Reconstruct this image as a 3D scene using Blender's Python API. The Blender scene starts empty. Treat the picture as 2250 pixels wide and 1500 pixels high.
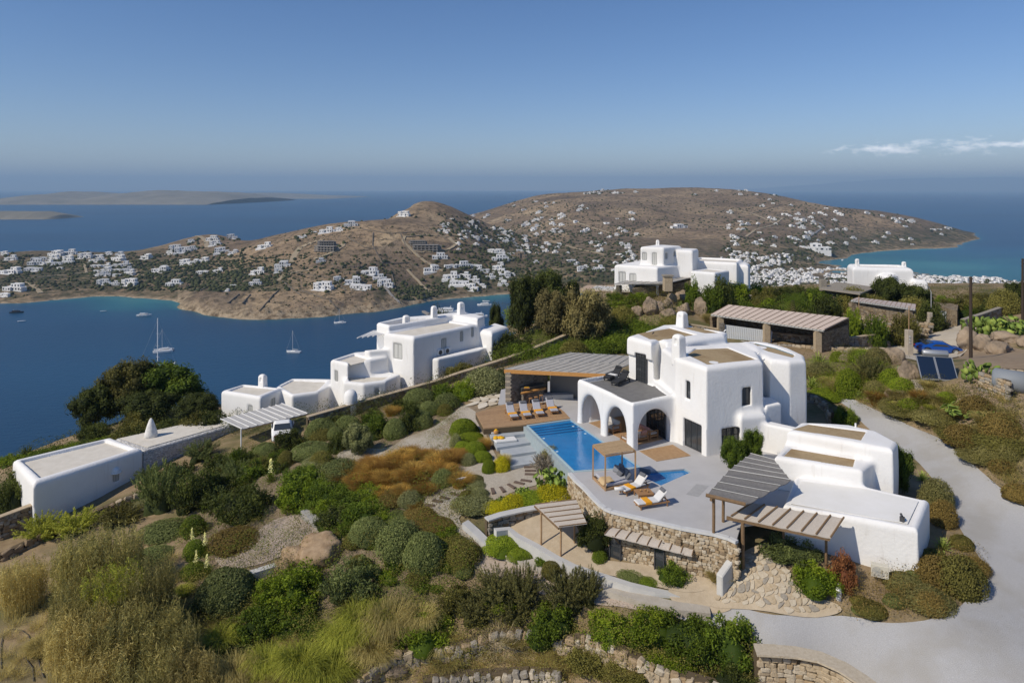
import bpy, bmesh, math, random
import numpy as np
from mathutils import Vector, Matrix
from mathutils.geometry import delaunay_2d_cdt, tessellate_polygon

C = bpy.context.scene.collection
F = 1500.0; CX = 1125.0; CYH = 415.0; CAMZ = 18.5; SEA = -105.0
# ------------------------------------------------------------------ camera
cam_d = bpy.data.cameras.new('camera'); cam = bpy.data.objects.new('camera', cam_d); C.objects.link(cam)
cam.location = (0, 0, CAMZ); cam.rotation_euler = (math.radians(90), 0, 0)
cam_d.sensor_width = 36; cam_d.lens = 24; cam_d.shift_y = -(750 - CYH) / 2250
cam_d.clip_start = 0.5; cam_d.clip_end = 200000
bpy.context.scene.camera = cam
# ------------------------------------------------------------------ light
SUN_EL = math.radians(42); SUN_TO = Vector((-0.85, -0.527, 0)).normalized()   # horizontal direction towards the sun
sun_vec = Vector((SUN_TO.x * math.cos(SUN_EL), SUN_TO.y * math.cos(SUN_EL), math.sin(SUN_EL)))
sd = bpy.data.lights.new('sun', 'SUN'); sd.energy = 3.9; sd.angle = math.radians(0.53); sd.color = (1, 0.91, 0.77)
so = bpy.data.objects.new('sun', sd); C.objects.link(so); so.rotation_euler = sun_vec.to_track_quat('Z', 'Y').to_euler()
SCN = bpy.context.scene
SCN.view_settings.view_transform = 'Standard'; SCN.view_settings.look = 'None'
SCN.view_settings.exposure = 0.0; SCN.view_settings.gamma = 1; SCN.view_settings.use_curve_mapping = False
SCN.cycles.max_bounces = 6; SCN.cycles.diffuse_bounces = 3; SCN.cycles.glossy_bounces = 2; SCN.cycles.transmission_bounces = 4
SCN.cycles.transparent_max_bounces = 8; SCN.cycles.volume_bounces = 0; SCN.cycles.use_denoising = True
SCN.cycles.caustics_reflective = False; SCN.cycles.caustics_refractive = False

def N(nt, t, **kw):
    n = nt.nodes.new(t)
    for k, v in kw.items():
        if k.startswith('i_'):
            key = k[2:]
            key = int(key) if key.isdigit() else key.replace('_', ' ')
            n.inputs[key].default_value = v
        else: setattr(n, k, v)
    return n
def L(nt, a, b): nt.links.new(a, b)
def ramp(nt, fac, stops, interp='LINEAR'):
    r = N(nt, 'ShaderNodeValToRGB'); r.color_ramp.interpolation = interp
    e = r.color_ramp.elements
    while len(e) > 1: e.remove(e[0])
    e[0].position = stops[0][0]; e[0].color = (*stops[0][1], 1)
    for p, c in stops[1:]:
        x = e.new(p); x.color = (*c, 1)
    L(nt, fac, r.inputs[0]); return r.outputs[0]
def math_(nt, op, a, b=None, c=None, clamp=False):
    m = N(nt, 'ShaderNodeMath', operation=op, use_clamp=clamp)
    for i, v in enumerate((a, b, c)):
        if v is None: continue
        if isinstance(v, (int, float)): m.inputs[i].default_value = v
        else: L(nt, v, m.inputs[i])
    return m.outputs[0]
def mixc(nt, fac, a, b, mode='MIX'):
    m = N(nt, 'ShaderNodeMix', data_type='RGBA', blend_type=mode)
    for s, v in ((m.inputs[0], fac), (m.inputs[6], a), (m.inputs[7], b)):
        if isinstance(v, (int, float)): s.default_value = v
        elif isinstance(v, tuple): s.default_value = (*v[:3], 1)
        else: L(nt, v, s)
    return m.outputs[2]

# ------------------------------------------------------------------ world
world = bpy.data.worlds.new('World'); SCN.world = world; world.use_nodes = True
wt = world.node_tree; wt.nodes.clear()
sky = N(wt, 'ShaderNodeTexSky', sky_type='NISHITA', sun_disc=False)
sky.sun_elevation = SUN_EL; sky.sun_rotation = math.atan2(SUN_TO.x, SUN_TO.y)
sky.altitude = 120; sky.air_density = 0.9; sky.dust_density = 0.05; sky.ozone_density = 3.0
tc = N(wt, 'ShaderNodeTexCoord'); sx = N(wt, 'ShaderNodeSeparateXYZ'); L(wt, tc.outputs['Generated'], sx.inputs[0])
# small fair-weather clouds low over the horizon, in the direction the photograph shows them
az = math_(wt, 'ARCTAN2', sx.outputs[0], sx.outputs[1]); el = math_(wt, 'ARCSINE', sx.outputs[2])
cv = N(wt, 'ShaderNodeCombineXYZ'); L(wt, math_(wt, 'MULTIPLY', az, 26.0), cv.inputs[0]); L(wt, math_(wt, 'MULTIPLY', el, 60.0), cv.inputs[1])
cn = N(wt, 'ShaderNodeTexNoise', i_Scale=1.5, i_Detail=8.0, i_Roughness=0.6); L(wt, cv.outputs[0], cn.inputs['Vector'])
cl_el = math_(wt, 'SUBTRACT', 1.0, math_(wt, 'ABSOLUTE', math_(wt, 'DIVIDE', math_(wt, 'SUBTRACT', el, 0.052), 0.021)), clamp=True)
lo = math_(wt, 'DIVIDE', math_(wt, 'SUBTRACT', az, 0.38), 0.10, clamp=True)
hi = math_(wt, 'DIVIDE', math_(wt, 'SUBTRACT', 1.15, az), 0.25, clamp=True)
cm = math_(wt, 'MULTIPLY', math_(wt, 'MULTIPLY', lo, hi), cl_el)
cf = math_(wt, 'MULTIPLY', math_(wt, 'SUBTRACT', math_(wt, 'ADD', cn.outputs[0], math_(wt, 'MULTIPLY', cm, 0.36)), 0.74), 3.5, clamp=True)
cf = math_(wt, 'MULTIPLY', cf, math_(wt, 'MULTIPLY', cm, 1.6, clamp=True))
skyc = mixc(wt, 1.0, sky.outputs[0], (1.02, 0.945, 1.0), 'MULTIPLY')
hs = N(wt, 'ShaderNodeHueSaturation'); hs.inputs['Saturation'].default_value = 1.2; L(wt, skyc, hs.inputs['Color'])
skyc = mixc(wt, math_(wt, 'MULTIPLY', cf, 0.9), hs.outputs[0], (18.0, 17.7, 18.0))
bg = N(wt, 'ShaderNodeBackground', i_Strength=0.102); L(wt, skyc, bg.inputs[0])
wo = N(wt, 'ShaderNodeOutputWorld'); L(wt, bg.outputs[0], wo.inputs[0])

# ------------------------------------------------------------------ helpers
def W(px, py, z):
    """pixel of the photograph + height above the terrace -> place in metres"""
    y = (CAMZ - z) * F / (py - CYH)
    return ((px - CX) / F * y, y, z)
def D(px, py, y):
    return ((px - CX) / F * y, y, CAMZ - (py - CYH) * y / F)
def tag(o, label=None, cat=None, group=None, kind=None):
    if label: o['label'] = label
    if cat: o['category'] = cat
    if group: o['group'] = group
    if kind: o['kind'] = kind
    return o
def empty(name, loc=(0, 0, 0), rz=0, label=None, cat=None, group=None):
    o = bpy.data.objects.new(name, None); C.objects.link(o); o.location = loc; o.rotation_euler = (0, 0, rz)
    o.empty_display_size = 0.2
    return tag(o, label, cat, group)
def link(name, me, m=None, parent=None, smooth=False, loc=None, rz=0, kind=None):
    if m is not None:
        for mm in (m if isinstance(m, (list, tuple)) else [m]): me.materials.append(mm)
    if smooth: me.shade_smooth()
    o = bpy.data.objects.new(name, me); C.objects.link(o)
    if parent is not None:
        o.parent = parent
    if loc is not None: o.location = loc
    if rz: o.rotation_euler = (0, 0, rz)
    if kind: o['kind'] = kind
    return o
def npmesh(name, V, Fq, mi=None, attr=None):
    """fast mesh from arrays; Fq (n,3) or (n,4)"""
    V = np.asarray(V, np.float32); Fq = np.asarray(Fq, np.int32); k = Fq.shape[1]; n = len(Fq)
    me = bpy.data.meshes.new(name); me.vertices.add(len(V)); me.vertices.foreach_set('co', V.ravel())
    me.loops.add(n * k); me.loops.foreach_set('vertex_index', Fq.ravel())
    me.polygons.add(n); me.polygons.foreach_set('loop_start', np.arange(0, n * k, k, dtype=np.int32))
    try: me.polygons.foreach_set('loop_total', np.full(n, k, np.int32))
    except Exception: pass
    if mi is not None: me.polygons.foreach_set('material_index', np.asarray(mi, np.int32))
    me.update(calc_edges=True)
    if attr is not None:
        a = me.attributes.new('var', 'FLOAT', 'FACE'); a.data.foreach_set('value', np.asarray(attr, np.float32))
    return me
class MB:
    """collects boxes, bars, tubes, prisms into one mesh"""
    def __init__(s): s.v = []; s.f = []
    def add(s, vs, fs):
        b = len(s.v); s.v += [tuple(v) for v in vs]; s.f += [tuple(b + i for i in f) for f in fs]; return s
    def box(s, x0, y0, z0, x1, y1, z1, M=None):
        vs = [Vector((x, y, z)) for z in (z0, z1) for y in (y0, y1) for x in (x0, x1)]
        if M is not None: vs = [M @ v for v in vs]
        return s.add(vs, [(0, 2, 3, 1), (4, 5, 7, 6), (0, 1, 5, 4), (2, 6, 7, 3), (0, 4, 6, 2), (1, 3, 7, 5)])
    def bar(s, a, b, w, h=None, up=(0, 0, 1)):
        a = Vector(a); b = Vector(b); h = h or w; d = (b - a).normalized(); up = Vector(up)
        if abs(d.dot(up)) > .95: up = Vector((0, 1, 0))
        x = d.cross(up).normalized(); u = x.cross(d).normalized()
        vs = [p + x * (sx_ * w / 2) + u * (su * h / 2) for p in (a, b) for su in (-1, 1) for sx_ in (-1, 1)]
        return s.add(vs, [(0, 1, 3, 2), (4, 6, 7, 5), (0, 4, 5, 1), (2, 3, 7, 6), (0, 2, 6, 4), (1, 5, 7, 3)])
    def tube(s, pts, r, n=8, r2=None):
        pts = [Vector(p) for p in pts]; m = len(pts); r2 = r if r2 is None else r2; vs = []; fs = []
        for i, p in enumerate(pts):
            d = (pts[min(i + 1, m - 1)] - pts[max(i - 1, 0)]).normalized()
            u = Vector((0, 0, 1)) if abs(d.z) < .9 else Vector((1, 0, 0))
            x = d.cross(u).normalized(); y = x.cross(d); rr = r + (r2 - r) * i / max(1, m - 1)
            vs += [p + x * (rr * math.cos(6.2832 * k / n)) + y * (rr * math.sin(6.2832 * k / n)) for k in range(n)]
        for i in range(m - 1):
            for k in range(n): fs.append((i * n + k, i * n + (k + 1) % n, (i + 1) * n + (k + 1) % n, (i + 1) * n + k))
        fs.append(tuple(range(n))[::-1]); fs.append(tuple((m - 1) * n + k for k in range(n)))
        return s.add(vs, fs)
    def prism(s, poly, z0, z1):
        """poly [(x,y)], z0/z1 numbers or per-point lists"""
        n = len(poly); a = [z0] * n if not isinstance(z0, (list, tuple)) else z0; b = [z1] * n if not isinstance(z1, (list, tuple)) else z1
        ar = sum(poly[i][0] * poly[(i + 1) % n][1] - poly[(i + 1) % n][0] * poly[i][1] for i in range(n))
        if ar < 0: poly = poly[::-1]; a = list(a)[::-1]; b = list(b)[::-1]
        vs = [(p[0], p[1], a[i]) for i, p in enumerate(poly)] + [(p[0], p[1], b[i]) for i, p in enumerate(poly)]
        tri = tessellate_polygon([[Vector((p[0], p[1], 0)) for p in poly]])
        fs = []
        for t in tri:
            A, B, Cc = [Vector((poly[i][0], poly[i][1])) for i in t]
            t = t if (B - A).cross(Cc - A) > 0 else t[::-1]
            fs.append(tuple(i + n for i in t)); fs.append(tuple(t[::-1]))
        for i in range(n): fs.append((i, (i + 1) % n, n + (i + 1) % n, n + i))
        return s.add(vs, fs)
    def lathe(s, c, prof, n=16):
        c = Vector(c); vs = []; fs = []; m = len(prof)
        for r, z in prof: vs += [c + Vector((r * math.cos(6.2832 * k / n), r * math.sin(6.2832 * k / n), z)) for k in range(n)]
        for i in range(m - 1):
            for k in range(n): fs.append((i * n + k, i * n + (k + 1) % n, (i + 1) * n + (k + 1) % n, (i + 1) * n + k))
        fs.append(tuple(range(n))[::-1]); fs.append(tuple((m - 1) * n + k for k in range(n)))
        return s.add(vs, fs)
    def mesh(s, name):
        me = bpy.data.meshes.new(name); me.from_pydata([tuple(v) for v in s.v], [], s.f); me.update(); return me
    def build(s, name, m, parent=None, smooth=False, bevel=0, **k):
        me = s.mesh(name)
        if bevel:
            bm = bmesh.new(); bm.from_mesh(me)
            bmesh.ops.bevel(bm, geom=bm.edges[:], offset=bevel, segments=1, affect='EDGES', clamp_overlap=True)
            bm.to_mesh(me); bm.free()
        return link(name, me, m, parent, smooth, **k)
def copy_tree(o, parent=None):
    c = o.copy(); C.objects.link(c)
    if parent is not None: c.parent = parent
    for ch in list(o.children): copy_tree(ch, c)
    return c

# ------------------------------------------------------------------ materials
MATS = {}
def mat(name, col, rough=0.85, col2=None, nscale=3.0, namt=1.0, bump=0.0, bscale=20.0, spec=0.3, metal=0.0, detail=4, col3=None, n3=0.3, emis=None, distort=0.0):
    m = bpy.data.materials.new(name); m.use_nodes = True; nt = m.node_tree; b = nt.nodes['Principled BSDF']
    b.inputs['Roughness'].default_value = rough; b.inputs['Metallic'].default_value = metal
    b.inputs['Specular IOR Level'].default_value = spec
    tcn = N(nt, 'ShaderNodeTexCoord'); g = N(nt, 'ShaderNodeNewGeometry')
    if col2:
        n1 = N(nt, 'ShaderNodeTexNoise', i_Scale=nscale, i_Detail=float(detail), i_Roughness=0.6, i_Distortion=distort); L(nt, g.outputs['Position'], n1.inputs['Vector'])
        c = ramp(nt, n1.outputs[0], [(0.5 - 0.22 / namt, col), (0.5 + 0.22 / namt, col2)])
        if col3:
            n2 = N(nt, 'ShaderNodeTexNoise', i_Scale=n3, i_Detail=5.0, i_Roughness=0.6); L(nt, g.outputs['Position'], n2.inputs['Vector'])
            c = mixc(nt, ramp(nt, n2.outputs[0], [(0.45, (0, 0, 0)), (0.62, (1, 1, 1))]), c, col3)
        L(nt, c, b.inputs['Base Color'])
    else: b.inputs['Base Color'].default_value = (*col, 1)
    if bump:
        nb = N(nt, 'ShaderNodeTexNoise', i_Scale=bscale, i_Detail=4.0); L(nt, g.outputs['Position'], nb.inputs['Vector'])
        bp = N(nt, 'ShaderNodeBump', i_Strength=min(1.0, bump), i_Distance=0.05 * max(1, bump)); L(nt, nb.outputs[0], bp.inputs['Height']); L(nt, bp.outputs[0], b.inputs['Normal'])
    MATS[name] = m; return m
def stone_mat(name, cols, scale=4.0, joint=(0.1, 0.08, 0.06), jw=0.06, zs=1.7, bump=1.0):
    """masonry colour for walls too far to tell the stones apart (and for cores behind built stones)"""
    m = bpy.data.materials.new(name); m.use_nodes = True; nt = m.node_tree; b = nt.nodes['Principled BSDF']; b.inputs['Roughness'].default_value = 0.95
    b.inputs['Specular IOR Level'].default_value = 0.15
    g = N(nt, 'ShaderNodeNewGeometry'); mp = N(nt, 'ShaderNodeMapping'); mp.inputs['Scale'].default_value = (1, 1, zs); L(nt, g.outputs['Position'], mp.inputs[0])
    nz = N(nt, 'ShaderNodeTexNoise', i_Scale=scale * 0.8, i_Detail=2.0); L(nt, mp.outputs[0], nz.inputs['Vector'])
    vv = N(nt, 'ShaderNodeVectorMath', operation='MULTIPLY_ADD'); L(nt, nz.outputs['Color'], vv.inputs[0]); vv.inputs[1].default_value = (0.25, 0.25, 0.25); L(nt, mp.outputs[0], vv.inputs[2])
    v1 = N(nt, 'ShaderNodeTexVoronoi', i_Scale=scale); L(nt, vv.outputs[0], v1.inputs['Vector'])
    v2 = N(nt, 'ShaderNodeTexVoronoi', feature='DISTANCE_TO_EDGE', i_Scale=scale); L(nt, vv.outputs[0], v2.inputs['Vector'])
    rs = N(nt, 'ShaderNodeSeparateColor'); L(nt, v1.outputs['Color'], rs.inputs[0])
    c = ramp(nt, rs.outputs[0], [(i / (len(cols) - 1), cc) for i, cc in enumerate(cols)])
    n3 = N(nt, 'ShaderNodeTexNoise', i_Scale=scale * 4, i_Detail=4.0); L(nt, g.outputs['Position'], n3.inputs['Vector'])
    c = mixc(nt, 0.5, c, ramp(nt, n3.outputs[0], [(0.3, (0.5, 0.5, 0.5)), (0.7, (0.95, 0.95, 0.95))]), 'MULTIPLY')
    jf = math_(nt, 'DIVIDE', v2.outputs['Distance'], jw, clamp=True)
    L(nt, mixc(nt, jf, joint, c), b.inputs['Base Color'])
    bp = N(nt, 'ShaderNodeBump', i_Strength=bump, i_Distance=0.06); L(nt, jf, bp.inputs['Height']); L(nt, bp.outputs[0], b.inputs['Normal'])
    MATS[name] = m; return m
def leafmat(name, c1, c2, c3=None, trans=0.32, rough=0.7):
    m = bpy.data.materials.new(name); m.use_nodes = True; nt = m.node_tree; nt.nodes.clear()
    at = N(nt, 'ShaderNodeAttribute', attribute_name='var'); oi = N(nt, 'ShaderNodeObjectInfo')
    st = [(0.0, c1), (0.75, c2)] + ([(1.0, c3)] if c3 else [])
    c = ramp(nt, at.outputs['Fac'], st)
    k = math_(nt, 'ADD', math_(nt, 'MULTIPLY', oi.outputs['Random'], 0.55), 0.92)
    cc = N(nt, 'ShaderNodeCombineColor'); L(nt, math_(nt, 'MULTIPLY', k, 1.18), cc.inputs[0]); L(nt, math_(nt, 'MULTIPLY', k, 1.12), cc.inputs[1]); L(nt, math_(nt, 'MULTIPLY', k, 0.78), cc.inputs[2])
    c = mixc(nt, 1.0, c, cc.outputs[0], 'MULTIPLY')
    d = N(nt, 'ShaderNodeBsdfPrincipled', i_Roughness=rough); d.inputs['Specular IOR Level'].default_value = 0.2; L(nt, c, d.inputs['Base Color'])
    t = N(nt, 'ShaderNodeBsdfTranslucent'); L(nt, c, t.inputs[0])
    mx = N(nt, 'ShaderNodeMixShader', i_0=trans); L(nt, d.outputs[0], mx.inputs[1]); L(nt, t.outputs[0], mx.inputs[2])
    o = N(nt, 'ShaderNodeOutputMaterial'); L(nt, mx.outputs[0], o.inputs[0]); MATS[name] = m; return m

# ------------------------------------------------------------------ thin-plate surface through control heights
def tps_fit(P, z, lam=0.0):
    P = np.asarray(P, float); z = np.asarray(z, float); n = len(P)
    d2 = ((P[:, None] - P[None]) ** 2).sum(-1); K = 0.5 * d2 * np.log(d2 + 1e-12) + lam * np.eye(n)
    Q = np.c_[np.ones(n), P]; A = np.zeros((n + 3, n + 3)); A[:n, :n] = K; A[:n, n:] = Q; A[n:, :n] = Q.T
    w = np.linalg.solve(A, np.r_[z, 0, 0, 0])
    def f(X):
        X = np.asarray(X, float); out = np.empty(len(X))
        for i in range(0, len(X), 20000):
            x = X[i:i + 20000]; d = ((x[:, None] - P[None]) ** 2).sum(-1)
            out[i:i + 20000] = (0.5 * d * np.log(d + 1e-12)) @ w[:n] + w[n] + x @ w[n + 1:]
        return out
    return f
def vnoise(x, y, seed=0):
    rs = np.random.RandomState(seed); T = rs.rand(256, 256)
    xi = np.floor(x).astype(int); yi = np.floor(y).astype(int); fx = x - xi; fy = y - yi
    fx = fx * fx * (3 - 2 * fx); fy = fy * fy * (3 - 2 * fy)
    g = lambda a, b: T[a & 255, b & 255]
    return (g(xi, yi) * (1 - fx) + g(xi + 1, yi) * fx) * (1 - fy) + (g(xi, yi + 1) * (1 - fx) + g(xi + 1, yi + 1) * fx) * fy - 0.5
def fbm(x, y, o=5, seed=0):
    s = 0; a = 1.0
    for i in range(o): s = s + a * vnoise(x * 2 ** i, y * 2 ** i, seed + i); a *= 0.5
    return s
# ------------------------------------------------------------------ near terrain (our hillside)
NC = [(1310,1227,-2.7),(1432,1248,-2.7),(1545,1272,-2.7),(1200,1210,-2.7),(1350,1290,-3.1),(1500,1320,-3.0),(1700,1350,-2.7),(1650,1240,-1.5),
 (1870,1370,-2.4),(1700,1415,-2.8),(1500,1345,-3.1),(2100,1440,-2.1),(2240,1300,-1.6),(2150,1130,-0.9),(2060,1030,-.4),(1980,950,.1),(1900,900,.4),(1850,885,.5),(1800,870,.4),
 (1940,1270,-1.6),(2050,1260,-1.5),(2090,1180,-1.0),(1970,1060,-.4),(1750,1060,-.5),(1600,1100,-.5),(1450,1080,-.6),(1350,1020,-.6),(1500,930,-.5),(1650,900,-.5),(1350,860,-.4),(1250,900,-.4),(1150,900,-.4),(1200,860,-.2),
 (1300,1500,-5.6),(1100,1500,-6.6),(900,1400,-5.6),(700,1450,-6.2),(500,1400,-6.4),(200,1480,-6.7),(0,1400,-6.9),(1600,1500,-5.2),(1850,1540,-5.0),
 (1000,1380,-5.2),(1200,1360,-4.6),(1350,1330,-3.4),
 (75,1175,-7.6),(315,1050,-6.3),(0,1240,-7.8),(150,1240,-7.0),(400,1180,-5.6),(600,1180,-4.8),(500,1240,-5.3),(690,1150,-4.2),(680,1210,-4.4),(300,1180,-6.2),(200,1400,-6.4),
 (700,1000,-3.3),(560,950,-4.6),(900,1000,-2.1),(850,940,-2.3),(1000,900,-1.3),(1080,860,-.7),(1050,1050,-1.7),(1000,1100,-2.1),(950,1170,-2.9),(1100,1180,-2.9),(800,1100,-3.1),(800,1250,-4.5),(1000,1290,-4.2),(1190,1270,-3.3),
 (1160,1080,-1.6),(1240,1040,-1.5),(1100,1130,-2.2),(1120,940,-1.2),(1180,1030,-1.3),
 (700,920,-3.3),(900,860,-2.2),(1080,800,-.9),(1200,760,0.0),(1300,720,1.0),
 (600,905,-5.4),(850,880,-4.6),(1040,790,-3.0),(1150,720,-1.0),(1200,700,.5),(1300,660,2.2),(1450,700,2.8),(1380,630,4.2),(1500,625,5.0),(1440,615,5.2),(1560,622,4.8),(1500,655,3.8),(1290,655,2.9),(1550,700,2.4),(1650,765,1.0),(1800,765,1.0),(1900,770,.7),(2000,780,.4),(2060,785,.2),
 (1450,760,.2),(1600,790,.2),(1350,780,.0),
 (1780,830,1.0),(1850,830,1.3),(1950,830,2.0),(2060,850,3.0),(2140,850,3.4),(2240,900,3.2),(2240,800,4.2),(2200,1000,1.4),(2100,930,1.6),(1950,880,1.3),
 (2200,730,2.5),(2130,785,1.8),(2240,690,2.6),(1900,660,2.2),(2060,700,1.0),(2100,720,1.0),(1700,640,2.6),(1600,650,2.8),
 (200,970,-10.5),(0,1020,-12),(420,920,-9.5)]
NP = [W(*c) for c in NC]
NP += [(-60,45,-9),(-60,70,-15),(-75,100,-32),(-45,85,-17),(-30,95,-20),(-15,100,-19),(0,110,-15),(15,118,-10),(-40,130,-45),(0,140,-36),(20,140,-18),
 (35,130,-4),(55,135,-2),(80,135,-1),(100,130,0),(50,175,-22),(90,180,-20),(130,170,-12),(0,190,-66),(-60,190,-88),(-120,120,-75),(-120,200,-112),
 (0,280,-112),(60,260,-58),(130,270,-55),(60,380,-92),(160,380,-90),(250,400,-90),(-100,300,-118),(-250,400,-120),(0,450,-120),(80,560,-94),(250,560,-94),(420,560,-94),(-300,200,-118),
 (0,16,-8.5),(-20,18,-9),(20,18,-7),(-60,20,-11),(45,20,-3),(60,35,0),(75,60,4),(90,90,4),(-90,60,-22),(170,250,-50),(150,120,2)]
NP = np.array(NP)
_nf = tps_fit(NP[:, :2] / 50.0, NP[:, 2], 0.002)
NA, NB = 560, 430; AMIN, AMAX = -1.15, 1.15; YMIN, YMAX = 13.0, 620.0
_a = np.linspace(AMIN, AMAX, NA); _l = np.linspace(math.log(YMIN), math.log(YMAX), NB)
_AA, _LL = np.meshgrid(_a, _l); _Y = np.exp(_LL); _X = _AA * _Y
_Z = _nf(np.c_[_X.ravel(), _Y.ravel()] / 50.0).reshape(_X.shape)
_Z += 0.10 * fbm(_X / 2.5, _Y / 2.5, 4, 3) + np.clip((_Y - 120) / 100, 0, 1) * 5 * fbm(_X / 30, _Y / 30, 5, 5)
_Z = np.clip(_Z, -122, 9)
def T(x, y):
    y = min(max(y, YMIN * 1.001), YMAX * .999); a = min(max(x / y, AMIN + 1e-4), AMAX - 1e-4)
    i = (a - AMIN) / (AMAX - AMIN) * (NA - 1); j = (math.log(y) - math.log(YMIN)) / (math.log(YMAX) - math.log(YMIN)) * (NB - 1)
    i0 = min(int(i), NA - 2); j0 = min(int(j), NB - 2); u = i - i0; v = j - j0
    return float((_Z[j0, i0] * (1 - u) + _Z[j0, i0 + 1] * u) * (1 - v) + (_Z[j0 + 1, i0] * (1 - u) + _Z[j0 + 1, i0 + 1] * u) * v)
def G(px, py):
    """where the ray through this pixel meets the hillside"""
    s = (px - CX) / F; t = (py - CYH) / F; y = YMIN * 1.02; pd = None
    while y < YMAX:
        d = (CAMZ - t * y) - T(s * y, y)
        if pd is not None and d <= 0:
            y0 = y / 1.012; lo_, hi_ = y0, y
            for _ in range(12):
                mid = (lo_ + hi_) / 2
                if (CAMZ - t * mid) - T(s * mid, mid) > 0: lo_ = mid
                else: hi_ = mid
            return (s * hi_, hi_, T(s * hi_, hi_))
        pd = d; y *= 1.012
    y = 150.; return (s * y, y, CAMZ - t * y)
def grid_quads(nr, nc):
    i = np.arange(nr * nc).reshape(nr, nc); return np.stack([i[:-1, :-1], i[:-1, 1:], i[1:, 1:], i[1:, :-1]], -1).reshape(-1, 4)
ground_m = mat('dry_earth', (0.23, 0.165, 0.095), 0.95, (0.34, 0.255, 0.155), 1.2, 1.0, 0.6, 9.0, 0.1, col3=(0.12, 0.115, 0.05), n3=0.16)
link('ground', npmesh('ground', np.stack([_X, _Y, _Z], -1).reshape(-1, 3), grid_quads(NB, NA)), ground_m, None, True, kind='structure')

# ------------------------------------------------------------------ far land
FC = []
def shore(px, py): return (px, (CAMZ - SEA) * F / (py - CYH), 0.0)
S1 = [(-200,672),(-100,668),(0,667),(60,665),(110,660),(180,654),(240,652),(300,655),(350,657),(395,668),(400,680),(450,691),(500,698),(560,702),(640,700),(700,697),(760,689),(820,686),(870,678),(920,667),(950,661),(1010,655),(1060,651),(1120,647),(1200,646),(1300,646)]
for px, py in S1:
    a = shore(px, py); FC += [a, (px, a[1] - 45, -14), (px, a[1] - 120, -25), (px, a[1] + 14, 5.0 if 400 <= px <= 960 else 2.0)]
S2 = [(2145,527),(2100,543),(2050,546),(2000,548),(1930,553),(1870,560),(1815,572),(1800,577),(1830,582),(1900,590),(2000,600),(2100,608),(2250,618),(2400,626)]
for k, (px, py) in enumerate(S2):
    a = shore(px, py); FC += [a]
FC += [(2000,1195,-10),(2100,1123,-9),(2200,1278,-14),(2250,1020,-6),(1900,1185,-5),(2250,1500,-25),(2400,1300,-25),(2150,1350,-12),(2300,1800,-30),(2200,1850,-25),(2050,1120,-5)]
def topc(px, py, e): FC.append((px, (CAMZ - SEA - e) * F / (py - CYH), e))
for px, py, e, b in [(-200,556,16,1),(0,556,18,1),(100,551,22,1),(200,553,21,1),(330,549,20,1),(400,531,32,1),(460,517,45,1),(520,526,38,1),(560,538,31,1),(620,534,36,1),(700,509,56,1),(800,491,70,1),(860,476,78,1),(885,467,84,1),(905,470,80,1),(940,486,73,0),(1000,505,62,0),(1080,545,40,0),(1150,590,20,0),
    (300,600,12,0),(200,610,10,0),(100,600,12,0),(0,600,12,0),(100,640,5,0),(250,635,4,0),(350,610,10,0),(450,560,28,0),(500,600,19,0),(450,650,11,0),(540,660,8,0),(600,640,14,0),(560,600,22,0),(680,570,36,0),(800,560,40,0),(900,540,48,0),(700,640,14,0),(850,640,12,0),(950,610,14,0),(1000,600,20,0),(1060,620,8,0),(1100,632,3,0),(960,645,3,0)]:
    topc(px, py, e)
    if b: Yb = FC[-1][1]; FC += [(px, Yb * 1.06, e * .35), (px, Yb * 1.12, -12), (px, Yb * 1.3, -25)]
for px, py, e, b in [(960,484,30,1),(980,480,36,1),(1050,470,50,1),(1100,453,70,1),*[(p_, q_, 123.5 - (q_ - 415) * Y_ / 1500, 1) for p_, q_, Y_ in ((1150,438,2150),(1200,430,2180),(1250,426,2200),(1300,422.5,2230),(1350,420,2250),(1400,418.5,2270),(1450,417.5,2280),(1500,416.5,2280),(1550,417.5,2270),(1600,420,2250),(1650,424,2220),(1700,430,2150),(1750,440,2080),(1800,450,2000),(1850,458,1950),(1900,462,1900),(1950,468,1880),(2000,475,1850),(2050,490,1800))],
    *[(p_, q_ + 5, 123.5 - (q_ + 5 - 415) * Y_ * .9 / 1500, 0) for p_, q_, Y_ in ((1200,430,2180),(1300,422.5,2230),(1400,418.5,2270),(1500,416.5,2280),(1600,420,2250),(1700,430,2150),(1800,450,2000),(1900,462,1900))],(2100,508,15,1),(2140,521,4,1),
    (1100,520,29,0),(1100,560,19,0),(1300,600,17.5,0),(1300,550,26,0),(1300,500,44,0),(1300,450,84,0),(1500,500,44,0),(1500,450,82,0),(1500,560,22,0),(1700,500,44,0),(1700,460,71,0),(1700,560,19,0),(1800,480,54,0),(1800,520,29,0),(1800,550,14,0),(1650,600,8,0),(1900,510,26,0),(2000,520,15,0),(1750,590,4,0),(1700,635,13,0),(1900,640,8,0),(2200,650,7,0),(2100,640,6,0),(1500,630,22,0),(2000,625,9,0),(2100,628,9,0),(2200,634,9,0),(1900,615,7,0),(2280,640,9,0)]:
    topc(px, py, e)
    if b: Yb = FC[-1][1]; FC += [(px, Yb * 1.12, e * .3), (px, Yb * 1.2, -15), (px, Yb * 1.45, -25)]
FC = np.array(FC)
fP = np.c_[(FC[:, 0] - CX) / F, np.log(FC[:, 1])]
_ff = tps_fit(fP * 4, FC[:, 2], 0.0003)
MA, MBn = 720, 420; FA0, FA1 = -1.0, 1.0; FY0, FY1 = 560.0, 3300.0
fa = np.linspace(FA0, FA1, MA); fl = np.linspace(math.log(FY0), math.log(FY1), MBn)
fA, fL = np.meshgrid(fa, fl); fY = np.exp(fL); fX = fA * fY
fE = _ff(np.c_[fA.ravel(), fL.ravel()] * 4).reshape(fA.shape)
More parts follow.
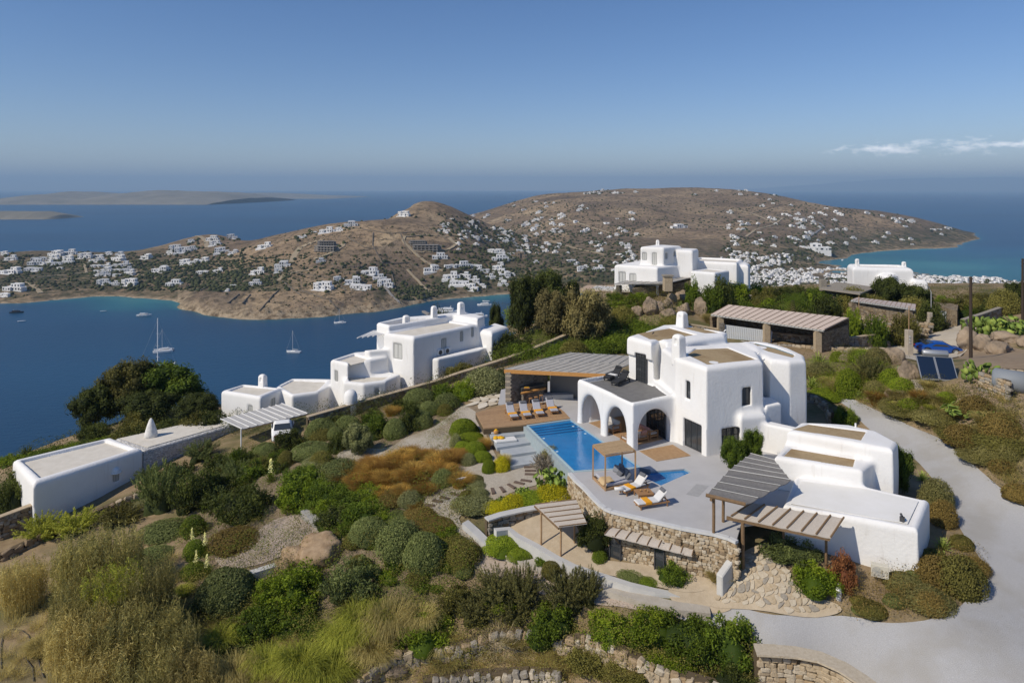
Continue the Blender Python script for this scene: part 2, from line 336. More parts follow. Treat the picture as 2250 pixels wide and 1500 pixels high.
_lm = np.clip(fE / 15, 0, 1)
fE = fE + _lm * (3.0 * fbm(fX / 90, fY / 90, 6, 11) - 1.6 * np.abs(fbm(fX / 40, fY / 40, 4, 21))) + np.where(np.abs(fE) < 6, 1.8 * fbm(fX / 25, fY / 25, 4, 31), 0)
_rk = np.clip((fE - .5) / 2.5, 0, 1) * np.clip((15 - fE) / 9, 0, 1) * np.clip((fA * F + CX - 380) / 30, 0, 1) * np.clip((980 - fA * F - CX) / 40, 0, 1)
fE += _rk * (3.2 * np.abs(fbm(fX / 16, fY / 16, 5, 41)) * 2 + 1.0 * fbm(fX / 5, fY / 5, 3, 43))
# rocky knoll on the hilltop
kx, ky = (885 - CX) / F * 1174 , 1174
fE += 5 * np.exp(-((fX - kx) ** 2 + (fY - ky) ** 2) / 900) * (1 + .8 * fbm(fX / 8, fY / 8, 3, 9))
fZ = np.maximum(fE, -12) + SEA
def TF(x, y):
    a = min(max(x / y, FA0 + 1e-4), FA1 - 1e-4); y = min(max(y, FY0 * 1.001), FY1 * .999)
    i = (a - FA0) / (FA1 - FA0) * (MA - 1); j = (math.log(y) - fl[0]) / (fl[-1] - fl[0]) * (MBn - 1)
    i0 = min(int(i), MA - 2); j0 = min(int(j), MBn - 2); u = i - i0; v = j - j0
    return float((fZ[j0, i0] * (1 - u) + fZ[j0, i0 + 1] * u) * (1 - v) + (fZ[j0 + 1, i0] * (1 - u) + fZ[j0 + 1, i0 + 1] * u) * v)
def GF(px, py):
    """where the ray through this pixel meets the far land (None on water or sky)"""
    s = (px - CX) / F; t = (py - CYH) / F; y = 600.0
    while y < FY1:
        h = TF(s * y, y)
        if h > SEA + .6 and (CAMZ - t * y) <= h: return (s * y, y, h)
        if CAMZ - t * y < SEA: return None
        y += 3.0 if y < 1400 else 6.0
    return None
# far land material: scrub, bare earth, rock near the water, colour by patches of field
fm = bpy.data.materials.new('far_scrub'); fm.use_nodes = True; nt = fm.node_tree; b = nt.nodes['Principled BSDF']; b.inputs['Roughness'].default_value = 0.95; b.inputs['Specular IOR Level'].default_value = 0.1
g = N(nt, 'ShaderNodeNewGeometry'); sp = N(nt, 'ShaderNodeSeparateXYZ'); L(nt, g.outputs['Position'], sp.inputs[0])
flat = N(nt, 'ShaderNodeCombineXYZ'); L(nt, sp.outputs[0], flat.inputs[0]); L(nt, sp.outputs[1], flat.inputs[1])
n1 = N(nt, 'ShaderNodeTexNoise', i_Scale=0.009, i_Detail=10.0, i_Roughness=0.68); L(nt, flat.outputs[0], n1.inputs['Vector'])
c = ramp(nt, n1.outputs[0], [(0.30, (0.15, 0.12, 0.085)), (0.45, (0.25, 0.185, 0.125)), (0.58, (0.33, 0.25, 0.165)), (0.70, (0.43, 0.345, 0.235))])
vo = N(nt, 'ShaderNodeTexVoronoi', i_Scale=0.009); L(nt, flat.outputs[0], vo.inputs['Vector'])
vs = N(nt, 'ShaderNodeSeparateColor'); L(nt, vo.outputs['Color'], vs.inputs[0])
c = mixc(nt, 1.0, c, ramp(nt, vs.outputs[0], [(0.0, (0.72, 0.70, 0.70)), (1.0, (1.25, 1.2, 1.1))]), 'MULTIPLY')
ve = N(nt, 'ShaderNodeTexVoronoi', feature='DISTANCE_TO_EDGE', i_Scale=0.009); L(nt, flat.outputs[0], ve.inputs['Vector'])
c = mixc(nt, ramp(nt, ve.outputs['Distance'], [(0.0, (.45, .45, .45)), (0.025, (0, 0, 0))]), c, (0.07, 0.06, 0.045))
n2 = N(nt, 'ShaderNodeTexNoise', i_Scale=0.09, i_Detail=8.0, i_Roughness=0.75); L(nt, flat.outputs[0], n2.inputs['Vector'])
c = mixc(nt, ramp(nt, n2.outputs[0], [(0.49, (0, 0, 0)), (0.58, (.85, .85, .85))]), c, (0.075, 0.06, 0.036))
ga = N(nt, 'ShaderNodeAttribute', attribute_name='green')
n4 = N(nt, 'ShaderNodeTexNoise', i_Scale=0.06, i_Detail=6.0, i_Roughness=0.7); L(nt, flat.outputs[0], n4.inputs['Vector'])
gf = math_(nt, 'MULTIPLY', ga.outputs['Fac'], ramp(nt, n4.outputs[0], [(0.40, (0, 0, 0)), (0.55, (1, 1, 1))]))
c = mixc(nt, gf, c, (0.045, 0.055, 0.025))
ra = N(nt, 'ShaderNodeAttribute', attribute_name='rock')
n5 = N(nt, 'ShaderNodeTexNoise', i_Scale=0.15, i_Detail=8.0, i_Roughness=0.7); L(nt, g.outputs['Position'], n5.inputs['Vector'])
c = mixc(nt, ra.outputs['Fac'], c, ramp(nt, n5.outputs[0], [(0.38, (0.12, 0.085, 0.05)), (0.56, (0.42, 0.33, 0.22))]))
L(nt, c, b.inputs['Base Color'])
bp = N(nt, 'ShaderNodeBump', i_Strength=0.8, i_Distance=3.0); L(nt, n2.outputs[0], bp.inputs['Height']); L(nt, bp.outputs[0], b.inputs['Normal'])
me = npmesh('far_hills', np.stack([fX, fY, fZ], -1).reshape(-1, 3), grid_quads(MBn, MA))
gr = np.zeros(fE.shape)
fpx = fA * F + CX; fpy = CYH + (CAMZ - fZ) * F / fY
gr = np.clip(1 - np.abs(fE - 12) / 26, 0, 1) * np.where((fpx < 640) | (fpx > 950), 1.0, 0.25)
gr = np.maximum(gr, np.exp(-((fpx - 930) / 130) ** 2 - ((fpy - 645) / 22) ** 2))
gr *= np.where((fpx > 400) & (fpx < 820) & (fpy > 640), 0.05, 1)
rk = np.where((fpx > 390) & (fpx < 960), np.clip(1 - (fE - 1.5) / 9, 0, 1), np.clip(1 - (fE - .4) / 1.4, 0, 1))
knoll = np.exp(-((fX - kx) ** 2 + (fY - ky) ** 2) / 1500); rk = np.clip(np.maximum(rk, knoll * .8), 0, 1)
for nm, ar in (('green', gr), ('rock', rk)):
    at = me.attributes.new(nm, 'FLOAT', 'POINT'); at.data.foreach_set('value', ar.ravel().astype(np.float32))
link('far_hills', me, fm, None, True, kind='structure')

# ------------------------------------------------------------------ sea with paler shallows over sand
sa = np.linspace(-1.3, 1.3, 700); sl = np.r_[np.linspace(math.log(60), math.log(560), 60)[:-1], fl, np.linspace(math.log(3300), math.log(42000), 60)[1:]]
sA, sL = np.meshgrid(sa, sl); sY = np.exp(sL); sX = sA * sY
sh = np.full(sA.shape, -25.0); k0 = 59
colf = (sa - FA0) / (FA1 - FA0) * (MA - 1); ok = (colf >= 0) & (colf <= MA - 1); ci = np.clip(np.round(colf).astype(int), 0, MA - 1)
fE_s = _ff(np.c_[fA.ravel(), fL.ravel()] * 4).reshape(fA.shape)
sh[k0:k0 + MBn][:, ok] = fE_s[:, ci[ok]]
spx = sA * F + CX; spy = CYH + (CAMZ - SEA) * F / sY
shal = np.clip((sh + 13) / 13, 0, 1)
bayL = np.exp(-((spx - 300) / 150) ** 2 - ((spy - 668) / 22) ** 2) + .8 * np.exp(-((spx - 1080) / 60) ** 2 - ((spy - 655) / 14) ** 2)
bayR = 1 / (1 + np.exp(-(spx - 1840) / 25)) * np.exp(-((spy - 585) / 30) ** 2)
bayR *= np.clip(1.25 - (spx - 1850) / 700, .2, 1)
shal = np.clip(shal ** 2 * .55 + bayL * .75 + bayR * .95, 0, 1) * (sh < 3)
me = npmesh('sea', np.stack([sX, sY, np.full(sX.shape, SEA)], -1).reshape(-1, 3), grid_quads(len(sl), len(sa)))
at = me.attributes.new('shallow', 'FLOAT', 'POINT'); at.data.foreach_set('value', shal.ravel().astype(np.float32))
sm = bpy.data.materials.new('sea_water'); sm.use_nodes = True; nt = sm.node_tree; b = nt.nodes['Principled BSDF']
g = N(nt, 'ShaderNodeNewGeometry'); a = N(nt, 'ShaderNodeAttribute', attribute_name='shallow')
n1 = N(nt, 'ShaderNodeTexNoise', i_Scale=0.014, i_Detail=6.0, i_Roughness=0.6); mp = N(nt, 'ShaderNodeMapping'); mp.inputs['Scale'].default_value = (0.5, 1, 1); L(nt, g.outputs['Position'], mp.inputs[0]); L(nt, mp.outputs[0], n1.inputs['Vector'])
f1 = math_(nt, 'ADD', a.outputs['Fac'], math_(nt, 'MULTIPLY', math_(nt, 'SUBTRACT', n1.outputs[0], 0.5), math_(nt, 'MULTIPLY', a.outputs['Fac'], 1.6)), clamp=True)
c = ramp(nt, f1, [(0.0, (0.006, 0.050, 0.112)), (0.35, (0.008, 0.072, 0.125)), (0.7, (0.013, 0.125, 0.155)), (1.0, (0.035, 0.175, 0.18))])
n2 = N(nt, 'ShaderNodeTexNoise', i_Scale=0.004, i_Detail=5.0); mp2 = N(nt, 'ShaderNodeMapping'); mp2.inputs['Scale'].default_value = (0.25, 1, 1); L(nt, g.outputs['Position'], mp2.inputs[0]); L(nt, mp2.outputs[0], n2.inputs['Vector'])
c = mixc(nt, 1.0, c, ramp(nt, n2.outputs[0], [(0.35, (0.78, 0.79, 0.82)), (0.65, (1.2, 1.2, 1.16))]), 'MULTIPLY')
L(nt, c, b.inputs['Base Color']); b.inputs['Roughness'].default_value = 0.35; b.inputs['Specular IOR Level'].default_value = 0.35
n3 = N(nt, 'ShaderNodeTexNoise', i_Scale=0.35, i_Detail=6.0, i_Roughness=0.7); L(nt, mp.outputs[0], n3.inputs['Vector'])
bp = N(nt, 'ShaderNodeBump', i_Strength=0.6, i_Distance=0.8); L(nt, n3.outputs[0], bp.inputs['Height']); L(nt, bp.outputs[0], b.inputs['Normal'])
link('sea', me, sm, None, True, kind='structure')
# ------------------------------------------------------------------ islands and the far mountain range
isl_m = mat('island_scrub', (0.17, 0.16, 0.13), 0.95, (0.28, 0.255, 0.21), 0.004, 1.0, 0.5, 0.01, 0.1, detail=8)
def island(name, Y, prof, depth, seed, m=isl_m):
    """prof: [(px, ridge_py)]; a ridge island standing in the sea at distance Y"""
    pxs = np.linspace(prof[0][0], prof[-1][0], 260); ry = np.interp(pxs, [p[0] for p in prof], [p[1] for p in prof])
    n = 40; Ym = Y + depth * .5; h = np.maximum((CAMZ - (ry - CYH) * Ym / F) - SEA, 0)
    V = []
    for j in range(n):
        t = j / (n - 1); yy = Y + depth * t; pf = max(0, math.sin(math.pi * t)) ** .8
        x = (pxs - CX) / F * Ym; e = h * pf * (1 + .35 * fbm(x / (Y * .06), np.full_like(x, yy / (Y * .06)), 5, seed) * (1 - .6 * pf)) - 1.0
        V.append(np.stack([x, yy + 0 * x + Y * .006 * fbm(x / (Y * .03), x * 0, 4, seed + 3), SEA + e], -1))
    link(name, npmesh(name, np.concatenate(V), grid_quads(n, 260)), m, None, True, kind='structure')
island('far_island', 5290, [(-250,449),(-150,446),(-60,441),(30,440),(70,436),(100,431),(150,423),(170,421.5),(210,424),(250,429),(290,428),(330,420),(360,417.5),(400,420),(450,421),(500,422),(540,427),(570,434)], 2200, 2)
island('distant_island', 8400, [(380,432),(450,427),(520,424),(600,424),(650,426),(700,429),(760,431),(800,437)], 2600, 4)
island('islet', 2750, [(-250,478),(-100,466),(0,464),(60,463),(100,462.5),(108,464),(140,471),(150,480)], 260, 6)
island('mountain_range', 36000, [(1560,420),(1700,412),(1780,406),(1850,400),(1950,394),(2060,391),(2150,389),(2300,390),(2500,397),(2700,410)], 5000, 8)
# the air: one closed box of thin haze round everything
hb = MB().box(-48000, -400, SEA - 20, 48000, 43000, 720)
hm = bpy.data.materials.new('air'); hm.use_nodes = True; nt = hm.node_tree; nt.nodes.clear()
pv = N(nt, 'ShaderNodeVolumePrincipled'); pv.inputs['Color'].default_value = (0.50, 0.74, 1.0, 1); pv.inputs['Density'].default_value = 0.000075; pv.inputs['Anisotropy'].default_value = 0.0
o = N(nt, 'ShaderNodeOutputMaterial'); L(nt, pv.outputs[0], o.inputs['Volume'])
HAZE = hb.build('haze', hm, kind='stuff')
# ------------------------------------------------------------------ plaster shapes: signed distances, meshed as surface nets
def psdf(P, x, y):
    P = np.asarray(P, float); n = len(P); d = np.full(x.shape, 1e9); s = np.ones(x.shape)
    for i in range(n):
        a = P[i]; b_ = P[i - 1]; ex, ey = b_ - a; wx = x - a[0]; wy = y - a[1]
        t = np.clip((wx * ex + wy * ey) / (ex * ex + ey * ey), 0, 1)
        d = np.minimum(d, (wx - ex * t) ** 2 + (wy - ey * t) ** 2)
        c1 = y >= a[1]; c2 = y < b_[1]; c3 = ex * wy > ey * wx
        fl_ = (c1 & c2 & c3) | (~c1 & ~c2 & ~c3); s = np.where(fl_, -s, s)
    return s * np.sqrt(d)
class Plaster:
    def __init__(s, x0, x1, y0, y1, z0, z1, h):
        s.h = h; s.x = np.arange(x0, x1, h, dtype=np.float32); s.y = np.arange(y0, y1, h, dtype=np.float32); s.z = np.arange(z0, z1, h, dtype=np.float32)
        s.X, s.Y = np.meshgrid(s.x, s.y, indexing='ij'); s.d = np.full((len(s.x), len(s.y), len(s.z)), 9.0, np.float32)
    def _prism(s, poly, z0, z1, r, batter=0.0):
        d2 = psdf(poly, s.X, s.Y).astype(np.float32)[:, :, None]; Z = s.z[None, None, :]
        zt = np.interp(0, [0], [0])
        qx = d2 + r + (batter * (Z - z0) if batter else 0); qz = np.abs(Z - (z0 + z1) / 2) - (z1 - z0) / 2 + r
        return np.minimum(np.maximum(qx, qz), 0) + np.sqrt(np.maximum(qx, 0) ** 2 + np.maximum(qz, 0) ** 2) - r
    def add(s, poly, z0, z1, r=.3, k=.25, batter=0.0):
        e = s._prism(poly, z0, z1, r, batter)
        h = np.maximum(k - np.abs(s.d - e), 0) / k; s.d = np.minimum(s.d, e) - h * h * k * .25; return s
    def cut(s, poly, z0, z1, r=.05, k=.12):
        return s._sub(s._prism(poly, z0, z1, r), k)
    def _sub(s, e, k):
        e = -e; h = np.maximum(k - np.abs(s.d - e), 0) / k; s.d = np.maximum(s.d, e) + h * h * k * .25; return s
    def arch(s, p, t, w, z0, zs, z1, depth, k=.3, pw=2.0):
        """opening centred on p, half-width w, springing zs, crown z1, through +-depth across the wall direction t"""
        tx, ty = t; u = (s.X - p[0]) * tx + (s.Y - p[1]) * ty; v = -(s.X - p[0]) * ty + (s.Y - p[1]) * tx
        Z = s.z[None, None, :]; q = np.clip((Z - zs) / (z1 - zs), 0, 1.6)
        e1 = (np.sqrt((u[:, :, None] / w) ** 2 + q ** pw) - 1) * w * .9
        e = np.maximum(np.maximum(e1, (np.abs(v) - depth)[:, :, None]), z0 - Z)
        return s._sub(e.astype(np.float32), k)
    def wobble(s, a=.02, f=1.3):
        Z = s.z[None, None, :]; w = np.sin(s.X * f + 1.3)[:, :, None] * np.sin(Z * f * 1.2 + .4) + np.sin(s.Y * f * .9)[:, :, None] * np.cos(Z * f * .8 + 1)
        s.d = s.d + (a * w).astype(np.float32); return s
    def mesh(s, name):
        d = s.d; d[0] = d[-1] = 1; d[:, 0] = d[:, -1] = 1; d[:, :, -1] = 1; d[:, :, 0] = 1
        S = d < 0; nx, ny, nz = d.shape
        c = np.zeros((nx - 1, ny - 1, nz - 1), np.uint8)
        for i in (0, 1):
            for j in (0, 1):
                for k in (0, 1): c += S[i:nx - 1 + i, j:ny - 1 + j, k:nz - 1 + k]
        act = (c > 0) & (c < 8); idx = np.full(c.shape, -1, np.int32); I, J, K = np.nonzero(act); idx[I, J, K] = np.arange(len(I))
        acc = np.zeros((len(I), 3)); cnt = np.zeros(len(I))
        cor = [(0, 0, 0), (1, 0, 0), (0, 1, 0), (1, 1, 0), (0, 0, 1), (1, 0, 1), (0, 1, 1), (1, 1, 1)]
        for a in range(8):
            for b_ in range(a + 1, 8):
                A = np.array(cor[a]); B = np.array(cor[b_])
                if abs(A - B).sum() != 1: continue
                da = d[I + A[0], J + A[1], K + A[2]]; db = d[I + B[0], J + B[1], K + B[2]]; m = (da < 0) != (db < 0)
                t = np.where(m, da / np.where(da - db == 0, 1, da - db), 0)
                acc[m] += (A + (B - A) * t[:, None])[m]; cnt[m] += 1
        V = np.stack([s.x[I], s.y[J], s.z[K]], -1) + acc / cnt[:, None] * s.h
        Q = []
        for ax in range(3):
            sl0 = [slice(None)] * 3; sl1 = [slice(None)] * 3; sl0[ax] = slice(0, -1); sl1[ax] = slice(1, None)
            a = S[tuple(sl0)]; b_ = S[tuple(sl1)]; e = a != b_
            o1, o2 = [(1, 2), (2, 0), (0, 1)][ax]
            P = np.stack(np.nonzero(e), -1); ok_ = (P[:, o1] > 0) & (P[:, o2] > 0) & (P[:, o1] < c.shape[o1]) & (P[:, o2] < c.shape[o2]) & (P[:, ax] < c.shape[ax]); P = P[ok_]
            u = np.zeros(3, int); u[o1] = 1; v = np.zeros(3, int); v[o2] = 1
            g_ = lambda R: idx[R[:, 0], R[:, 1], R[:, 2]]
            q = np.stack([g_(P - u - v), g_(P - v), g_(P), g_(P - u)], -1)
            fl_ = ~a[P[:, 0], P[:, 1], P[:, 2]]; q[fl_] = q[fl_][:, ::-1]; Q.append(q)
        return npmesh(name, V, np.concatenate(Q))
def rectp(p, t, w, d):
    """rectangle footprint centred on p, half-width w along t, half-depth d across"""
    tx, ty = t; return [(p[0] + tx * a * w - ty * b_ * d, p[1] + ty * a * w + tx * b_ * d) for a, b_ in ((-1, -1), (1, -1), (1, 1), (-1, 1))]
def unit(a, b_): d = math.hypot(b_[0] - a[0], b_[1] - a[1]); return ((b_[0] - a[0]) / d, (b_[1] - a[1]) / d)
def wallhit(px, A, B):
    """point of the wall line A-B seen in picture column px"""
    s = (px - CX) / F; dx = B[0] - A[0]; dy = B[1] - A[1]; k = (s * A[1] - A[0]) / (dx - s * dy); return (A[0] + k * dx, A[1] + k * dy)
white_m = mat('white_plaster', (0.80, 0.79, 0.765), 0.9, (0.86, 0.85, 0.83), 0.9, 0.9, 0.35, 6.0, 0.15, detail=8)
white_rough = mat('whitewashed_stone', (0.62, 0.60, 0.56), 0.95, (0.80, 0.78, 0.74), 3.0, 1.0, 0.8, 5.0, 0.1)
roofbeige = mat('roof_gravel', (0.34, 0.25, 0.14), 0.97, (0.43, 0.33, 0.20), 5.0, 0.9, 0.4, 60.0, 0.1, col3=(0.31, 0.22, 0.12), n3=0.5)
nt = white_m.node_tree; b = nt.nodes['Principled BSDF']; g = [n_ for n_ in nt.nodes if n_.type == 'NEW_GEOMETRY'][0]
mp = N(nt, 'ShaderNodeMapping'); mp.inputs['Scale'].default_value = (1.0, 1.0, 0.12); L(nt, g.outputs['Position'], mp.inputs[0]); ns = N(nt, 'ShaderNodeTexNoise', i_Scale=2.6, i_Detail=8.0, i_Roughness=0.7); L(nt, mp.outputs[0], ns.inputs['Vector'])
ng = N(nt, 'ShaderNodeTexNoise', i_Scale=0.45, i_Detail=6.0, i_Roughness=0.6); L(nt, g.outputs['Position'], ng.inputs['Vector'])
lk = b.inputs['Base Color'].links[0].from_socket; lk = mixc(nt, ramp(nt, ns.outputs[0], [(0.56, (0, 0, 0)), (0.75, (.5, .5, .5))]), lk, (0.58, 0.545, 0.48)); lk = mixc(nt, ramp(nt, ng.outputs[0], [(0.48, (0, 0, 0)), (0.7, (.35, .35, .35))]), lk, (0.66, 0.63, 0.58)); L(nt, lk, b.inputs['Base Color'])
rooflight = mat('pale_roof_screed', (0.62, 0.57, 0.48), 0.95, (0.74, 0.69, 0.60), 1.2, 1.0, 0.2, 8.0, 0.1, detail=7)
frame_m = mat('dark_frame', (0.055, 0.055, 0.058), 0.5, spec=0.4)
greyframe = mat('grey_shutter', (0.42, 0.42, 0.40), 0.7)
glass_m = mat('window_glass', (0.04, 0.045, 0.05), 0.05, spec=0.9)
wood_m = mat('teak', (0.30, 0.16, 0.07), 0.65, (0.40, 0.22, 0.10), 12.0, 1.0, 0.2, 30.0)
deckwood = mat('deck_wood', (0.36, 0.22, 0.115), 0.75, (0.46, 0.30, 0.165), 4.0, 1.0, 0.2, 30.0, 0.2)
orange_w = mat('orange_wood', (0.50, 0.24, 0.07), 0.6, (0.62, 0.32, 0.10), 6.0, 1.0)
polewood = mat('weathered_pole', (0.17, 0.105, 0.055), 0.85, (0.25, 0.165, 0.09), 9.0, 1.0, 0.3, 30.0)
greydeck = mat('grey_deck', (0.15, 0.145, 0.14), 0.85, (0.20, 0.195, 0.185), 2.5, 1.0)
paving_m = mat('grey_paving', (0.44, 0.43, 0.425), 0.75, (0.50, 0.49, 0.485), 0.9, 1.0, 0.05, 20.0, 0.25, detail=8)
kerb_m = mat('cement_coping', (0.50, 0.49, 0.46), 0.85, (0.58, 0.565, 0.53), 1.5, 1.0, 0.15, 14.0)
reed_m = mat('reed_mat', (0.46, 0.405, 0.34), 0.95, (0.58, 0.52, 0.45), 22.0, 1.0, 0.5, 60.0, 0.1, distort=0.5)
pinkreed = mat('pink_reed_mat', (0.56, 0.45, 0.375), 0.95, (0.66, 0.55, 0.46), 6.0, 1.0, 0.3, 40.0, 0.1)
mesh_m = mat('charcoal_shade_cloth', (0.155, 0.148, 0.14), 0.9, (0.215, 0.205, 0.195), 8.0, 1.0, 0.3, 30.0)
greyroof = mat('weathered_grey_roof', (0.33, 0.31, 0.28), 0.9, (0.43, 0.41, 0.375), 3.0, 1.0, 0.2, 20.0)
STONEC = [(0.20, 0.145, 0.085), (0.33, 0.25, 0.155), (0.27, 0.215, 0.15), (0.42, 0.335, 0.225), (0.24, 0.20, 0.155)]
wall_far = stone_mat('masonry', STONEC, 3.2, jw=0.05)
wall_grey = stone_mat('grey_masonry', [(0.19, 0.165, 0.135), (0.28, 0.25, 0.21), (0.24, 0.215, 0.185), (0.33, 0.30, 0.255)], 3.0, jw=0.05)
core_m = mat('wall_core', (0.115, 0.085, 0.05), 0.95)
def sheet(name, pts, z, m, parent=None, kind=None, thick=0.0):
    mb = MB().prism([(p[0], p[1]) for p in pts], z - max(thick, .02), z)
    return mb.build(name, m, parent, kind=kind)
def window(parent, p, t, w, z0, z1, nx=2, ny=3, name='window', out=0.0, fm_=None, gm=None, bar=.05):
    """frame and bars as one mesh, the pane its sub-part; t = wall direction, frame stands at p + out along the outward normal"""
    n = (t[1], -t[0]); q = (p[0] + n[0] * out, p[1] + n[1] * out); mb = MB()
    P = lambda u, z, o=0.0: (q[0] + t[0] * u + n[0] * o, q[1] + t[1] * u + n[1] * o, z)
    for u in (-w + bar / 2, w - bar / 2): mb.bar(P(u, z0), P(u, z1), bar * 1.2, bar * 1.2, up=(t[0], t[1], 0))
    for i in range(1, nx): u = -w + 2 * w * i / nx; mb.bar(P(u, z0 + bar), P(u, z1 - bar), bar * .7, bar * .7, up=(t[0], t[1], 0))
    for z in (z0 + bar / 2, z1 - bar / 2): mb.bar(P(-w + bar * 1.2, z), P(w - bar * 1.2, z), bar, bar)
    for j in range(1, ny): z = z0 + (z1 - z0) * j / ny; mb.bar(P(-w + bar * 1.2, z), P(w - bar * 1.2, z), bar * .5, bar * .5)
    f = mb.build(name, fm_ or frame_m, parent)
    g_ = MB().add([P(-w + bar, z0 + bar, -.02), P(w - bar, z0 + bar, -.02), P(w - bar, z1 - bar, -.02), P(-w + bar, z1 - bar, -.02), P(-w + bar, z0 + bar, -.05), P(w - bar, z0 + bar, -.05), P(w - bar, z1 - bar, -.05), P(-w + bar, z1 - bar, -.05)],
                  [(0, 1, 2, 3), (7, 6, 5, 4), (0, 4, 5, 1), (2, 6, 7, 3), (0, 3, 7, 4), (1, 5, 6, 2)]).build('pane', gm or glass_m, f)
    return f
def chimney(parent, x, y, z0, z1, w=.45, t=(1, 0), m=None, flare=.03, hole=True):
    c = Plaster(x - 1.6, x + 1.6, y - 1.6, y + 1.6, z0 - .4, z1 + .4, .075)
    c.add(rectp((x, y), t, w, w * .85), z0 - .3, z1, .28 if w > .35 else .18, .2, batter=flare)
    if hole: c.cut(rectp((x - t[1] * -w, y - t[0] * w), t, w * .28, w * .5), z1 - .75, z1 - .35, .03, .05)
    return link('chimney', c.mesh('chimney'), m or white_m, parent, True)

# ------------------------------------------------------------------ the main villa
villa = empty('villa', (0, 0, 0), 0, 'large white rounded two storey villa with three arches beside the blue pool', 'villa')
A0, A1, B0, K, K2 = (5.13, 54.2), (8.5, 48.1), (11.9, 50.0), (13.43, 47.2), (18.1, 49.0)
dA = unit(A1, A0); eA = unit(A1, B0); tB = unit(B0, K); tF = unit(K, K2)
v = Plaster(4.0, 24.0, 45.8, 62.4, -1.2, 7.6, .085)
v.add([A0, A1, B0, (12.5, 51.5), (11.5, 55.5), (9.5, 56.9)], -1, 3.42, .26, .3, batter=.012)
v.add([(9.34, 55.8), (10.92, 53.3), (11.8, 54.6), (12.07, 53.5), (13.5, 53.8), (17.6, 56.2), (18.3, 57.7), (15.3, 61.0), (13.3, 60.7)], -1, 6.45, .3, .3, batter=.01)
v.add([B0, K, K2, (18.9, 52.4), (16.8, 54.6), (11.55, 53.6)], -1, 6.12, .3, .3, batter=.012)
v.add([(15.5, 53.0), (18.6, 50.6), (20.3, 56.6), (16.4, 57.2)], -1, 5.75, .25, .3)
v.add([(18.9, 56.4), (19.9, 57.7), (21.4, 57.1), (22.4, 55.0), (22.75, 52.8), (22.1, 51.1), (20.6, 50.6), (19.3, 51.2)], -1, 5.72, .35, .4, batter=.012)
v.add([(16.0, 47.75), (18.0, 48.3), (18.3, 50.0), (15.8, 49.2)], -1, 2.65, .4, .5)
v.add([(17.7, 48.2), (19.4, 46.9), (19.9, 47.4), (18.4, 48.9)], -1, 1.95, .12, .3)
v.add([(18.2, 48.9), (19.6, 49.6), (19.4, 51.2), (18.4, 51.0)], -1, 2.95, .12, .2)
# hollow porch under the terrace, its three arches, the roof recesses
v.cut([(5.75, 54.0), (8.72, 48.75), (11.45, 50.25), (10.5, 53.2), (9.1, 56.0)], -.05, 2.72, .12, .15)
lerp2 = lambda a, b_, k: (a[0] + (b_[0] - a[0]) * k, a[1] + (b_[1] - a[1]) * k)
at_ = lambda o, d_, s_: (o[0] + d_[0] * s_, o[1] + d_[1] * s_)
v.arch(at_(A1, eA, 2.1), eA, 1.5, -2, .9, 2.55, .8)
v.arch(at_(A1, dA, 2.05), dA, 1.22, -2, .7, 2.45, .8)
v.arch(at_(A1, dA, 5.25), dA, 1.22, -2, .7, 2.55, .8)
v.cut([(5.55, 54.15), (8.6, 48.6), at_(B0, (0, 1), .3), (11.6, 50.9), (11.0, 53.6), (9.4, 56.2), (8.9, 56.2)], 3.02, 5, .04, .08)
v.cut([at_((A0[0] + .38, A0[1] - .05), (0, 1), 0), (8.58, 48.6), (11.75, 50.3), (11.3, 53.4), (9.3, 56.3)], 3.02, 5, .04, .08)
C1 = [(10.5, 57.2), (11.16, 54.85), (12.47, 54.85), (15.2, 56.5), (13.7, 59.4)]
C2 = [(14.6, 59.9), (16.2, 57.2), (17.5, 57.5), (16.1, 60.0)]
B1 = [(13.2, 51.2), (13.85, 48.25), (17.75, 49.75), (16.8, 53.4), (14.3, 53.0)]
D1 = [(19.5, 56.5), (20.3, 56.9), (21.3, 55.2), (21.8, 52.9), (21.3, 52.0), (20.2, 53.8)]
M1_ = [(17.5, 54.4), (19.1, 51.9), (18.4, 51.3)]
for P_, zt in ((C1, 6.3), (C2, 6.3), (B1, 5.98), (D1, 5.58)): v.cut([(p_[0] + (p_[0] - np.mean(P_, 0)[0]) * .05, p_[1] + (p_[1] - np.mean(P_, 0)[1]) * .05) for p_ in P_], zt, 8, .02, .04)
# window and door recesses
def cutwin(q, A, B, px0, px1, z0, z1, depth=.28):
    a = wallhit(px0, A, B); b_ = wallhit(px1, A, B); t = unit(a, b_); m_ = lerp2(a, b_, .5); w = math.dist(a, b_) / 2
    q.cut(rectp(m_, t, w, depth), z0, z1, .02, .05); return m_, t, w, depth
ops = [cutwin(v, B0, K, 1500, 1540, -.3, 1.95), cutwin(v, B0, K, 1504, 1514.5, 3.47, 4.75), cutwin(v, K, K2, 1633, 1652.5, 3.1, 4.4), cutwin(v, K, K2, 1587, 1628, -.3, 1.72),
       cutwin(v, (9.34, 55.8), (10.92, 53.3), 1393, 1417, 3.0, 5.35)]
v.wobble(.022, 1.1)
link('wall', v.mesh('villa_walls'), white_m, villa, True)
for (m_, t, w, dp), (z0, z1, nx, ny) in zip(ops, [(0.0, 1.93, 3, 1), (3.47, 4.75, 1, 1), (3.1, 4.4, 1, 1), (0.0, 1.7, 3, 3), (3.02, 5.3, 4, 5)]):
    window(villa, m_, t, w - .02, z0 + .01, z1, nx, ny, 'glass_door' if z0 in (0.0, 3.02) else 'window', out=-dp + .07)
dq = [(11.42, 50.35), (10.47, 53.1)]; window(villa, lerp2(dq[0], dq[1], .5), unit(dq[1], dq[0]), 1.35, .02, 2.5, 5, 5, 'glass_door', out=.06)
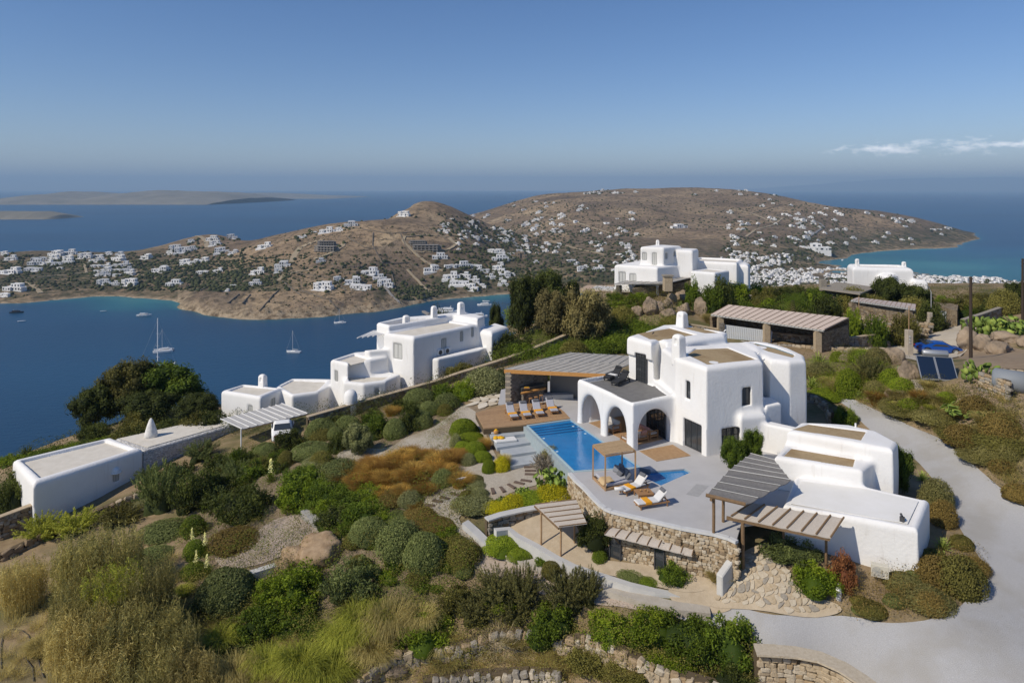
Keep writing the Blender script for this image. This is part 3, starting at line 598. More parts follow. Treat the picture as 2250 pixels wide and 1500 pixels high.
for P_, z in ((C1, 6.34), (C2, 6.34), (B1, 6.02), (D1, 5.62)):
    c_ = np.mean(P_, 0); sheet('roof_surface', [(c_[0] + (x - c_[0]) * 1.05, c_[1] + (y - c_[1]) * 1.05) for x, y in P_], z, roofbeige, villa, thick=.05)
sk = [(20.45, 57.0), (21.5, 55.2), (21.95, 53.0), (21.75, 52.95), (21.2, 55.0), (20.2, 56.75)]
sheet('skylight', sk, 5.67, mat('skylight_glass', (0.25, 0.36, 0.42), 0.1, spec=0.8), villa, thick=.04)
sheet('terrace_deck', [(A0[0] + .36, A0[1] - .05), (8.57, 48.55), (11.8, 50.25), (12.4, 53.4), (11.7, 54.4), (11.0, 53.4), (9.4, 56.3)], 3.06, greydeck, villa, thick=.1)
chimney(villa, 12.35, 50.55, 5.6, 7.75, .46, tB)
chimney(villa, 14.95, 60.0, 6.0, 7.75, .48, unit((9.34, 55.8), (10.92, 53.3)), flare=.05)
for p_ in ((11.6, 56.4, 6.55), (17.9, 57.6, 6.5), (13.6, 47.6, 5.5), (18.7, 52.0, 5.9)):
    MB().tube([p_, (p_[0] + .1, p_[1] - .15, p_[2] + .15)], .05, 6).build('lamp', frame_m if p_[2] == 6.55 else white_m, villa)
mb = MB(); mb.lathe((14.45, 47.0, 0), [(.09, 0), (.09, .35), (.13, .35), (.13, .5), (0.05, .52)], 10); mb.build('vent_pipe', white_m, villa, True)
# ------------------------------------------------------------------ the lower wing
wing = empty('guest_wing', (0, 0, 0), 0, 'low white annexe of stepped flat roofed blocks right of the big villa', 'annexe')
q = Plaster(13.5, 25.6, 33.6, 47.6, -2.6, 3.6, .08)
Wp = [(14.9, 37.8), (20.9, 35.0), (23.55, 38.4), (20.6, 40.6), (17.15, 41.6)]
q.add(Wp, -2.4, 1.05, .3, .2, batter=.02)
q.add([(16.2, 42.2), (20.6, 40.1), (21.9, 41.4), (22.3, 42.6), (18.0, 44.7)], -2, 1.95, .25, .25)
q.add([(17.7, 44.3), (21.6, 41.7), (22.9, 40.9), (24.0, 42.3), (23.8, 44.4), (22.5, 45.6), (19.4, 46.1)], -2, 2.85, .3, .35, batter=.015)
G2 = [(16.75, 42.35), (20.35, 40.75), (21.15, 42.0), (17.9, 43.75)]
G1 = [(18.35, 44.65), (21.75, 42.5), (22.9, 44.2), (19.8, 45.6)]
q.cut(G2, 1.83, 3, .02, .05); q.cut(G1, 2.73, 4, .02, .05)
q.cut([(15.35, 38.0), (20.75, 35.55), (23.0, 38.4), (20.5, 40.1), (17.3, 41.1)], .97, 2, .05, .25)
q.wobble(.018, 1.2)
link('wall', q.mesh('wing_walls'), white_m, wing, True)
for P_, z in ((G2, 1.87), (G1, 2.77)): sheet('roof_surface', P_, z, roofbeige, wing, thick=.05)
sheet('roof_screed', [(15.5, 38.05), (20.72, 35.75), (22.8, 38.3), (20.45, 39.95), (17.35, 40.9)], 1.0, mat('white_roof_paint', (0.78, 0.76, 0.70), 0.9, (0.86, 0.84, 0.80), 0.7, 1.0, detail=8), wing, thick=.03)
MB().tube([(22.6, 44.9, 2.8), (22.6, 44.9, 3.1)], .06, 8).build('vent_pipe', white_m, wing)
mb = MB().box(-.1, -.08, 0, .1, .08, .26); mb.tube([(0, 0, .26), (.12, -.1, .34)], .06, 8); o = mb.build('floodlight', frame_m, wing); o.location = (20.55, 35.95, 1.0); o.rotation_euler = (0, 0, 2.2)
ac = empty('air_conditioner', (18.85, 35.0, T(18.85, 35.0) + .3), math.atan2(-.425, .905), 'beige outdoor air conditioning unit with round fan at the foot of the white annexe wall', 'air conditioner')
MB().box(-.4, -.32, 0, .4, 0, .62).build('casing', mat('ac_beige', (0.62, 0.58, 0.48), 0.5), ac, bevel=.015)
mb = MB()
for r in (.23, .17, .11, .05): mb.tube([(-.12 + r * math.cos(a_), -.34, .31 + r * math.sin(a_)) for a_ in np.linspace(0, 6.2832, 18)], .008, 4)
for a_ in range(6): mb.bar((-.12, -.335, .31), (-.12 + .23 * math.cos(a_), -.335, .31 + .23 * math.sin(a_)), .01)
mb.build('fan_grille', greyframe, ac)
# ------------------------------------------------------------------ generic white house with shuttered windows
def white_house(label, blocks, bounds, h=.14, name='white_house', cat='house', wins=(), chims=(), roofs=(), cuts=(), arches=(), loc=None, wm=None, rm=None):
    e = empty(name, (0, 0, 0), 0, label, cat); s_ = Plaster(*bounds, h)
    for bl in blocks: s_.add(*bl[:3], *(bl[3:] if len(bl) > 3 else (.3, .25)))
    for r_ in roofs: s_.cut(r_[0], r_[1] - .02, r_[1] + 3, .04, .08)
    for a_ in arches: s_.arch(*a_)
    todo = []
    for (A, B, p0, p1, z0, z1) in wins: todo.append((cutwin(s_, A, B, p0, p1, z0, z1, .16), z0, z1))
    s_.wobble(.02, .9)
    link('wall', s_.mesh('walls'), wm or white_m, e, True)
    for (m_, t, w, dp), z0, z1 in todo: window(e, m_, t, w, z0, z1, 2, 1, 'shutter', out=-.06, fm_=greyframe, gm=MATS.get('shutter_panel') or mat('shutter_panel', (0.55, 0.55, 0.52), 0.7), bar=.05)
    for r_ in roofs: sheet('roof_surface', r_[0], r_[1] + .03, rm or rooflight, e, thick=.05)
    for c_ in chims: chimney(e, *c_)
    return e
def W2(px, py, z): p_ = W(px, py, z); return (p_[0], p_[1])
# ------------------------------------------------------------------ neighbouring houses
nm = [(-14.0, 74.3), (-10.4, 72.1), (-3.97, 78.9), (-7.5, 81.5)]
nb = [(-15.2, 76.5), (-13.5, 74.6), (-7.0, 81), (-3.97, 78.9), (-3.2, 80.6), (-5.8, 83.5), (-12.9, 79.6)]
white_house('white two storey house with pergola terrace beyond the garden wall, nearest the bay',
  [(nm, -7, 2.9, .45, .3), (nb, -7, 3.55, .3, .3), ([(-3.9, 79.2), (-2.3, 77.6), (-.3, 81.2), (-2.2, 84)], -6, 2.2, .6, .4),
   ([(-19.2, 72), (-16.6, 70.2), (-13.4, 73.4), (-13.8, 76.5), (-17.4, 75.4)], -7, .5, .3, .3),
   ([(-16.3, 73.2), (-15.9, 72.6), (-13.2, 73.8), (-13.6, 74.7)], -6, 1.15, .12, .3),
   ([(-16.9, 73.6), (-16.5, 73.2), (-16.2, 73.6), (-16.6, 74.0)], -2, 2.55, .2, .1),
   ([(-18.0, 72.2), (-17.2, 69.6), (-15.0, 68.9), (-12.9, 69.9), (-11.8, 72.6), (-14, 74)], -7, -1.15, .25, .4),
   ([(-29.6, 69.4), (-24.8, 67.3), (-23.7, 70.6), (-28.3, 71.9)], -8, -2.0, .3, .3),
   ([(-24.9, 71.7), (-22.1, 68.5), (-19.8, 69.8), (-18.9, 72.5), (-19.5, 74.4), (-24.1, 74.8)], -8, -2.2, .25, .3),
   ([(-8.6, 73.2), (-7.9, 72.9), (-3.6, 77.0), (-3.0, 78.2), (-3.8, 78.6)], -6, .35, .15, .3)],
  (-31, 1, 66, 86, -8, 4.8), .13, 'neighbour_house', 'house',
  wins=[(nm[0], nm[1], 864, 883, .3, 1.9), (nm[1], nm[2], 971, 981, .6, 2.0), (nm[1], nm[2], 1012, 1018, 1.3, 2.4), (nm[1], nm[2], 1036, 1041, 1.5, 2.6),
        ((-29.6, 69.4), (-24.8, 67.3), 545, 555, -3.9, -3.0), ((-24.8, 67.3), (-23.7, 70.6), 596, 605, -3.6, -2.7), ((-19.2, 72), (-16.6, 70.2), 735, 741, -1.6, -.5), ((-15.0, 68.9), (-12.9, 69.9), 824, 833, -2.9, -1.8)],
  chims=[(-9.1, 79.6, 3.2, 4.9, .36, (.8, .6)), (-6.1, 81.6, 3.3, 5.0, .42, (.8, .6)), (-12.0, 77.4, 3.2, 4.2, .38, (.8, .6)), (-26.0, 71.2, -2.3, -.8, .4, (.9, -.4))],
  roofs=[([(-13.3, 74.3), (-10.4, 72.8), (-5.0, 78.6), (-7.6, 80.5)], 2.72), ([(-14.6, 76.5), (-13.4, 75.3), (-9, 79.6), (-12.4, 79.0)], 3.0), ([(-28.9, 69.5), (-25.2, 67.9), (-24.3, 70.3), (-28.1, 71.4)], -2.2),
         ([(-24.3, 71.9), (-22.1, 69.1), (-20.1, 70.1), (-20, 73.8), (-23.8, 74.2)], -2.4), ([(-18.6, 72), (-16.6, 70.8), (-15, 72.6), (-17.2, 74.6)], .25), ([(-17.4, 71.8), (-16.7, 70.1), (-15.0, 69.5), (-13.4, 70.3), (-12.9, 72)], -1.35)])
pg = empty('lattice_pergola', (0, 0, 0), 0, 'pale wooden lattice pergola over the terrace of the neighbouring white house', 'pergola')
for i in range(6): MB().bar((-16.7 + i * .5, 73.6 + i * .26, 2.42), (-15.6 + i * .3, 77.2, 2.5), .07, .07).build('rafter', white_m, pg)
for i in range(11): MB().bar((-16.65 + i * .1, 73.8 + i * .34, 2.5), (-14.0 + i * .03, 75.2 + i * .2, 2.52), .05, .04).build('batten', white_m, pg)
for k_, (x_, y_) in enumerate(((-8.05, 74.9), (-7.35, 75.6))):
    e = empty('outdoor_fan_unit', (x_, y_, .35), math.atan2(6.8, 6.43), ('left' if k_ == 0 else 'right') + ' one of two air conditioners on the wall of the neighbouring white house', 'air conditioner')
    MB().box(-.38, -.4, 0, .38, -.08, .6).build('casing', white_m, e, bevel=.01); MB().lathe((0, 0, 0), [(.24, 0), (.24, .03)], 14).build('fan_grille', frame_m, e, loc=(-.08, -.4, .3)).rotation_euler = (math.pi / 2, 0, 0)
e = empty('round_garden_turret', (-15.2, 64.3, 0), 0, 'small round white turret with domed cap behind the garden wall', 'turret')
MB().lathe((0, 0, 0), [(.66, -4.6), (.62, -1.4), (.62, -.9), (.5, -.62), (.3, -.45), (.06, -.4)], 20).build('tower', white_m, e, True)
# low house at the left edge
lh = white_house('long low white house at the far left with a roof screed and arched niche window', [([(-36.6, 52.2), (-32.0, 59.2), (-36.4, 62.0), (-41.5, 56.7)], -11, -3.95, .42, .3)],
  (-43.5, -22.5, 50, 71, -10.5, -2.6), .12, 'low_house', 'house', roofs=[([(-36.75, 53.2), (-32.8, 59.0), (-36.5, 61.2), (-40.7, 56.6)], -4.25)],
  wins=[((-36.6, 52.2), (-32.0, 59.2), 249, 262, -6.05, -5.3)])
s_ = Plaster(-37.5, -22.5, 57, 71, -10.5, -3.0, .12)
s_.add([(-32.0, 59.3), (-26.5, 66.3), (-29.6, 68.2), (-36.2, 62.2)], -11, -4.25, .15, .2); s_.add([(-27.2, 65.6), (-26.5, 66.4), (-29.4, 68.3), (-30, 67.6)], -9, -4.0, .15, .2)
link('side_wall', s_.mesh('side'), stone_mat('whitewashed_masonry', [(0.60, 0.59, 0.57), (0.70, 0.68, 0.65), (0.76, 0.75, 0.72)], 3.5, joint=(0.42, 0.41, 0.39), jw=.05), lh, True)
sheet('roof_surface', [(-32.0, 60.0), (-27.3, 66.0), (-29.8, 67.6), (-35.7, 62.2)], -4.18, rooflight, lh, thick=.05)
MB().lathe((-33.1, 62.6, 0), [(.62, -4.3), (.52, -3.8), (.32, -3.1), (.16, -2.65), (.04, -2.5)], 18).build('conical_chimney', white_rough, lh, True)
mb = MB().lathe((0, 0, 0), [(.32, -.02), (.30, .16), (.22, .32), (.05, .42)], 16); mb.lathe((0, 0, 0), [(.42, -.06), (.42, 0), (.3, .02)], 16); o = mb.build('window_hood', white_m, lh, True, loc=(*wallhit(255, (-36.6, 52.2), (-32.0, 59.2)), -5.25))
e = white_house('distant modern white two storey house on the ridge behind the villa', [([(14.2, 95), (19.5, 91.6), (25.7, 96.9), (20, 101.5)], 2, 8.0, .35, .3), ([(17.7, 94.5), (20.7, 93.2), (23.9, 96), (21, 98.5)], 7, 10.5, .3, .2),
  ([(22.7, 94.8), (24.9, 93.9), (26.6, 97), (24, 98.4)], 6, 10.05, .4, .3), ([(23.9, 91.5), (26.7, 89.8), (29.5, 92.5), (27, 95)], 2, 7.5, .3, .3), ([(25, 97), (31, 94), (33.4, 98.6), (28, 102)], 2, 8.35, .35, .3), ([(30.5, 95.4), (32.8, 94.6), (34, 97.4), (32, 98.5)], 2, 8.0, .5, .3)],
  (12.5, 36, 86, 104, 2, 11.6), .15, 'ridge_house', 'house', wins=[((14.2, 95), (19.5, 91.6), 1360, 1374, 5.6, 7.0), ((14.2, 95), (19.5, 91.6), 1383, 1398, 5.5, 6.9), ((17.7, 94.5), (20.7, 93.2), 1411, 1421, 8.7, 9.7), ((17.7, 94.5), (20.7, 93.2), 1433, 1443, 8.05, 9.75), ((20.7, 93.2), (23.9, 96), 1462, 1467, 8.9, 9.7), ((20.7, 93.2), (23.9, 96), 1480, 1484, 9.1, 9.9)],
  chims=[(20.6, 96.6, 10.3, 11.3, .25, (1, 0))], roofs=[([(25.6, 97.2), (30.9, 94.7), (32.8, 98.4), (28.1, 101.2)], 8.1), ([(24.5, 91.6), (26.6, 90.4), (28.8, 92.5), (27, 94.3)], 7.35)])
e = white_house('distant white house with two chimneys and rounded corners above the town at right', [([(52.2, 104.6), (60.6, 103), (61.8, 108), (54, 110)], 2, 6.5, .6, .3), ([(55.2, 103.4), (57.0, 102.2), (58.4, 103.4), (57.5, 105)], 1, 5.6, .6, .3), ([(60.0, 101.9), (61.8, 101.4), (62.3, 103.6), (60.4, 104)], 1, 4.9, .6, .3)],
  (50, 64, 100, 112, .5, 8.6), .16, 'hilltop_house', 'house', chims=[(53.4, 105.6, 6.2, 7.7, .3, (1, 0)), (60.4, 105.2, 6.2, 7.3, .3, (1, 0))], roofs=[([(53.6, 105.8), (60, 104.5), (60.8, 107.4), (54.4, 109)], 6.2)])
# ------------------------------------------------------------------ terrace, pools, deck
cop = [W2(*p_, 0) for p_ in ((1249, 1039), (1262, 1054), (1283, 1073), (1300, 1092), (1315, 1107), (1328, 1117), (1342, 1123), (1378, 1132), (1417, 1141), (1458, 1151), (1497, 1160), (1533, 1166.5), (1569, 1173), (1600, 1182), (1617, 1190))]
pool = [W2(1157, 934, 0), W2(1253, 920.5, 0), W2(1411, 1028, 0), W2(1262, 1037, 0)]
jac = [W2(1400, 1041, 0), W2(1416, 1036, 0), W2(1505, 1029, 0), W2(1520, 1036, 0), W2(1452, 1066, 0)]
wA, wB_ = (14.9, 37.8), (17.15, 41.6)
def holed(name, outer, holes, z, m, kind, parent=None, thick=.3):
    loops = [outer] + holes; pts = []; edges = []; 
    for lp in loops:
        b_ = len(pts); pts += [Vector(p_) for p_ in lp]; edges += [(b_ + i, b_ + (i + 1) % len(lp)) for i in range(len(lp))]
    vv, ee, ff, *_ = delaunay_2d_cdt(pts, edges, [], 0, 1e-4)
    inside = lambda c_, lp: (psdf(lp, np.array([c_[0]]), np.array([c_[1]]))[0] < 0)
    keep = []
    for f_ in ff:
        c_ = (sum(vv[i].x for i in f_) / len(f_), sum(vv[i].y for i in f_) / len(f_))
        if inside(c_, outer) and not any(inside(c_, h_) for h_ in holes): keep.append(f_)
    mb = MB(); n = len(vv)
    mb.v = [(p_.x, p_.y, z) for p_ in vv] + [(p_.x, p_.y, z - thick) for p_ in vv]
    mb.f = [tuple(f_) for f_ in keep] + [tuple(i + n for i in f_[::-1]) for f_ in keep]
    cnt = {}
    for f_ in keep:
        for i in range(len(f_)): cnt[(f_[i], f_[(i + 1) % len(f_)])] = 1
    for (a, b_) in list(cnt):
        if (b_, a) not in cnt: mb.f.append((a, a + n, b_ + n, b_))
    return mb.build(name, m, parent, kind=kind)
outer = cop + [(12.6, 37.6), (14.7, 38.1), (17.3, 42.0), (18.0, 46.2), (19.5, 47.2), (18, 50), (12, 56), (12, 64), (4, 66), (-1, 63), (-1.2, 58.9), (2.9, 57.6), (4.3, 56.4), pool[1], pool[2], pool[3]]
holed('terrace_paving', [(p_[0], p_[1]) for p_ in outer], [jac], 0.0, paving_m, 'structure', thick=.12)
water_m = mat('pool_water', (0.012, 0.17, 0.42), 0.08, (0.018, 0.215, 0.50), 1.6, 1.0, 0.25, 5.0, 0.5)
tile_m = mat('pool_tile', (0.30, 0.36, 0.38), 0.5, (0.38, 0.44, 0.45), 4.0, 1.0)
po = empty('swimming_pool', (0, 0, 0), 0, 'long blue infinity pool between the wooden deck and the arches', 'swimming pool')
def inset(P_, d_): c_ = np.mean(P_, 0); return [(x + (c_[0] - x) / math.dist((x, y), c_) * d_, y + (c_[1] - y) / math.dist((x, y), c_) * d_) for x, y in P_]
holed('coping', [pool[0], (pool[1][0], pool[1][1]), pool[2], pool[3]], [inset(pool, .22)], .025, mat('pool_coping', (0.36, 0.47, 0.50), 0.5), None, po, .5)
sheet('water', inset(pool, .2), -.06, water_m, po, thick=.05)
mb = MB(); n_ = (pool[3][0] - pool[0][0], pool[3][1] - pool[0][1]); ln = math.hypot(*n_); nn = (n_[1] / ln, -n_[0] / ln)
a, b_ = pool[0], pool[3]; off = -.02
mb.prism([(a[0] - .24, a[1] - .05), (a[0], a[1]), (b_[0], b_[1]), (b_[0] - .24, b_[1] - .05)], -2.4, -.06); mb.build('overflow_wall', tile_m, po)
st_m = mat('submerged_step', (0.008, 0.075, 0.22), 0.3)
for i in range(4):
    k0_, k1_ = .045 + .055 * i, .045 + .055 * i + .024; ip = inset(pool, .25)
    sheet('step', [lerp2(ip[0], ip[3], k0_), lerp2(ip[1], ip[2], k0_), lerp2(ip[1], ip[2], k1_), lerp2(ip[0], ip[3], k1_)], -.055, st_m, po, thick=.01)
for k_, s2 in ((.12, .9), (.3, .93), (.55, .95), (.75, .94), (.3, .06), (.6, .05)):
    ip = inset(pool, .25); p_ = lerp2(lerp2(ip[0], ip[3], k_), lerp2(ip[1], ip[2], k_), s2)
    MB().lathe((p_[0], p_[1], -.062), [(.10, 0), (.10, .012)], 10).build('pool_light', mat('pool_light', (.6, .75, .8), .3) if 'pool_light' not in MATS else MATS['pool_light'], po)
MB().prism([W2(1507,1086,0), W2(1530,1063,0), W2(1558,1067,0), W2(1534,1091,0)], -.1, .006).build('floor_hatch', mat('hatch_paving', (0.34, 0.335, 0.33), .85, (0.40, 0.395, 0.39), 3.0), None, kind='structure')
jp = empty('plunge_pool', (0, 0, 0), 0, 'small five sided blue plunge pool sunk in the grey terrace', 'plunge pool')
sheet('water', jac, -.12, water_m, jp, thick=.05)
holed('rim', jac, [inset(jac, .06)], -.02, tile_m, None, jp, .3)
cu = tag(MB().box(-.36, -.12, 0, .36, .12, .32).build('grey_bolster', mat('grey_cushion', (0.16, 0.17, 0.185), 0.95, bump=.2), None, bevel=.06, loc=W(1417, 1040, 0), rz=-.5), 'small grey bolster lying at the near corner of the plunge pool', 'cushion')
dk = [W2(1045, 907, 0), W2(1080, 897, 0), W2(1110, 888, 0), W2(1150, 886, 0), W2(1212, 884, 0), W2(1240, 905, 0), W2(1253, 919.5, 0), W2(1157, 932.5, 0), W2(1063, 941, 0)]
dko = empty('wooden_deck', (0, 0, 0), 0, 'honey coloured wooden sun deck at the head of the pool', 'deck')
u_ = unit(dk[8], dk[6]); nrm = (-u_[1], u_[0])
def planks(parent, poly, u, wd, z, m, th=.06, gap=.012, z0=None):
    """cut the polygon into boards running along u, each an object"""
    nv = (-u[1], u[0]); ss = [p_[0] * nv[0] + p_[1] * nv[1] for p_ in poly]; s0, s1 = min(ss), max(ss); k = 0
    while s0 + k * wd < s1:
        a_, b2 = s0 + k * wd + gap, s0 + (k + 1) * wd; k += 1
        P_ = [(p_[0] * u[0] + p_[1] * u[1], p_[0] * nv[0] + p_[1] * nv[1]) for p_ in poly]
        for lim, sg in ((a_, 1), (b2, -1)):
            out = []
            for i in range(len(P_)):
                p0, p1 = P_[i], P_[(i + 1) % len(P_)]; i0, i1 = sg * (p0[1] - lim) >= 0, sg * (p1[1] - lim) >= 0
                if i0: out.append(p0)
                if i0 != i1: t_ = (lim - p0[1]) / (p1[1] - p0[1]); out.append((p0[0] + (p1[0] - p0[0]) * t_, lim))
            P_ = out
            if len(P_) < 3: break
        if len(P_) >= 3:
            q_ = [(p_[0] * u[0] + p_[1] * nv[0], p_[0] * u[1] + p_[1] * nv[1]) for p_ in P_]
            try: MB().prism(q_, z - th, z).build('plank', m, parent)
            except Exception: pass
deck_ms = [deckwood, mat('deck_wood_dark', (0.31, 0.185, 0.095), 0.75, (0.42, 0.27, 0.145), 4.0, 1.0)]
planks(dko, dk, u_, .22, .03, deckwood, .1)
sheet('joists', dk, -.07, core_m, dko, thick=.4)
for ch in dko.children:
    if ch.name.startswith('plank') and random.Random(ch.name).random() < .4: ch.data.materials[0] = deck_ms[1]
wd = empty('deck_inlay', (0, 0, 0), 0, 'square wooden floor patch laid before the right hand arch', 'deck')
planks(wd, [W2(1405, 991, 0), W2(1478, 977, 0), W2(1518, 1001, 0), W2(1443, 1013.5, 0)], unit(W2(1405, 991, 0), W2(1478, 977, 0)), .2, .03, deckwood, .04)
pfl = empty('porch_floor', (0, 0, 0), 0, 'wooden floor of the shaded porch behind the arches', 'deck')
planks(pfl, [(6.1, 54.0), (8.9, 49.2), (11.2, 50.5), (10.3, 53.0), (9.0, 55.6)], eA, .2, .03, deckwood, .04)
# low slabs stepping down along the pool, two mattresses
slab_m = mat('grey_slab', (0.36, 0.385, 0.40), 0.8, (0.44, 0.465, 0.48), 2.0, 1.0)
for i, (P_, z) in enumerate([([(1071, 943), (1142, 937), (1155, 952), (1080, 961)], -.5), ([(1082, 962), (1156, 954), (1169, 971), (1092, 983)], -.75), ([(1096, 984), (1168, 974), (1184, 990), (1109, 1001)], -.95), ([(1119, 1002), (1180, 993), (1178, 1016), (1121, 1024)], -1.15)]):
    P3 = [W2(a, b_, z) for a, b_ in P_]
    tag(MB().prism(P3, z - .28, z).build('concrete_slab', slab_m, None, bevel=.01), ['wide grey concrete slab nearest the wooden deck, under a white mattress', 'second grey slab down from the wooden deck, under a mattress', 'third bare grey slab down beside the pool wall', 'lowest grey slab beside the lavender and the gravel'][i], 'slab', 'grey slabs stepping down beside the pool')
matt_m = mat('white_fabric', (0.72, 0.71, 0.68), 0.95, bump=.3, bscale=8.0); yel = mat('yellow_towel', (0.75, 0.42, 0.02), 0.95, bump=.6, bscale=12.0)
for i, (P_, z) in enumerate([([(1073, 943), (1116, 937.5), (1123, 943.5), (1080, 949.5)], -.5), ([(1083, 963), (1130, 957.5), (1137, 965), (1090, 970)], -.75)]):
    P3 = [W2(a, b_, z + .16) for a, b_ in P_]
    tag(MB().prism(P3, z + .005, z + .17).build('mattress', matt_m, None, bevel=.04), ['white mattress on the grey slab nearest the deck', 'white mattress on the second grey slab'][i], 'mattress', 'mattresses beside the pool')
    c_ = W(1087 if i == 0 else 1097, 943 if i == 0 else 961.5, z + .2); rr = random.Random(i)
    mb = MB()
    for k_ in range(6): mb.lathe((rr.uniform(-.35, .35), rr.uniform(-.12, .12), 0), [(.2, -.03), (.18, .06), (.08, .12)], 7)
    tag(mb.build('towel', yel, None, True, loc=c_), ['crumpled yellow towel on the mattress nearest the deck', 'folded yellow towel on the second mattress'][i], 'towel', 'yellow towels by the pool')
e = empty('towel_basket', W(1090, 950, -.4), 0, 'small basket with an orange cloth beside the first mattress', 'basket'); MB().lathe((0, 0, 0), [(.16, -.1), (.2, .15), (.18, .18)], 12).build('bowl', orange_w, e, True); MB().lathe((0, 0, .16), [(.16, 0), (.1, .1), (.02, .12)], 9).build('cloth', yel, e, True)
# ------------------------------------------------------------------ draped sheets: drives, gravel, paving
def drape(name, pix, m, off=.05, step=.6, kind='structure', parent=None, zfun=None, label=None, world=None, rough=.0, thick=0):
    P_ = world or [G(*p_)[:2] for p_ in pix]
    # round the outline
    n = len(P_); R = []
    for i in range(n):
        p0, p1, p2, p3 = [Vector(P_[(i + k) % n][:2]) for k in (-1, 0, 1, 2)]
        for t_ in (0, .25, .5, .75):
            R.append(.5 * ((2 * p1) + (p2 - p0) * t_ + (2 * p0 - 5 * p1 + 4 * p2 - p3) * t_ ** 2 + (3 * p1 - p0 - 3 * p2 + p3) * t_ ** 3))
    rr = random.Random(name)
    if rough: R = [p_ + Vector((rr.uniform(-rough, rough), rr.uniform(-rough, rough))) for p_ in R]
    poly = [(p_.x, p_.y) for p_ in R]; xs = [p_[0] for p_ in poly]; ys = [p_[1] for p_ in poly]
    gx, gy = np.meshgrid(np.arange(min(xs), max(xs), step), np.arange(min(ys), max(ys), step)); ins = psdf(poly, gx, gy) < -step * .4
    pts = [Vector(p_) for p_ in poly] + [Vector((float(a), float(b_))) for a, b_ in zip(gx[ins], gy[ins])]
    vv, ee, ff, *_ = delaunay_2d_cdt(pts, [(i, (i + 1) % len(poly)) for i in range(len(poly))], [], 1, 1e-4)
    mb = MB(); mb.v = [(p_.x, p_.y, (zfun or T)(p_.x, p_.y) + off) for p_ in vv]; mb.f = [tuple(f_) for f_ in ff]
    o = mb.build(name, m, parent, True, kind=kind if parent is None else None)
    return o
drive_m = mat('grey_gravel', (0.38, 0.375, 0.37), 0.95, (0.51, 0.505, 0.50), 26.0, 1.0, 0.8, 40.0, 0.1, detail=8, col3=(0.40, 0.385, 0.36), n3=0.35)
grav_m = mat('beige_gravel', (0.36, 0.315, 0.25), 0.95, (0.60, 0.54, 0.445), 13.0, 1.2, 1.0, 30.0, 0.1, detail=8, col3=(0.40, 0.335, 0.25), n3=0.5)
rose_m = mat('rosy_gravel', (0.36, 0.285, 0.225), 0.95, (0.54, 0.45, 0.37), 14.0, 1.2, 1.0, 30.0, 0.1, detail=8)
sand_m = mat('sandy_paving', (0.40, 0.32, 0.22), 0.95, (0.52, 0.43, 0.31), 2.2, 1.0, 0.4, 12.0, 0.1, detail=8)
soil_m = mat('garden_soil', (0.20, 0.15, 0.10), 0.95, (0.30, 0.235, 0.16), 3.0, 1.0, 0.8, 14.0, 0.1, detail=8)
mulch = drape('garden_soil', [(1000,885),(900,900),(800,930),(690,950),(600,985),(500,1030),(420,1110),(420,1230),(480,1330),(700,1340),(850,1280),(1000,1270),(1090,1250),(1000,1140),(1110,1110),(1245,1090),(1245,1045),(1160,940)], soil_m, .02, .8)
drape('driveway', [(1840,878),(1880,880),(1960,918),(2060,962),(2110,1000),(2160,1040),(2230,1100),(2330,1180),(2400,1330),(2400,1600),(2100,1620),(1990,1545),(1930,1508),(1870,1470),(1780,1438),(1670,1428),(1600,1400),(1500,1362),(1420,1340),(1500,1318),(1600,1327),(1700,1352),(1850,1354),(1960,1370),(2050,1360),(2110,1333),(2155,1280),(2157,1235),(2120,1180),(2092,1130),(2047,1050),(2010,1010),(1960,980),(1900,935),(1875,905)], drive_m, .05, .8)
drape('gravel_garden', [(1017,893),(1045,906),(1064,945),(1110,1030),(1180,1020),(1190,1060),(1120,1085),(1085,1115),(1020,1130),(1012,1150),(1062,1215),(1110,1250),(1060,1260),(990,1180),(950,1120),(880,1085),(800,1060),(740,1010),(770,985),(850,985),(892,962),(950,940),(1000,905)], grav_m, .06, .6)
drape('gravel_path', [(1040,1190),(1075,1205),(1180,1243),(1290,1278),(1400,1312),(1500,1337),(1540,1352),(1480,1358),(1380,1338),(1280,1326),(1150,1296),(1060,1250)], rose_m, .07, .6)
drape('gravel_court', [(700,1128),(718,1160),(655,1203),(610,1227),(545,1247),(490,1250),(472,1213),(530,1195),(590,1150),(640,1133)], rose_m, .07, .5)
drape('lane', [(1890,762),(1960,752),(2045,735),(2100,717),(2165,712),(2150,745),(2120,775),(2060,800),(2000,790),(1940,778)], mat('concrete_lane', (0.46, 0.40, 0.31), 0.9, (0.54, 0.475, 0.38), 0.8, 1.0, 0.1, 9.0), .07, .9)
drape('side_path', [(1085,1152),(1150,1125),(1246,1105),(1262,1150),(1306,1222),(1370,1238),(1432,1246),(1545,1270),(1565,1292),(1500,1304),(1400,1280),(1262,1242),(1180,1197),(1125,1168)], sand_m, .1, .5)
drape('dirt_slope', [(2110,760),(2260,770),(2420,800),(2420,960),(2260,950),(2150,960),(2080,900),(2060,860),(2120,820)], mat('bare_dirt', (0.25, 0.18, 0.115), 0.95, (0.33, 0.25, 0.165), 1.5, 1.0, 0.8, 9.0, detail=8), .04, 1.0)
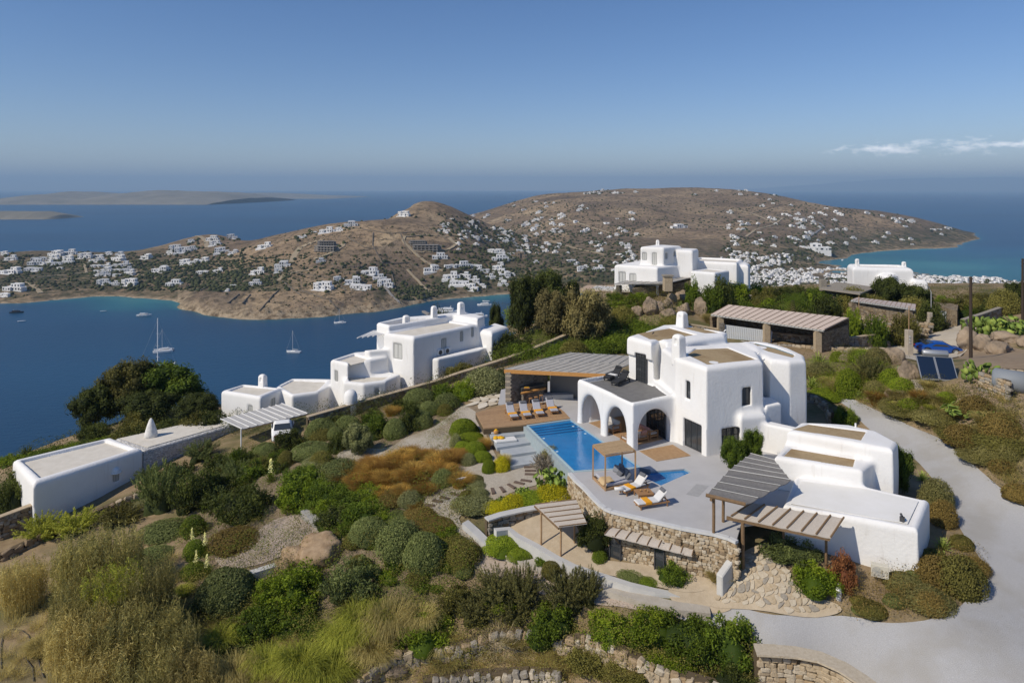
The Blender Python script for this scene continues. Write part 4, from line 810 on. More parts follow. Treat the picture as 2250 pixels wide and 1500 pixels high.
# pieces of paving laid on the ground, each its own outline
def flagstones(parent, pix, m, size, off=.07, gap=.05, joined=False, name='stone', h=.05, seed=1, z=None, jit=.32):
    poly = [G(*p_)[:2] if z is None else W2(*p_, z) for p_ in pix]; rr = random.Random(seed)
    xs = [p_[0] for p_ in poly]; ys = [p_[1] for p_ in poly]; nx_, ny_ = int((max(xs) - min(xs)) / size) + 2, int((max(ys) - min(ys)) / size) + 2
    g_ = {(i, j): (min(xs) + (i - .5 + rr.uniform(-jit, jit) + .5 * (j % 2)) * size, min(ys) + (j - .5 + rr.uniform(-jit, jit)) * size) for i in range(nx_ + 1) for j in range(ny_ + 1)}
    jn = MB(); cnt_ = 0
    for i in range(nx_):
        for j in range(ny_):
            q_ = [g_[(i, j)], g_[(i + 1, j)], g_[(i + 1, j + 1)], g_[(i, j + 1)]]; c_ = (sum(p_[0] for p_ in q_) / 4, sum(p_[1] for p_ in q_) / 4)
            if psdf(poly, np.array([c_[0]]), np.array([c_[1]]))[0] > -size * .25: continue
            q_ = [(p_[0] + (c_[0] - p_[0]) * gap / size * 2, p_[1] + (c_[1] - p_[1]) * gap / size * 2) for p_ in q_]
            q8 = []
            for k in range(4):
                a, b_ = q_[k], q_[(k + 1) % 4]; q8 += [lerp2(a, b_, .2 + rr.uniform(-.08, .08)), lerp2(a, b_, .8 + rr.uniform(-.08, .08))]
            zz = (T(*c_) if z is None else z) + off + rr.uniform(0, .02); mb = jn if (joined or cnt_ >= 300) else MB()
            zt = [((T(*p_) if z is None else z) + off + .02 * (k % 3) / 2 + (zz - (T(*c_) if z is None else z) - off)) for k, p_ in enumerate(q8)]
            mb.prism(q8, [a - h for a in zt], zt); cnt_ += 1
            if mb is not jn: mb.build(name, m[cnt_ % len(m)], parent)
    if jn.v: jn.build('small_' + name + 's', m[0], parent, kind='stuff')
stm = [mat('stone_%s' % n_, c1, 0.95, c2, 7.0, 1.0, 0.5, 18.0, 0.1) for n_, c1, c2 in (('ochre', (0.30, 0.21, 0.12), (0.42, 0.32, 0.20)), ('tan', (0.36, 0.28, 0.18), (0.50, 0.41, 0.29)), ('grey', (0.24, 0.21, 0.17), (0.36, 0.325, 0.27)), ('brown', (0.20, 0.145, 0.09), (0.30, 0.225, 0.145)), ('pale', (0.44, 0.37, 0.27), (0.56, 0.49, 0.38)))]
drape('cement_apron', [(1470,1296),(1530,1288),(1580,1285),(1610,1335),(1560,1350),(1490,1336)], sand_m, .08, .4)
rampe = empty('stone_ramp', (0, 0, 0), 0, 'broad crazy paved stone ramp running down from the reed pergola to the driveway', 'ramp')
drape('ramp_bed', [(1640,1212),(1700,1202),(1750,1290),(1838,1330),(1838,1352),(1740,1356),(1640,1342),(1540,1325),(1575,1270),(1610,1245)], sand_m, .10, .5, parent=rampe)
flagstones(rampe, [(1640,1216),(1700,1206),(1750,1290),(1834,1332),(1834,1348),(1740,1352),(1640,1338),(1560,1322),(1590,1272),(1618,1247)], [stm[4], stm[1], stm[4], stm[1], stm[2], stm[4]], .31, .13, .022, name='paving_stone')
pc = empty('cream_paving', (0, 0, 0), 0, 'cream coloured flagstone patch between gravel and the open pavilion', 'paving')
flagstones(pc, [(1012,889),(1110,856),(1110,889),(1080,898),(1045,902)], [stm[4], mat('cream_stone', (0.56, 0.50, 0.40), 0.9, (0.64, 0.58, 0.48), 3.0)], .9, .1, .03, name='flagstone')
# ------------------------------------------------------------------ stone walls built from stones
def stone_variant(i):
    bm = bmesh.new(); bmesh.ops.create_cube(bm, size=1.0); bmesh.ops.bevel(bm, geom=bm.edges[:] , offset=.17, segments=1, affect='EDGES')
    rr = random.Random(i)
    for v_ in bm.verts: v_.co += Vector((rr.uniform(-.07, .07), rr.uniform(-.07, .07), rr.uniform(-.07, .07)))
    me_ = bpy.data.meshes.new('stone'); bm.to_mesh(me_); bm.free(); return me_
SV = []
for i in range(6):
    b0 = stone_variant(i)
    for m_ in stm: c_ = b0.copy(); c_.materials.append(m_); SV.append(c_)
def stone_wall(label, pts, zt, zb, sz=.3, th=.4, name='stone_wall', cat='stone wall', pieces=300, seed=0, cap=True, capm=None, core=None, face=None, capw=.06, hs=.62, ms=(0, 1, 2, 3, 4), group=None):
    """pts world (x,y) left to right; zt/zb top and bottom per point. Stones face the camera side."""
    e = empty(name, (pts[0][0], pts[0][1], zb[0]), 0, label, cat, group); e['label'] = label; inv = Matrix.Translation(-e.location)
    mb = MB(); n = len(pts); rr = random.Random(seed); stones = []
    for i in range(n - 1):
        a, b_ = pts[i], pts[i + 1]; t = unit(a, b_); nv = (t[1], -t[0])
        if nv[0] * (-(a[0] + b_[0]) / 2) + nv[1] * (-(a[1] + b_[1]) / 2) < 0: nv = (-nv[0], -nv[1])
        k = [(a[0], a[1]), (b_[0], b_[1]), (b_[0] - nv[0] * th, b_[1] - nv[1] * th), (a[0] - nv[0] * th, a[1] - nv[1] * th)]
        mb.prism(k, [zb[i] - .8, zb[i + 1] - .8, zb[i + 1] - .8, zb[i] - .8], [zt[i], zt[i + 1], zt[i + 1], zt[i]]) if True else None
        ln_ = math.dist(a, b_); rz = math.atan2(t[1], t[0])
        if pieces:
            hh = sz * hs; H_ = max(zt[i] - zb[i], zt[i + 1] - zb[i + 1]); rows = int(H_ / hh) + 1
            for r_ in range(rows + (0 if cap else 1)):
                u = rr.uniform(0, sz * .5)
                while u < ln_:
                    w_ = sz * rr.uniform(.65, 1.45); f_ = min(1, (u + w_ / 2) / ln_); top = zt[i] + (zt[i + 1] - zt[i]) * f_
                    jz = .15 if cap or hs == .62 else .38; zz = top - (r_ + .5) * hh + rr.uniform(-jz, jz) * hh
                    if zz > zb[i] + (zb[i + 1] - zb[i]) * f_ - .1: stones.append(((a[0] + t[0] * (u + w_ / 2), a[1] + t[1] * (u + w_ / 2), zz), rz + rr.uniform(-.06, .06), (w_ * .97, .2 + rr.uniform(0, .07 if jz < .2 else .25), hh * rr.uniform(.85, 1.25 if jz < .2 else 1.6)), rr.uniform(-.12, .12) * (1 if jz < .2 else 3)))
                    u += w_
    mb.v = [tuple(inv @ Vector(p_)) for p_ in mb.v]; mb.build('core' if pieces else 'wall', core or (core_m if pieces else wall_far), e)
    stones.sort(key=lambda s_: s_[0][1])
    idx_ = list(range(len(stones)));
    if len(stones) > pieces and pieces: rr.shuffle(idx_)
    jn = []
    for q_, i in enumerate(idx_):
        loc, rz, sc, tl = stones[i]; me_ = SV[rr.randrange(6) * len(stm) + ms[rr.randrange(len(ms))]]
        if q_ < pieces:
            o = bpy.data.objects.new('stone', me_); C.objects.link(o); o.parent = e; o.location = inv @ Vector(loc); o.rotation_euler = (0, tl, rz); o.scale = sc
        else: jn.append((me_, Matrix.Translation(inv @ Vector(loc)) @ Matrix.Rotation(rz, 4, 'Z') @ Matrix.Rotation(tl, 4, 'Y') @ Matrix.Diagonal((*sc, 1))))
    if jn:
        mb = MB(); mi = []
        for me_, M_ in jn:
            mb.add([M_ @ v_.co for v_ in me_.vertices], [tuple(p_.vertices) for p_ in me_.polygons]); mi += [stm.index(me_.materials[0])] * len(me_.polygons)
        me_ = mb.mesh('stones'); [me_.materials.append(x) for x in stm]; me_.polygons.foreach_set('material_index', mi); link('more_stones', me_, None, e, kind='stuff')
    if cap:
        mb = MB(); L_ = []; R_ = []
        for i in range(n):
            t = unit(pts[max(i - 1, 0)], pts[min(i + 1, n - 1)]); nv = (t[1], -t[0])
            if nv[0] * -pts[i][0] + nv[1] * -pts[i][1] < 0: nv = (-nv[0], -nv[1])
            L_.append((pts[i][0] + nv[0] * (.12 + capw), pts[i][1] + nv[1] * (.12 + capw))); R_.append((pts[i][0] - nv[0] * (th + .03), pts[i][1] - nv[1] * (th + .03)))
        for i in range(n - 1):
            mb.prism([L_[i], L_[i + 1], R_[i + 1], R_[i]], [zt[i] + .002, zt[i + 1] + .002, zt[i + 1] + .002, zt[i] + .002], [zt[i] + .09, zt[i + 1] + .09, zt[i + 1] + .09, zt[i] + .09])
        mb.v = [tuple(inv @ Vector(p_)) for p_ in mb.v]; mb.build('coping', capm or kerb_m, e)
    return e
def wallpx(L_, **kw):
    """L_: (px, py of top, z of top, height)"""
    P_ = [W2(a, b_, z) for a, b_, z, h_ in L_]; return P_, [z for *_, z, h_ in L_], [z - h_ for *_, z, h_ in L_]
# retaining wall under the terrace edge
cw = [(p_[0], p_[1] - .0) for p_ in cop]; zt_ = [-.16] * len(cw); zb_ = [-1.9, -2.0, -2.2, -2.5, -2.7, -2.7, -2.75, -2.75, -2.8, -2.8, -2.8, -2.8, -2.7, -2.4, -1.9]
cw = [(p_[0] + .01, p_[1] + .08) for p_ in cop]
stone_wall('tall warm stone retaining wall holding up the grey terrace edge', cw, zt_, zb_, .26, .35, 'retaining_wall', 'retaining wall', 300, 5, cap=False, ms=(0, 1, 4, 3, 1))
mb = MB()
for i in range(len(cop) - 1):
    a, b_ = cop[i], cop[i + 1]; t = unit(a, b_); nv = (t[1], -t[0]); mb.prism([(a[0] + nv[0] * .05, a[1] + nv[1] * .05), (b_[0] + nv[0] * .05, b_[1] + nv[1] * .05), (b_[0] - nv[0] * .22, b_[1] - nv[1] * .22), (a[0] - nv[0] * .22, a[1] - nv[1] * .22)], -.11, .035)
mb.build('terrace_edge', mat('pale_coping', (0.56, 0.56, 0.55), 0.8, (0.63, 0.63, 0.62), 2.0), None, kind='structure')
MB().prism([(p_[0] + .1, p_[1] + .5) for p_ in cop] + [(12.6, 39), (14.4, 40), (14, 46), (9, 46)], -3.2, -.36).build('terrace_fill', core_m, None, kind='structure')
MB().prism([W2(1249, 1039, 0), (pool[3][0] - .05, pool[3][1] + .1), (pool[0][0] - .15, pool[0][1]), (1.0, 55), (6, 50), (7, 44)], -2.4, -.4).build('pool_foundation', core_m, None, kind='structure')
# doors in the retaining wall
for i, (a, b_) in enumerate(((1342, 1367), (1440, 1462))):
    j = 6 if i == 0 else 8; A_, B_ = cw[j], cw[j + 1]
    p0, p1 = wallhit(a, A_, B_), wallhit(b_, A_, B_); t = unit(p0, p1); e = empty('cellar_door', (0, 0, 0), 0, ('left' if i == 0 else 'right') + ' dark glazed door in the stone wall below the terrace', 'door')
    window(e, lerp2(p0, p1, .5), t, math.dist(p0, p1) / 2, -2.75, -.95, 1, 2, 'door_frame', out=.22)
# rows of walls
P_, t_, b_ = wallpx([(676,917,-2.0,1.5),(760,893,-1.75,1.5),(860,865,-1.4,1.5),(958,838,-1.0,1.5),(1007,821,-.6,1.4),(1107,790,.2,1.4),(1168,768,.6,1.5),(1230,742,1.3,1.6),(1292,716,2.0,1.7),(1339,694,2.8,1.8)])
stone_wall('long brown stone garden wall with pale coping running from the carport up to the boulders', P_, t_, b_, .4, .35, 'garden_wall', 'stone wall', 300, 8, ms=(3, 3, 2, 0, 2), capm=stm[1])
P_, t_, b_ = wallpx([(1339,696,2.6,1.6),(1400,699,2.5,1.6),(1488,710,2.3,1.7),(1540,717,2.1,1.6),(1588,726,1.9,1.6)])
stone_wall('tan stone boundary wall below the pile of boulders', P_, t_, b_, .42, .35, 'boundary_wall', 'stone wall', 300, 9, ms=(0, 1, 2), capm=stm[1])
P_, t_, b_ = wallpx([(1697,731,2.0,1.6),(1760,738,1.9,1.6),(1820,741,1.8,1.6),(1880,742,1.7,1.6),(1930,734,1.7,1.5),(1985,722,1.7,1.4),(2040,712,1.8,1.2)])
stone_wall('curved tan stone wall in front of the long parking canopy', P_, t_, b_, .42, .35, 'boundary_wall', 'stone wall', 300, 10, ms=(2, 1, 3), capm=stm[1])
P_, t_, b_ = wallpx([(1625,748,1.2,.8),(1660,752,1.3,1.0),(1720,756,1.3,1.0),(1790,760,1.4,1.1),(1860,764,1.5,1.1),(1930,764,1.6,1.0),(1975,768,1.6,.8)])
stone_wall('low pale dry stone wall on the bank between villa and curved wall', P_, t_, b_, .45, .4, 'dry_stone_wall', 'stone wall', 300, 11, cap=False, ms=(2, 4, 1))
P_, t_, b_ = wallpx([(1070,1143,-1.75,1.1),(1100,1133,-1.7,1.3),(1150,1122,-1.65,1.4),(1200,1113,-1.6,1.4),(1248,1097,-1.5,1.4)])
stone_wall('curved grey stone wall with white rim behind the small reed pergola', P_, t_, b_, .38, .3, 'curved_wall', 'stone wall', 300, 12, ms=(2, 3, 2), capm=kerb_m, capw=.1)
def kerbpx(name, label, L_, w, h, m=None, cat='kerb'):
    P_ = [W(a, b_, z) for a, b_, z in L_]; mb = MB(); n = len(P_); A_ = []; B_ = []
    for i in range(n):
        t = unit(P_[max(i - 1, 0)], P_[min(i + 1, n - 1)]); nv = (-t[1], t[0]); A_.append((P_[i][0] + nv[0] * w / 2, P_[i][1] + nv[1] * w / 2)); B_.append((P_[i][0] - nv[0] * w / 2, P_[i][1] - nv[1] * w / 2))
    for i in range(n - 1): mb.prism([A_[i], A_[i + 1], B_[i + 1], B_[i]], [P_[i][2] - h, P_[i + 1][2] - h, P_[i + 1][2] - h, P_[i][2] - h], [P_[i][2], P_[i + 1][2], P_[i + 1][2], P_[i][2]])
    o = mb.build(name, m or kerb_m, None); return tag(o, label, cat) if label else tag(o, kind='structure')
mat('worn', (0.34, 0.325, 0.295), 0.95, (0.42, 0.405, 0.37), 2.0)
kerbpx('path_kerb', 'long whitish cement kerb curving along the gravel path below the small reed pergola', [(1088,1163,-2.0),(1118,1160,-2.1),(1137,1176,-2.2),(1180,1198,-2.3),(1220,1222,-2.4),(1262,1243,-2.5),(1320,1262,-2.6),(1385,1283,-2.7),(1440,1296,-2.8),(1494,1306,-2.9)], .42, .9)
kerbpx('cement_step', 'sloping cement kerb at the head of the gravel path', [(1022,1145,-2.1),(1045,1165,-2.4),(1075,1195,-2.7)], .55, .35)
kerbpx('white_rim_wall', 'curved white rim wall below the yellow shrubs beside the stone terrace corner', [(1213,1103,-1.35),(1222,1095,-1.35),(1246,1087,-1.3),(1251,1070,-1.2)], .3, .5, white_m)
kerbpx('garden_bench', 'smooth grey cement bench at the upper edge of the rosy gravel court', [(672,1118,-3.7),(690,1135,-3.8),(712,1158,-3.9)], .75, .5, MATS['worn'], 'bench')
kerbpx('court_kerb', 'pale curved cement kerb at the lower edge of the rosy gravel court', [(545,1258,-4.8),(580,1247,-4.75),(620,1235,-4.7),(655,1213,-4.6)], .45, .6)
kerbpx('path_strip', None, [(1078,1198,-2.95),(1150,1228,-2.98),(1230,1256,-3.0),(1320,1285,-3.02),(1410,1312,-3.0),(1490,1330,-3.0),(1560,1338,-3.0)], .7, .5, mat('worn_cement', (0.40, 0.355, 0.29), 0.95, (0.50, 0.455, 0.385), 1.6, 1.0, 0.4, 9.0))
for i, (a, b_, z, w_, l_) in enumerate(((1595, 1205, -1.1, .35, 1.6),)):
    pass
qa, qb = W(1580, 1250, -1.5), W(1604, 1210, -.85); qt = unit(qa, qb); qf = rectp(((qa[0] + qb[0]) / 2, (qa[1] + qb[1]) / 2 - .3), qt, .62, .2)
tag(MB().prism(qf, [-3.1, -3.1, -3.1, -3.1], [-1.6, -.95, -.95, -1.6]).build('ramp_parapet', kerb_m, None, bevel=.05), 'short sloping whitish parapet at the left foot of the stone ramp', 'parapet')
tag(MB().bar(W(1842, 1322, -2.1), W(1850, 1268, -2.0), .25, 1.3).build('ramp_parapet', white_m, None, bevel=.1), 'white parapet behind the bright green bush at the right foot of the stone ramp', 'parapet')
# dry stone walls in the foreground
def foot(L_, h): P_ = [G(a, b_) for a, b_ in L_]; return [p_[:2] for p_ in P_], [p_[2] + h for p_ in P_], [p_[2] - .2 for p_ in P_]
P_, t_, b_ = foot([(745,1560),(800,1520),(860,1470),(930,1455),(1010,1455),(1080,1425),(1150,1420),(1230,1440)], .75)
stone_wall('rough dry stone wall of large boulders across the bottom of the picture', P_, t_, b_, .42, .5, 'dry_stone_wall', 'stone wall', 300, 21, cap=False, ms=(2, 1, 0, 2), hs=.7)
P_, t_, b_ = foot([(930,1530),(1000,1515),(1080,1512),(1160,1508),(1232,1512)], .7)
stone_wall('pale grey dry stone wall at the very bottom below the bare twiggy shrub', P_, t_, b_, .36, .5, 'dry_stone_wall', 'stone wall', 300, 22, cap=False, ms=(2, 4, 2), hs=.8)
P_, t_, b_ = foot([(1235,1450),(1290,1440),(1360,1470),(1420,1500),(1500,1530),(1600,1560)], .95)
stone_wall('tan dry stone wall behind the oleander bushes', P_, t_, b_, .36, .5, 'dry_stone_wall', 'stone wall', 300, 23, cap=False, ms=(1, 4, 0), hs=.7)
P_, t_, b_ = wallpx([(1660,1430,-2.75,2.4),(1700,1432,-2.72,2.4),(1750,1436,-2.7,2.4),(1800,1446,-2.65,2.4),(1850,1468,-2.6,2.4),(1890,1494,-2.6,2.4),(1930,1524,-2.6,2.4)])
stone_wall('rounded tan stone wall holding the lower bend of the grey driveway', P_, t_, b_, .36, .4, 'driveway_wall', 'retaining wall', 300, 24, ms=(1, 0, 4, 1), capm=stm[4], hs=.6, capw=.25)
P_, t_, b_ = foot([(0,1235),(60,1205),(110,1180),(180,1150),(250,1120),(320,1090),(375,1072)], .5)
stone_wall('brown rubble garden wall along the base of the long low white house', P_, t_, b_, .5, .4, 'rubble_wall', 'stone wall', 200, 25, cap=False, ms=(3, 1, 3), hs=.6)
P_, t_, b_ = wallpx([(-60,1150,-6.2,1.6),(0,1137,-6.1,1.6),(40,1122,-6.0,1.7),(72,1110,-5.9,1.8)])
stone_wall('brown stone yard wall left of the long low white house', P_, t_, b_, .4, .35, 'yard_wall', 'stone wall', 300, 26, ms=(3, 2, 3), capm=stm[1])
P_, t_, b_ = foot([(688,1075),(700,1105),(725,1135),(745,1160)], .5)
stone_wall('low pale stone edging between the gravel court and the green garden bank', P_, t_, b_, .35, .4, 'rubble_edging', 'stone wall', 300, 27, cap=False, ms=(4, 1, 4), hs=.7)
P_, t_, b_ = foot([(120,1300),(160,1278),(215,1262)], .3)
stone_wall('short line of flat stones beside the sandy path, bottom left', P_, t_, b_, .5, .4, 'stone_edging', 'stone wall', 100, 28, cap=False, ms=(2, 1), hs=.7)
P_, t_, b_ = wallpx([(1765,862,.9,1.3),(1790,868,.8,1.2),(1815,885,.7,1.1),(1822,905,.5,1.0)])
stone_wall('short rubble wall in the shade behind the rounded end of the villa', P_, t_, b_, .4, .35, 'rubble_wall', 'stone wall', 100, 29, cap=False, ms=(2, 3, 1))
# stepping boards in the gravel
sb_m = mat('sleeper_wood', (0.12, 0.085, 0.065), 0.9, (0.18, 0.13, 0.10), 8.0)
SL = [(1163,1028,0),(1165,1036,0),(1165,1044,.1),(1156,1058,.35),(1141,1063,.5),(1124,1070,.9),(1104,1077,1.2),(1083,1080,1.4),(1060,1083,1.4),(1000,1088,.6),(978,1096,.5),(962,1103,.4),(945,1112,.3)]
for i, (a, b_, r_) in enumerate(SL):
    p_ = G(a, b_); tag(MB().box(-.38, -.11, -.1, .38, .11, .05).build('stepping_board', sb_m, None, loc=(p_[0], p_[1], p_[2] + .07), rz=-r_), 'dark wooden stepping board set in pale gravel, %s counting from the lavender by the pool' % ['first', 'second', 'third', 'fourth', 'fifth', 'sixth', 'seventh', 'eighth', 'ninth', 'tenth', 'eleventh', 'twelfth', 'last'][i], 'stepping board', 'stepping boards across the gravel')
# ------------------------------------------------------------------ roofs of reed, cloth and panels
def L3(a, b_, k): return tuple(a[i] + (b_[i] - a[i]) * k for i in range(3))
def panel_roof(e, P00, P10, P11, P01, n, pm, bm_=None, name='reed_panel', th=.05, sag=0.0, bw=.06, rows=5, curve=0.0):
    """n panels side by side from P00 to P10 (front edge) ; P01, P11 back edge; battens between"""
    rr = random.Random(n)
    def pt(u, v_):
        a = L3(P00, P10, u); b_ = L3(P01, P11, u); p_ = L3(a, b_, v_); k = u * n; f_ = k - math.floor(k)
        return p_
    for i in range(n):
        V = []; Fc = []; u0, u1 = (i + .012) / n, (i + .988) / n; m_ = 4
        for s_ in (0, 1):
            for r_ in range(rows):
                for c_ in range(m_):
                    cu = c_ / (m_ - 1); p_ = pt(u0 + (u1 - u0) * cu, r_ / (rows - 1)); dz = -sag * math.sin(math.pi * cu) - curve * math.sin(math.pi * r_ / (rows - 1)) + rr.uniform(-.012, .012) * (s_ == 0)
                    V.append((p_[0], p_[1], p_[2] + dz - s_ * th))
        o_ = rows * m_
        for r_ in range(rows - 1):
            for c_ in range(m_ - 1):
                a = r_ * m_ + c_; Fc += [(a, a + 1, a + 1 + m_, a + m_), (o_ + a, o_ + a + m_, o_ + a + m_ + 1, o_ + a + 1)]
        for c_ in range(m_ - 1): Fc += [(c_, o_ + c_, o_ + c_ + 1, c_ + 1), ((rows - 1) * m_ + c_, (rows - 1) * m_ + c_ + 1, o_ + (rows - 1) * m_ + c_ + 1, o_ + (rows - 1) * m_ + c_)]
        for r_ in range(rows - 1): a = r_ * m_; b2 = a + m_ - 1; Fc += [(a, a + m_, o_ + a + m_, o_ + a), (b2, o_ + b2, o_ + b2 + m_, b2 + m_)]
        MB().add(V, Fc).build(name, pm, e)
    for i in range(n + 1):
        u = min(max(i / n, .003), .997); 
        for r_ in range(1): MB().tube([(lambda p_: (p_[0], p_[1], p_[2] + .03 - curve * math.sin(math.pi * v_)))(pt(u, v_)) for v_ in (0, .25, .5, .75, 1)], bw / 2, 5).build('batten', bm_ or polewood, e)
def post(e, p, z1, w=.16, m=None, name='post', r=True):
    mb = MB(); mb.tube([(p[0], p[1], p[2] - .3), (p[0] + .01, p[1], (p[2] + z1) / 2), (p[0], p[1], z1)], w / 2, 8) if r else mb.box(p[0] - w / 2, p[1] - w / 2, p[2] - .4, p[0] + w / 2, p[1] + w / 2, z1)
    mb.build(name, m or polewood, e)
def beam(e, a, b_, w=.14, m=None, name='beam'): MB().bar(a, b_, w).build(name, m or polewood, e)
# charcoal shade pergola on the terrace
e = empty('shade_pergola', (0, 0, 0), 0, 'pergola with charcoal shade cloth and thin pale battens between terrace and white annexe', 'pergola')
c00, c10, c01, c11 = W(1551, 1087, 2.0), W(1601, 1032, 2.2), W(1640, 1108, 1.85), W(1738, 1054, 2.0)
panel_roof(e, c00, c10, c11, c01, 4, mesh_m, kerb_m, 'cloth_strip', .03, .07, .045)
panel_roof(e, (c10[0], c10[1] + .02, c10[2]), W(1649, 996, 2.35), W(1702, 1010, 2.4), (c11[0], c11[1] + .02, c11[2]), 4, mesh_m, kerb_m, 'cloth_strip', .03, .05, .045)
c_b = c01
MB().tube([c00, L3(c00, c_b, .98)], .1, 8).build('edge_pole', polewood, e)
for a, b_ in ((1568, 1171), (1589, 1146)):
    p_ = W(a, b_, 0); post(e, p_, 1.93, .17)
beam(e, W(1562, 1098, 1.85), W(1592, 1070, 1.9), .13)
# reed pergola in front of the annexe
e = empty('reed_pergola', (0, 0, 0), 0, 'reed roofed pergola on wooden posts against the front of the white annexe', 'pergola')
r00, r10, r11, r01 = W(1606, 1134, .95), W(1826, 1181, .72), W(1855, 1137, 1.22), W(1652, 1104, 1.35)
panel_roof(e, r00, r10, r11, r01, 7, reed_m, polewood, sag=.03, bw=.1)
beam(e, (r00[0] - .2, r00[1] + .12, r00[2] - .13), (r10[0], r10[1] + .12, r10[2] - .13), .15)
for a, b_, z in ((1632, 1236, -1.4), (1721, 1215, -1.3), (1815, 1250, -1.5)):
    p_ = W(a, b_, z); post(e, p_, .75, .2 if a < 1700 else .15)
# small reed pergola down in the lower yard
e = empty('small_reed_pergola', (0, 0, 0), 0, 'small leaning reed pergola on thin poles beside the curved stone wall', 'pergola')
s00, s10, s11, s01 = W(1228, 1157, -.75), W(1175, 1108, -.6), W(1266, 1097, -.35), W(1290, 1149, -.5)
panel_roof(e, s00, s10, s11, s01, 5, reed_m, polewood, sag=.02)
beam(e, (s00[0], s00[1], s00[2] - .1), (s10[0], s10[1], s10[2] - .1), .1)
for a, b_, zz in ((1189, 1201, -.68), (1232, 1222, -.8), (1262, 1180, -.5)):
    p_ = W(a, b_, -2.7 if a < 1250 else -2.0); post(e, p_, zz, .11, deckwood)
# awning over the cellar doors
e = empty('reed_awning', (0, 0, 0), 0, 'curved reed awning fixed to the stone wall over the cellar doors', 'awning')
w00, w10, w11, w01 = W(1328, 1173, -.95), W(1521, 1221, -1.2), W(1532, 1204, -.95), W(1345, 1160, -.75)
w01 = (w01[0], w01[1] + .15, w01[2]); w11 = (w11[0], w11[1] + .3, w11[2])
panel_roof(e, w00, w10, w11, w01, 8, reed_m, polewood, sag=.02, curve=-.05)
for u in (.1, .5, .9):
    a = L3(w00, w10, u); b_ = L3(w01, w11, u); MB().tube([a, (b_[0], b_[1] + .1, b_[2] - .9)], .03, 6).build('strut', polewood, e)
# the open pavilion left of the villa
pv_ = empty('open_pavilion', (0, 0, 0), 0, 'open pavilion with grey panelled hipped roof, orange beam and grey stone wall', 'pavilion')
Aq, Bq, Cq, Dq, Eq = W(1108, 811, 2.95), W(1255, 774, 3.6), W(1382, 801, 3.2), W(1330, 821, 2.95), W(1186, 791, 3.35)
panel_roof(pv_, Aq, Dq, Cq, Eq, 11, greyroof, greyframe, 'roof_panel', .06, 0, .05)
panel_roof(pv_, (Eq[0], Eq[1] + .05, Eq[2]), (Cq[0], Cq[1] + .1, Cq[2]), (Cq[0] + 1.5, Cq[1] + 3.0, Cq[2]), Bq, 9, greyroof, greyframe, 'roof_panel', .06, 0, .05)
MB().bar((Aq[0], Aq[1] - .05, Aq[2] - .16), (Dq[0], Dq[1] - .05, Dq[2] - .16), .12, .3).build('fascia', orange_w, pv_)
MB().bar((Aq[0] - .02, Aq[1], Aq[2] - .16), (Eq[0], Eq[1], Eq[2] - .16), .1, .26).build('side_fascia', polewood, pv_)
pw0, pw1 = W2(1112, 888, 0), W2(1196, 862, 0)
mb = MB().prism([pw0, (pw0[0] + .35, pw0[1] - .02), (pw1[0] + .3, pw1[1] - .1), pw1], -.5, [2.72, 2.72, 3.0, 3.0]); mb.build('stone_side_wall', stone_mat('cut_masonry', [(0.22, 0.20, 0.17), (0.30, 0.275, 0.235), (0.26, 0.24, 0.21), (0.35, 0.325, 0.28)], 2.6, jw=.03), pv_)
rr = random.Random(4)
for k in range(17):
    z = -.1 + k * .165
    if z < 2.6: MB().box(-.02, -.03, 0, .50 if k % 2 else .42, .2, .155).build('quoin', stm[2 if k % 3 else 4], pv_, bevel=.012, loc=(pw0[0] - .04, pw0[1] - .06, z))
for a, b_, w_, z1 in ((1222, 862, .5, 3.0), (1262, 868, .25, 3.0)):
    p_ = W(a, b_, 0); MB().box(-w_, -.2, -.3, w_, .2, z1).build('pillar', wall_grey, pv_, loc=(p_[0], p_[1], 0))
MB().prism([(3.4, 61.2), (6.0, 60.2), (9.6, 62.2), (9.4, 62.6), (6.0, 60.7), (3.5, 61.6)], -.3, 2.75).build('back_wall', mat('shadowed_grey_wall', (0.20, 0.19, 0.175), 0.9), pv_)  # back wall in one even dark grey
MB().prism([(2.4, 59.9), (5.4, 60.1), (5.4, 60.7), (2.4, 60.6)], 0.004, .4).build('stone_bench', kerb_m, pv_)
bar = empty('outdoor_bar', (0, 0, 0), 0, 'dark outdoor bar with thick orange wooden counter under the pavilion edge', 'bar')
b0, b1, b2, b3 = W2(1150, 889, 0), W2(1196, 876, 0), W2(1192, 871, 0), W2(1143, 881, 0)
MB().prism([b0, b1, b2, b3], .004, .95).build('body', wall_grey, bar)
MB().prism([(b0[0] - .25, b0[1] - .35), (b1[0] + .15, b1[1] - .35), (b1[0] + .15, b1[1] + .1), (b0[0] - .2, b0[1] + .1)], .96, 1.06).build('counter', orange_w, bar)
MB().prism([(b0[0] - .15, b0[1] + .12), (b1[0] + .1, b1[1] + .12), b2, b3], 1.07, 1.3).build('worktop', mat('dark_slate', (0.07, 0.075, 0.07), 0.6), bar)
e = empty('fruit_tray', (b0[0] + .3, b0[1] + .35, 1.31), 0, 'small tray of orange fruit on the dark bar', 'tray'); MB().box(-.25, -.16, 0, .25, .16, .04).build('tray', wood_m, e)
for k in range(5): MB().lathe((-.16 + .08 * k, .02 * (-1) ** k, .045), [(.01, 0), (.045, .03), (.04, .07), (.01, .09)], 7).build('fruit', yel, e, True)
st0 = empty('bar_stool', (0, 0, 0), 0, 'wooden bar stool at the orange counter', 'bar stool', 'stools at the outdoor bar')
MB().lathe((0, 0, .68), [(.17, 0), (.18, .03), (.15, .05)], 12).build('seat', wood_m, st0)
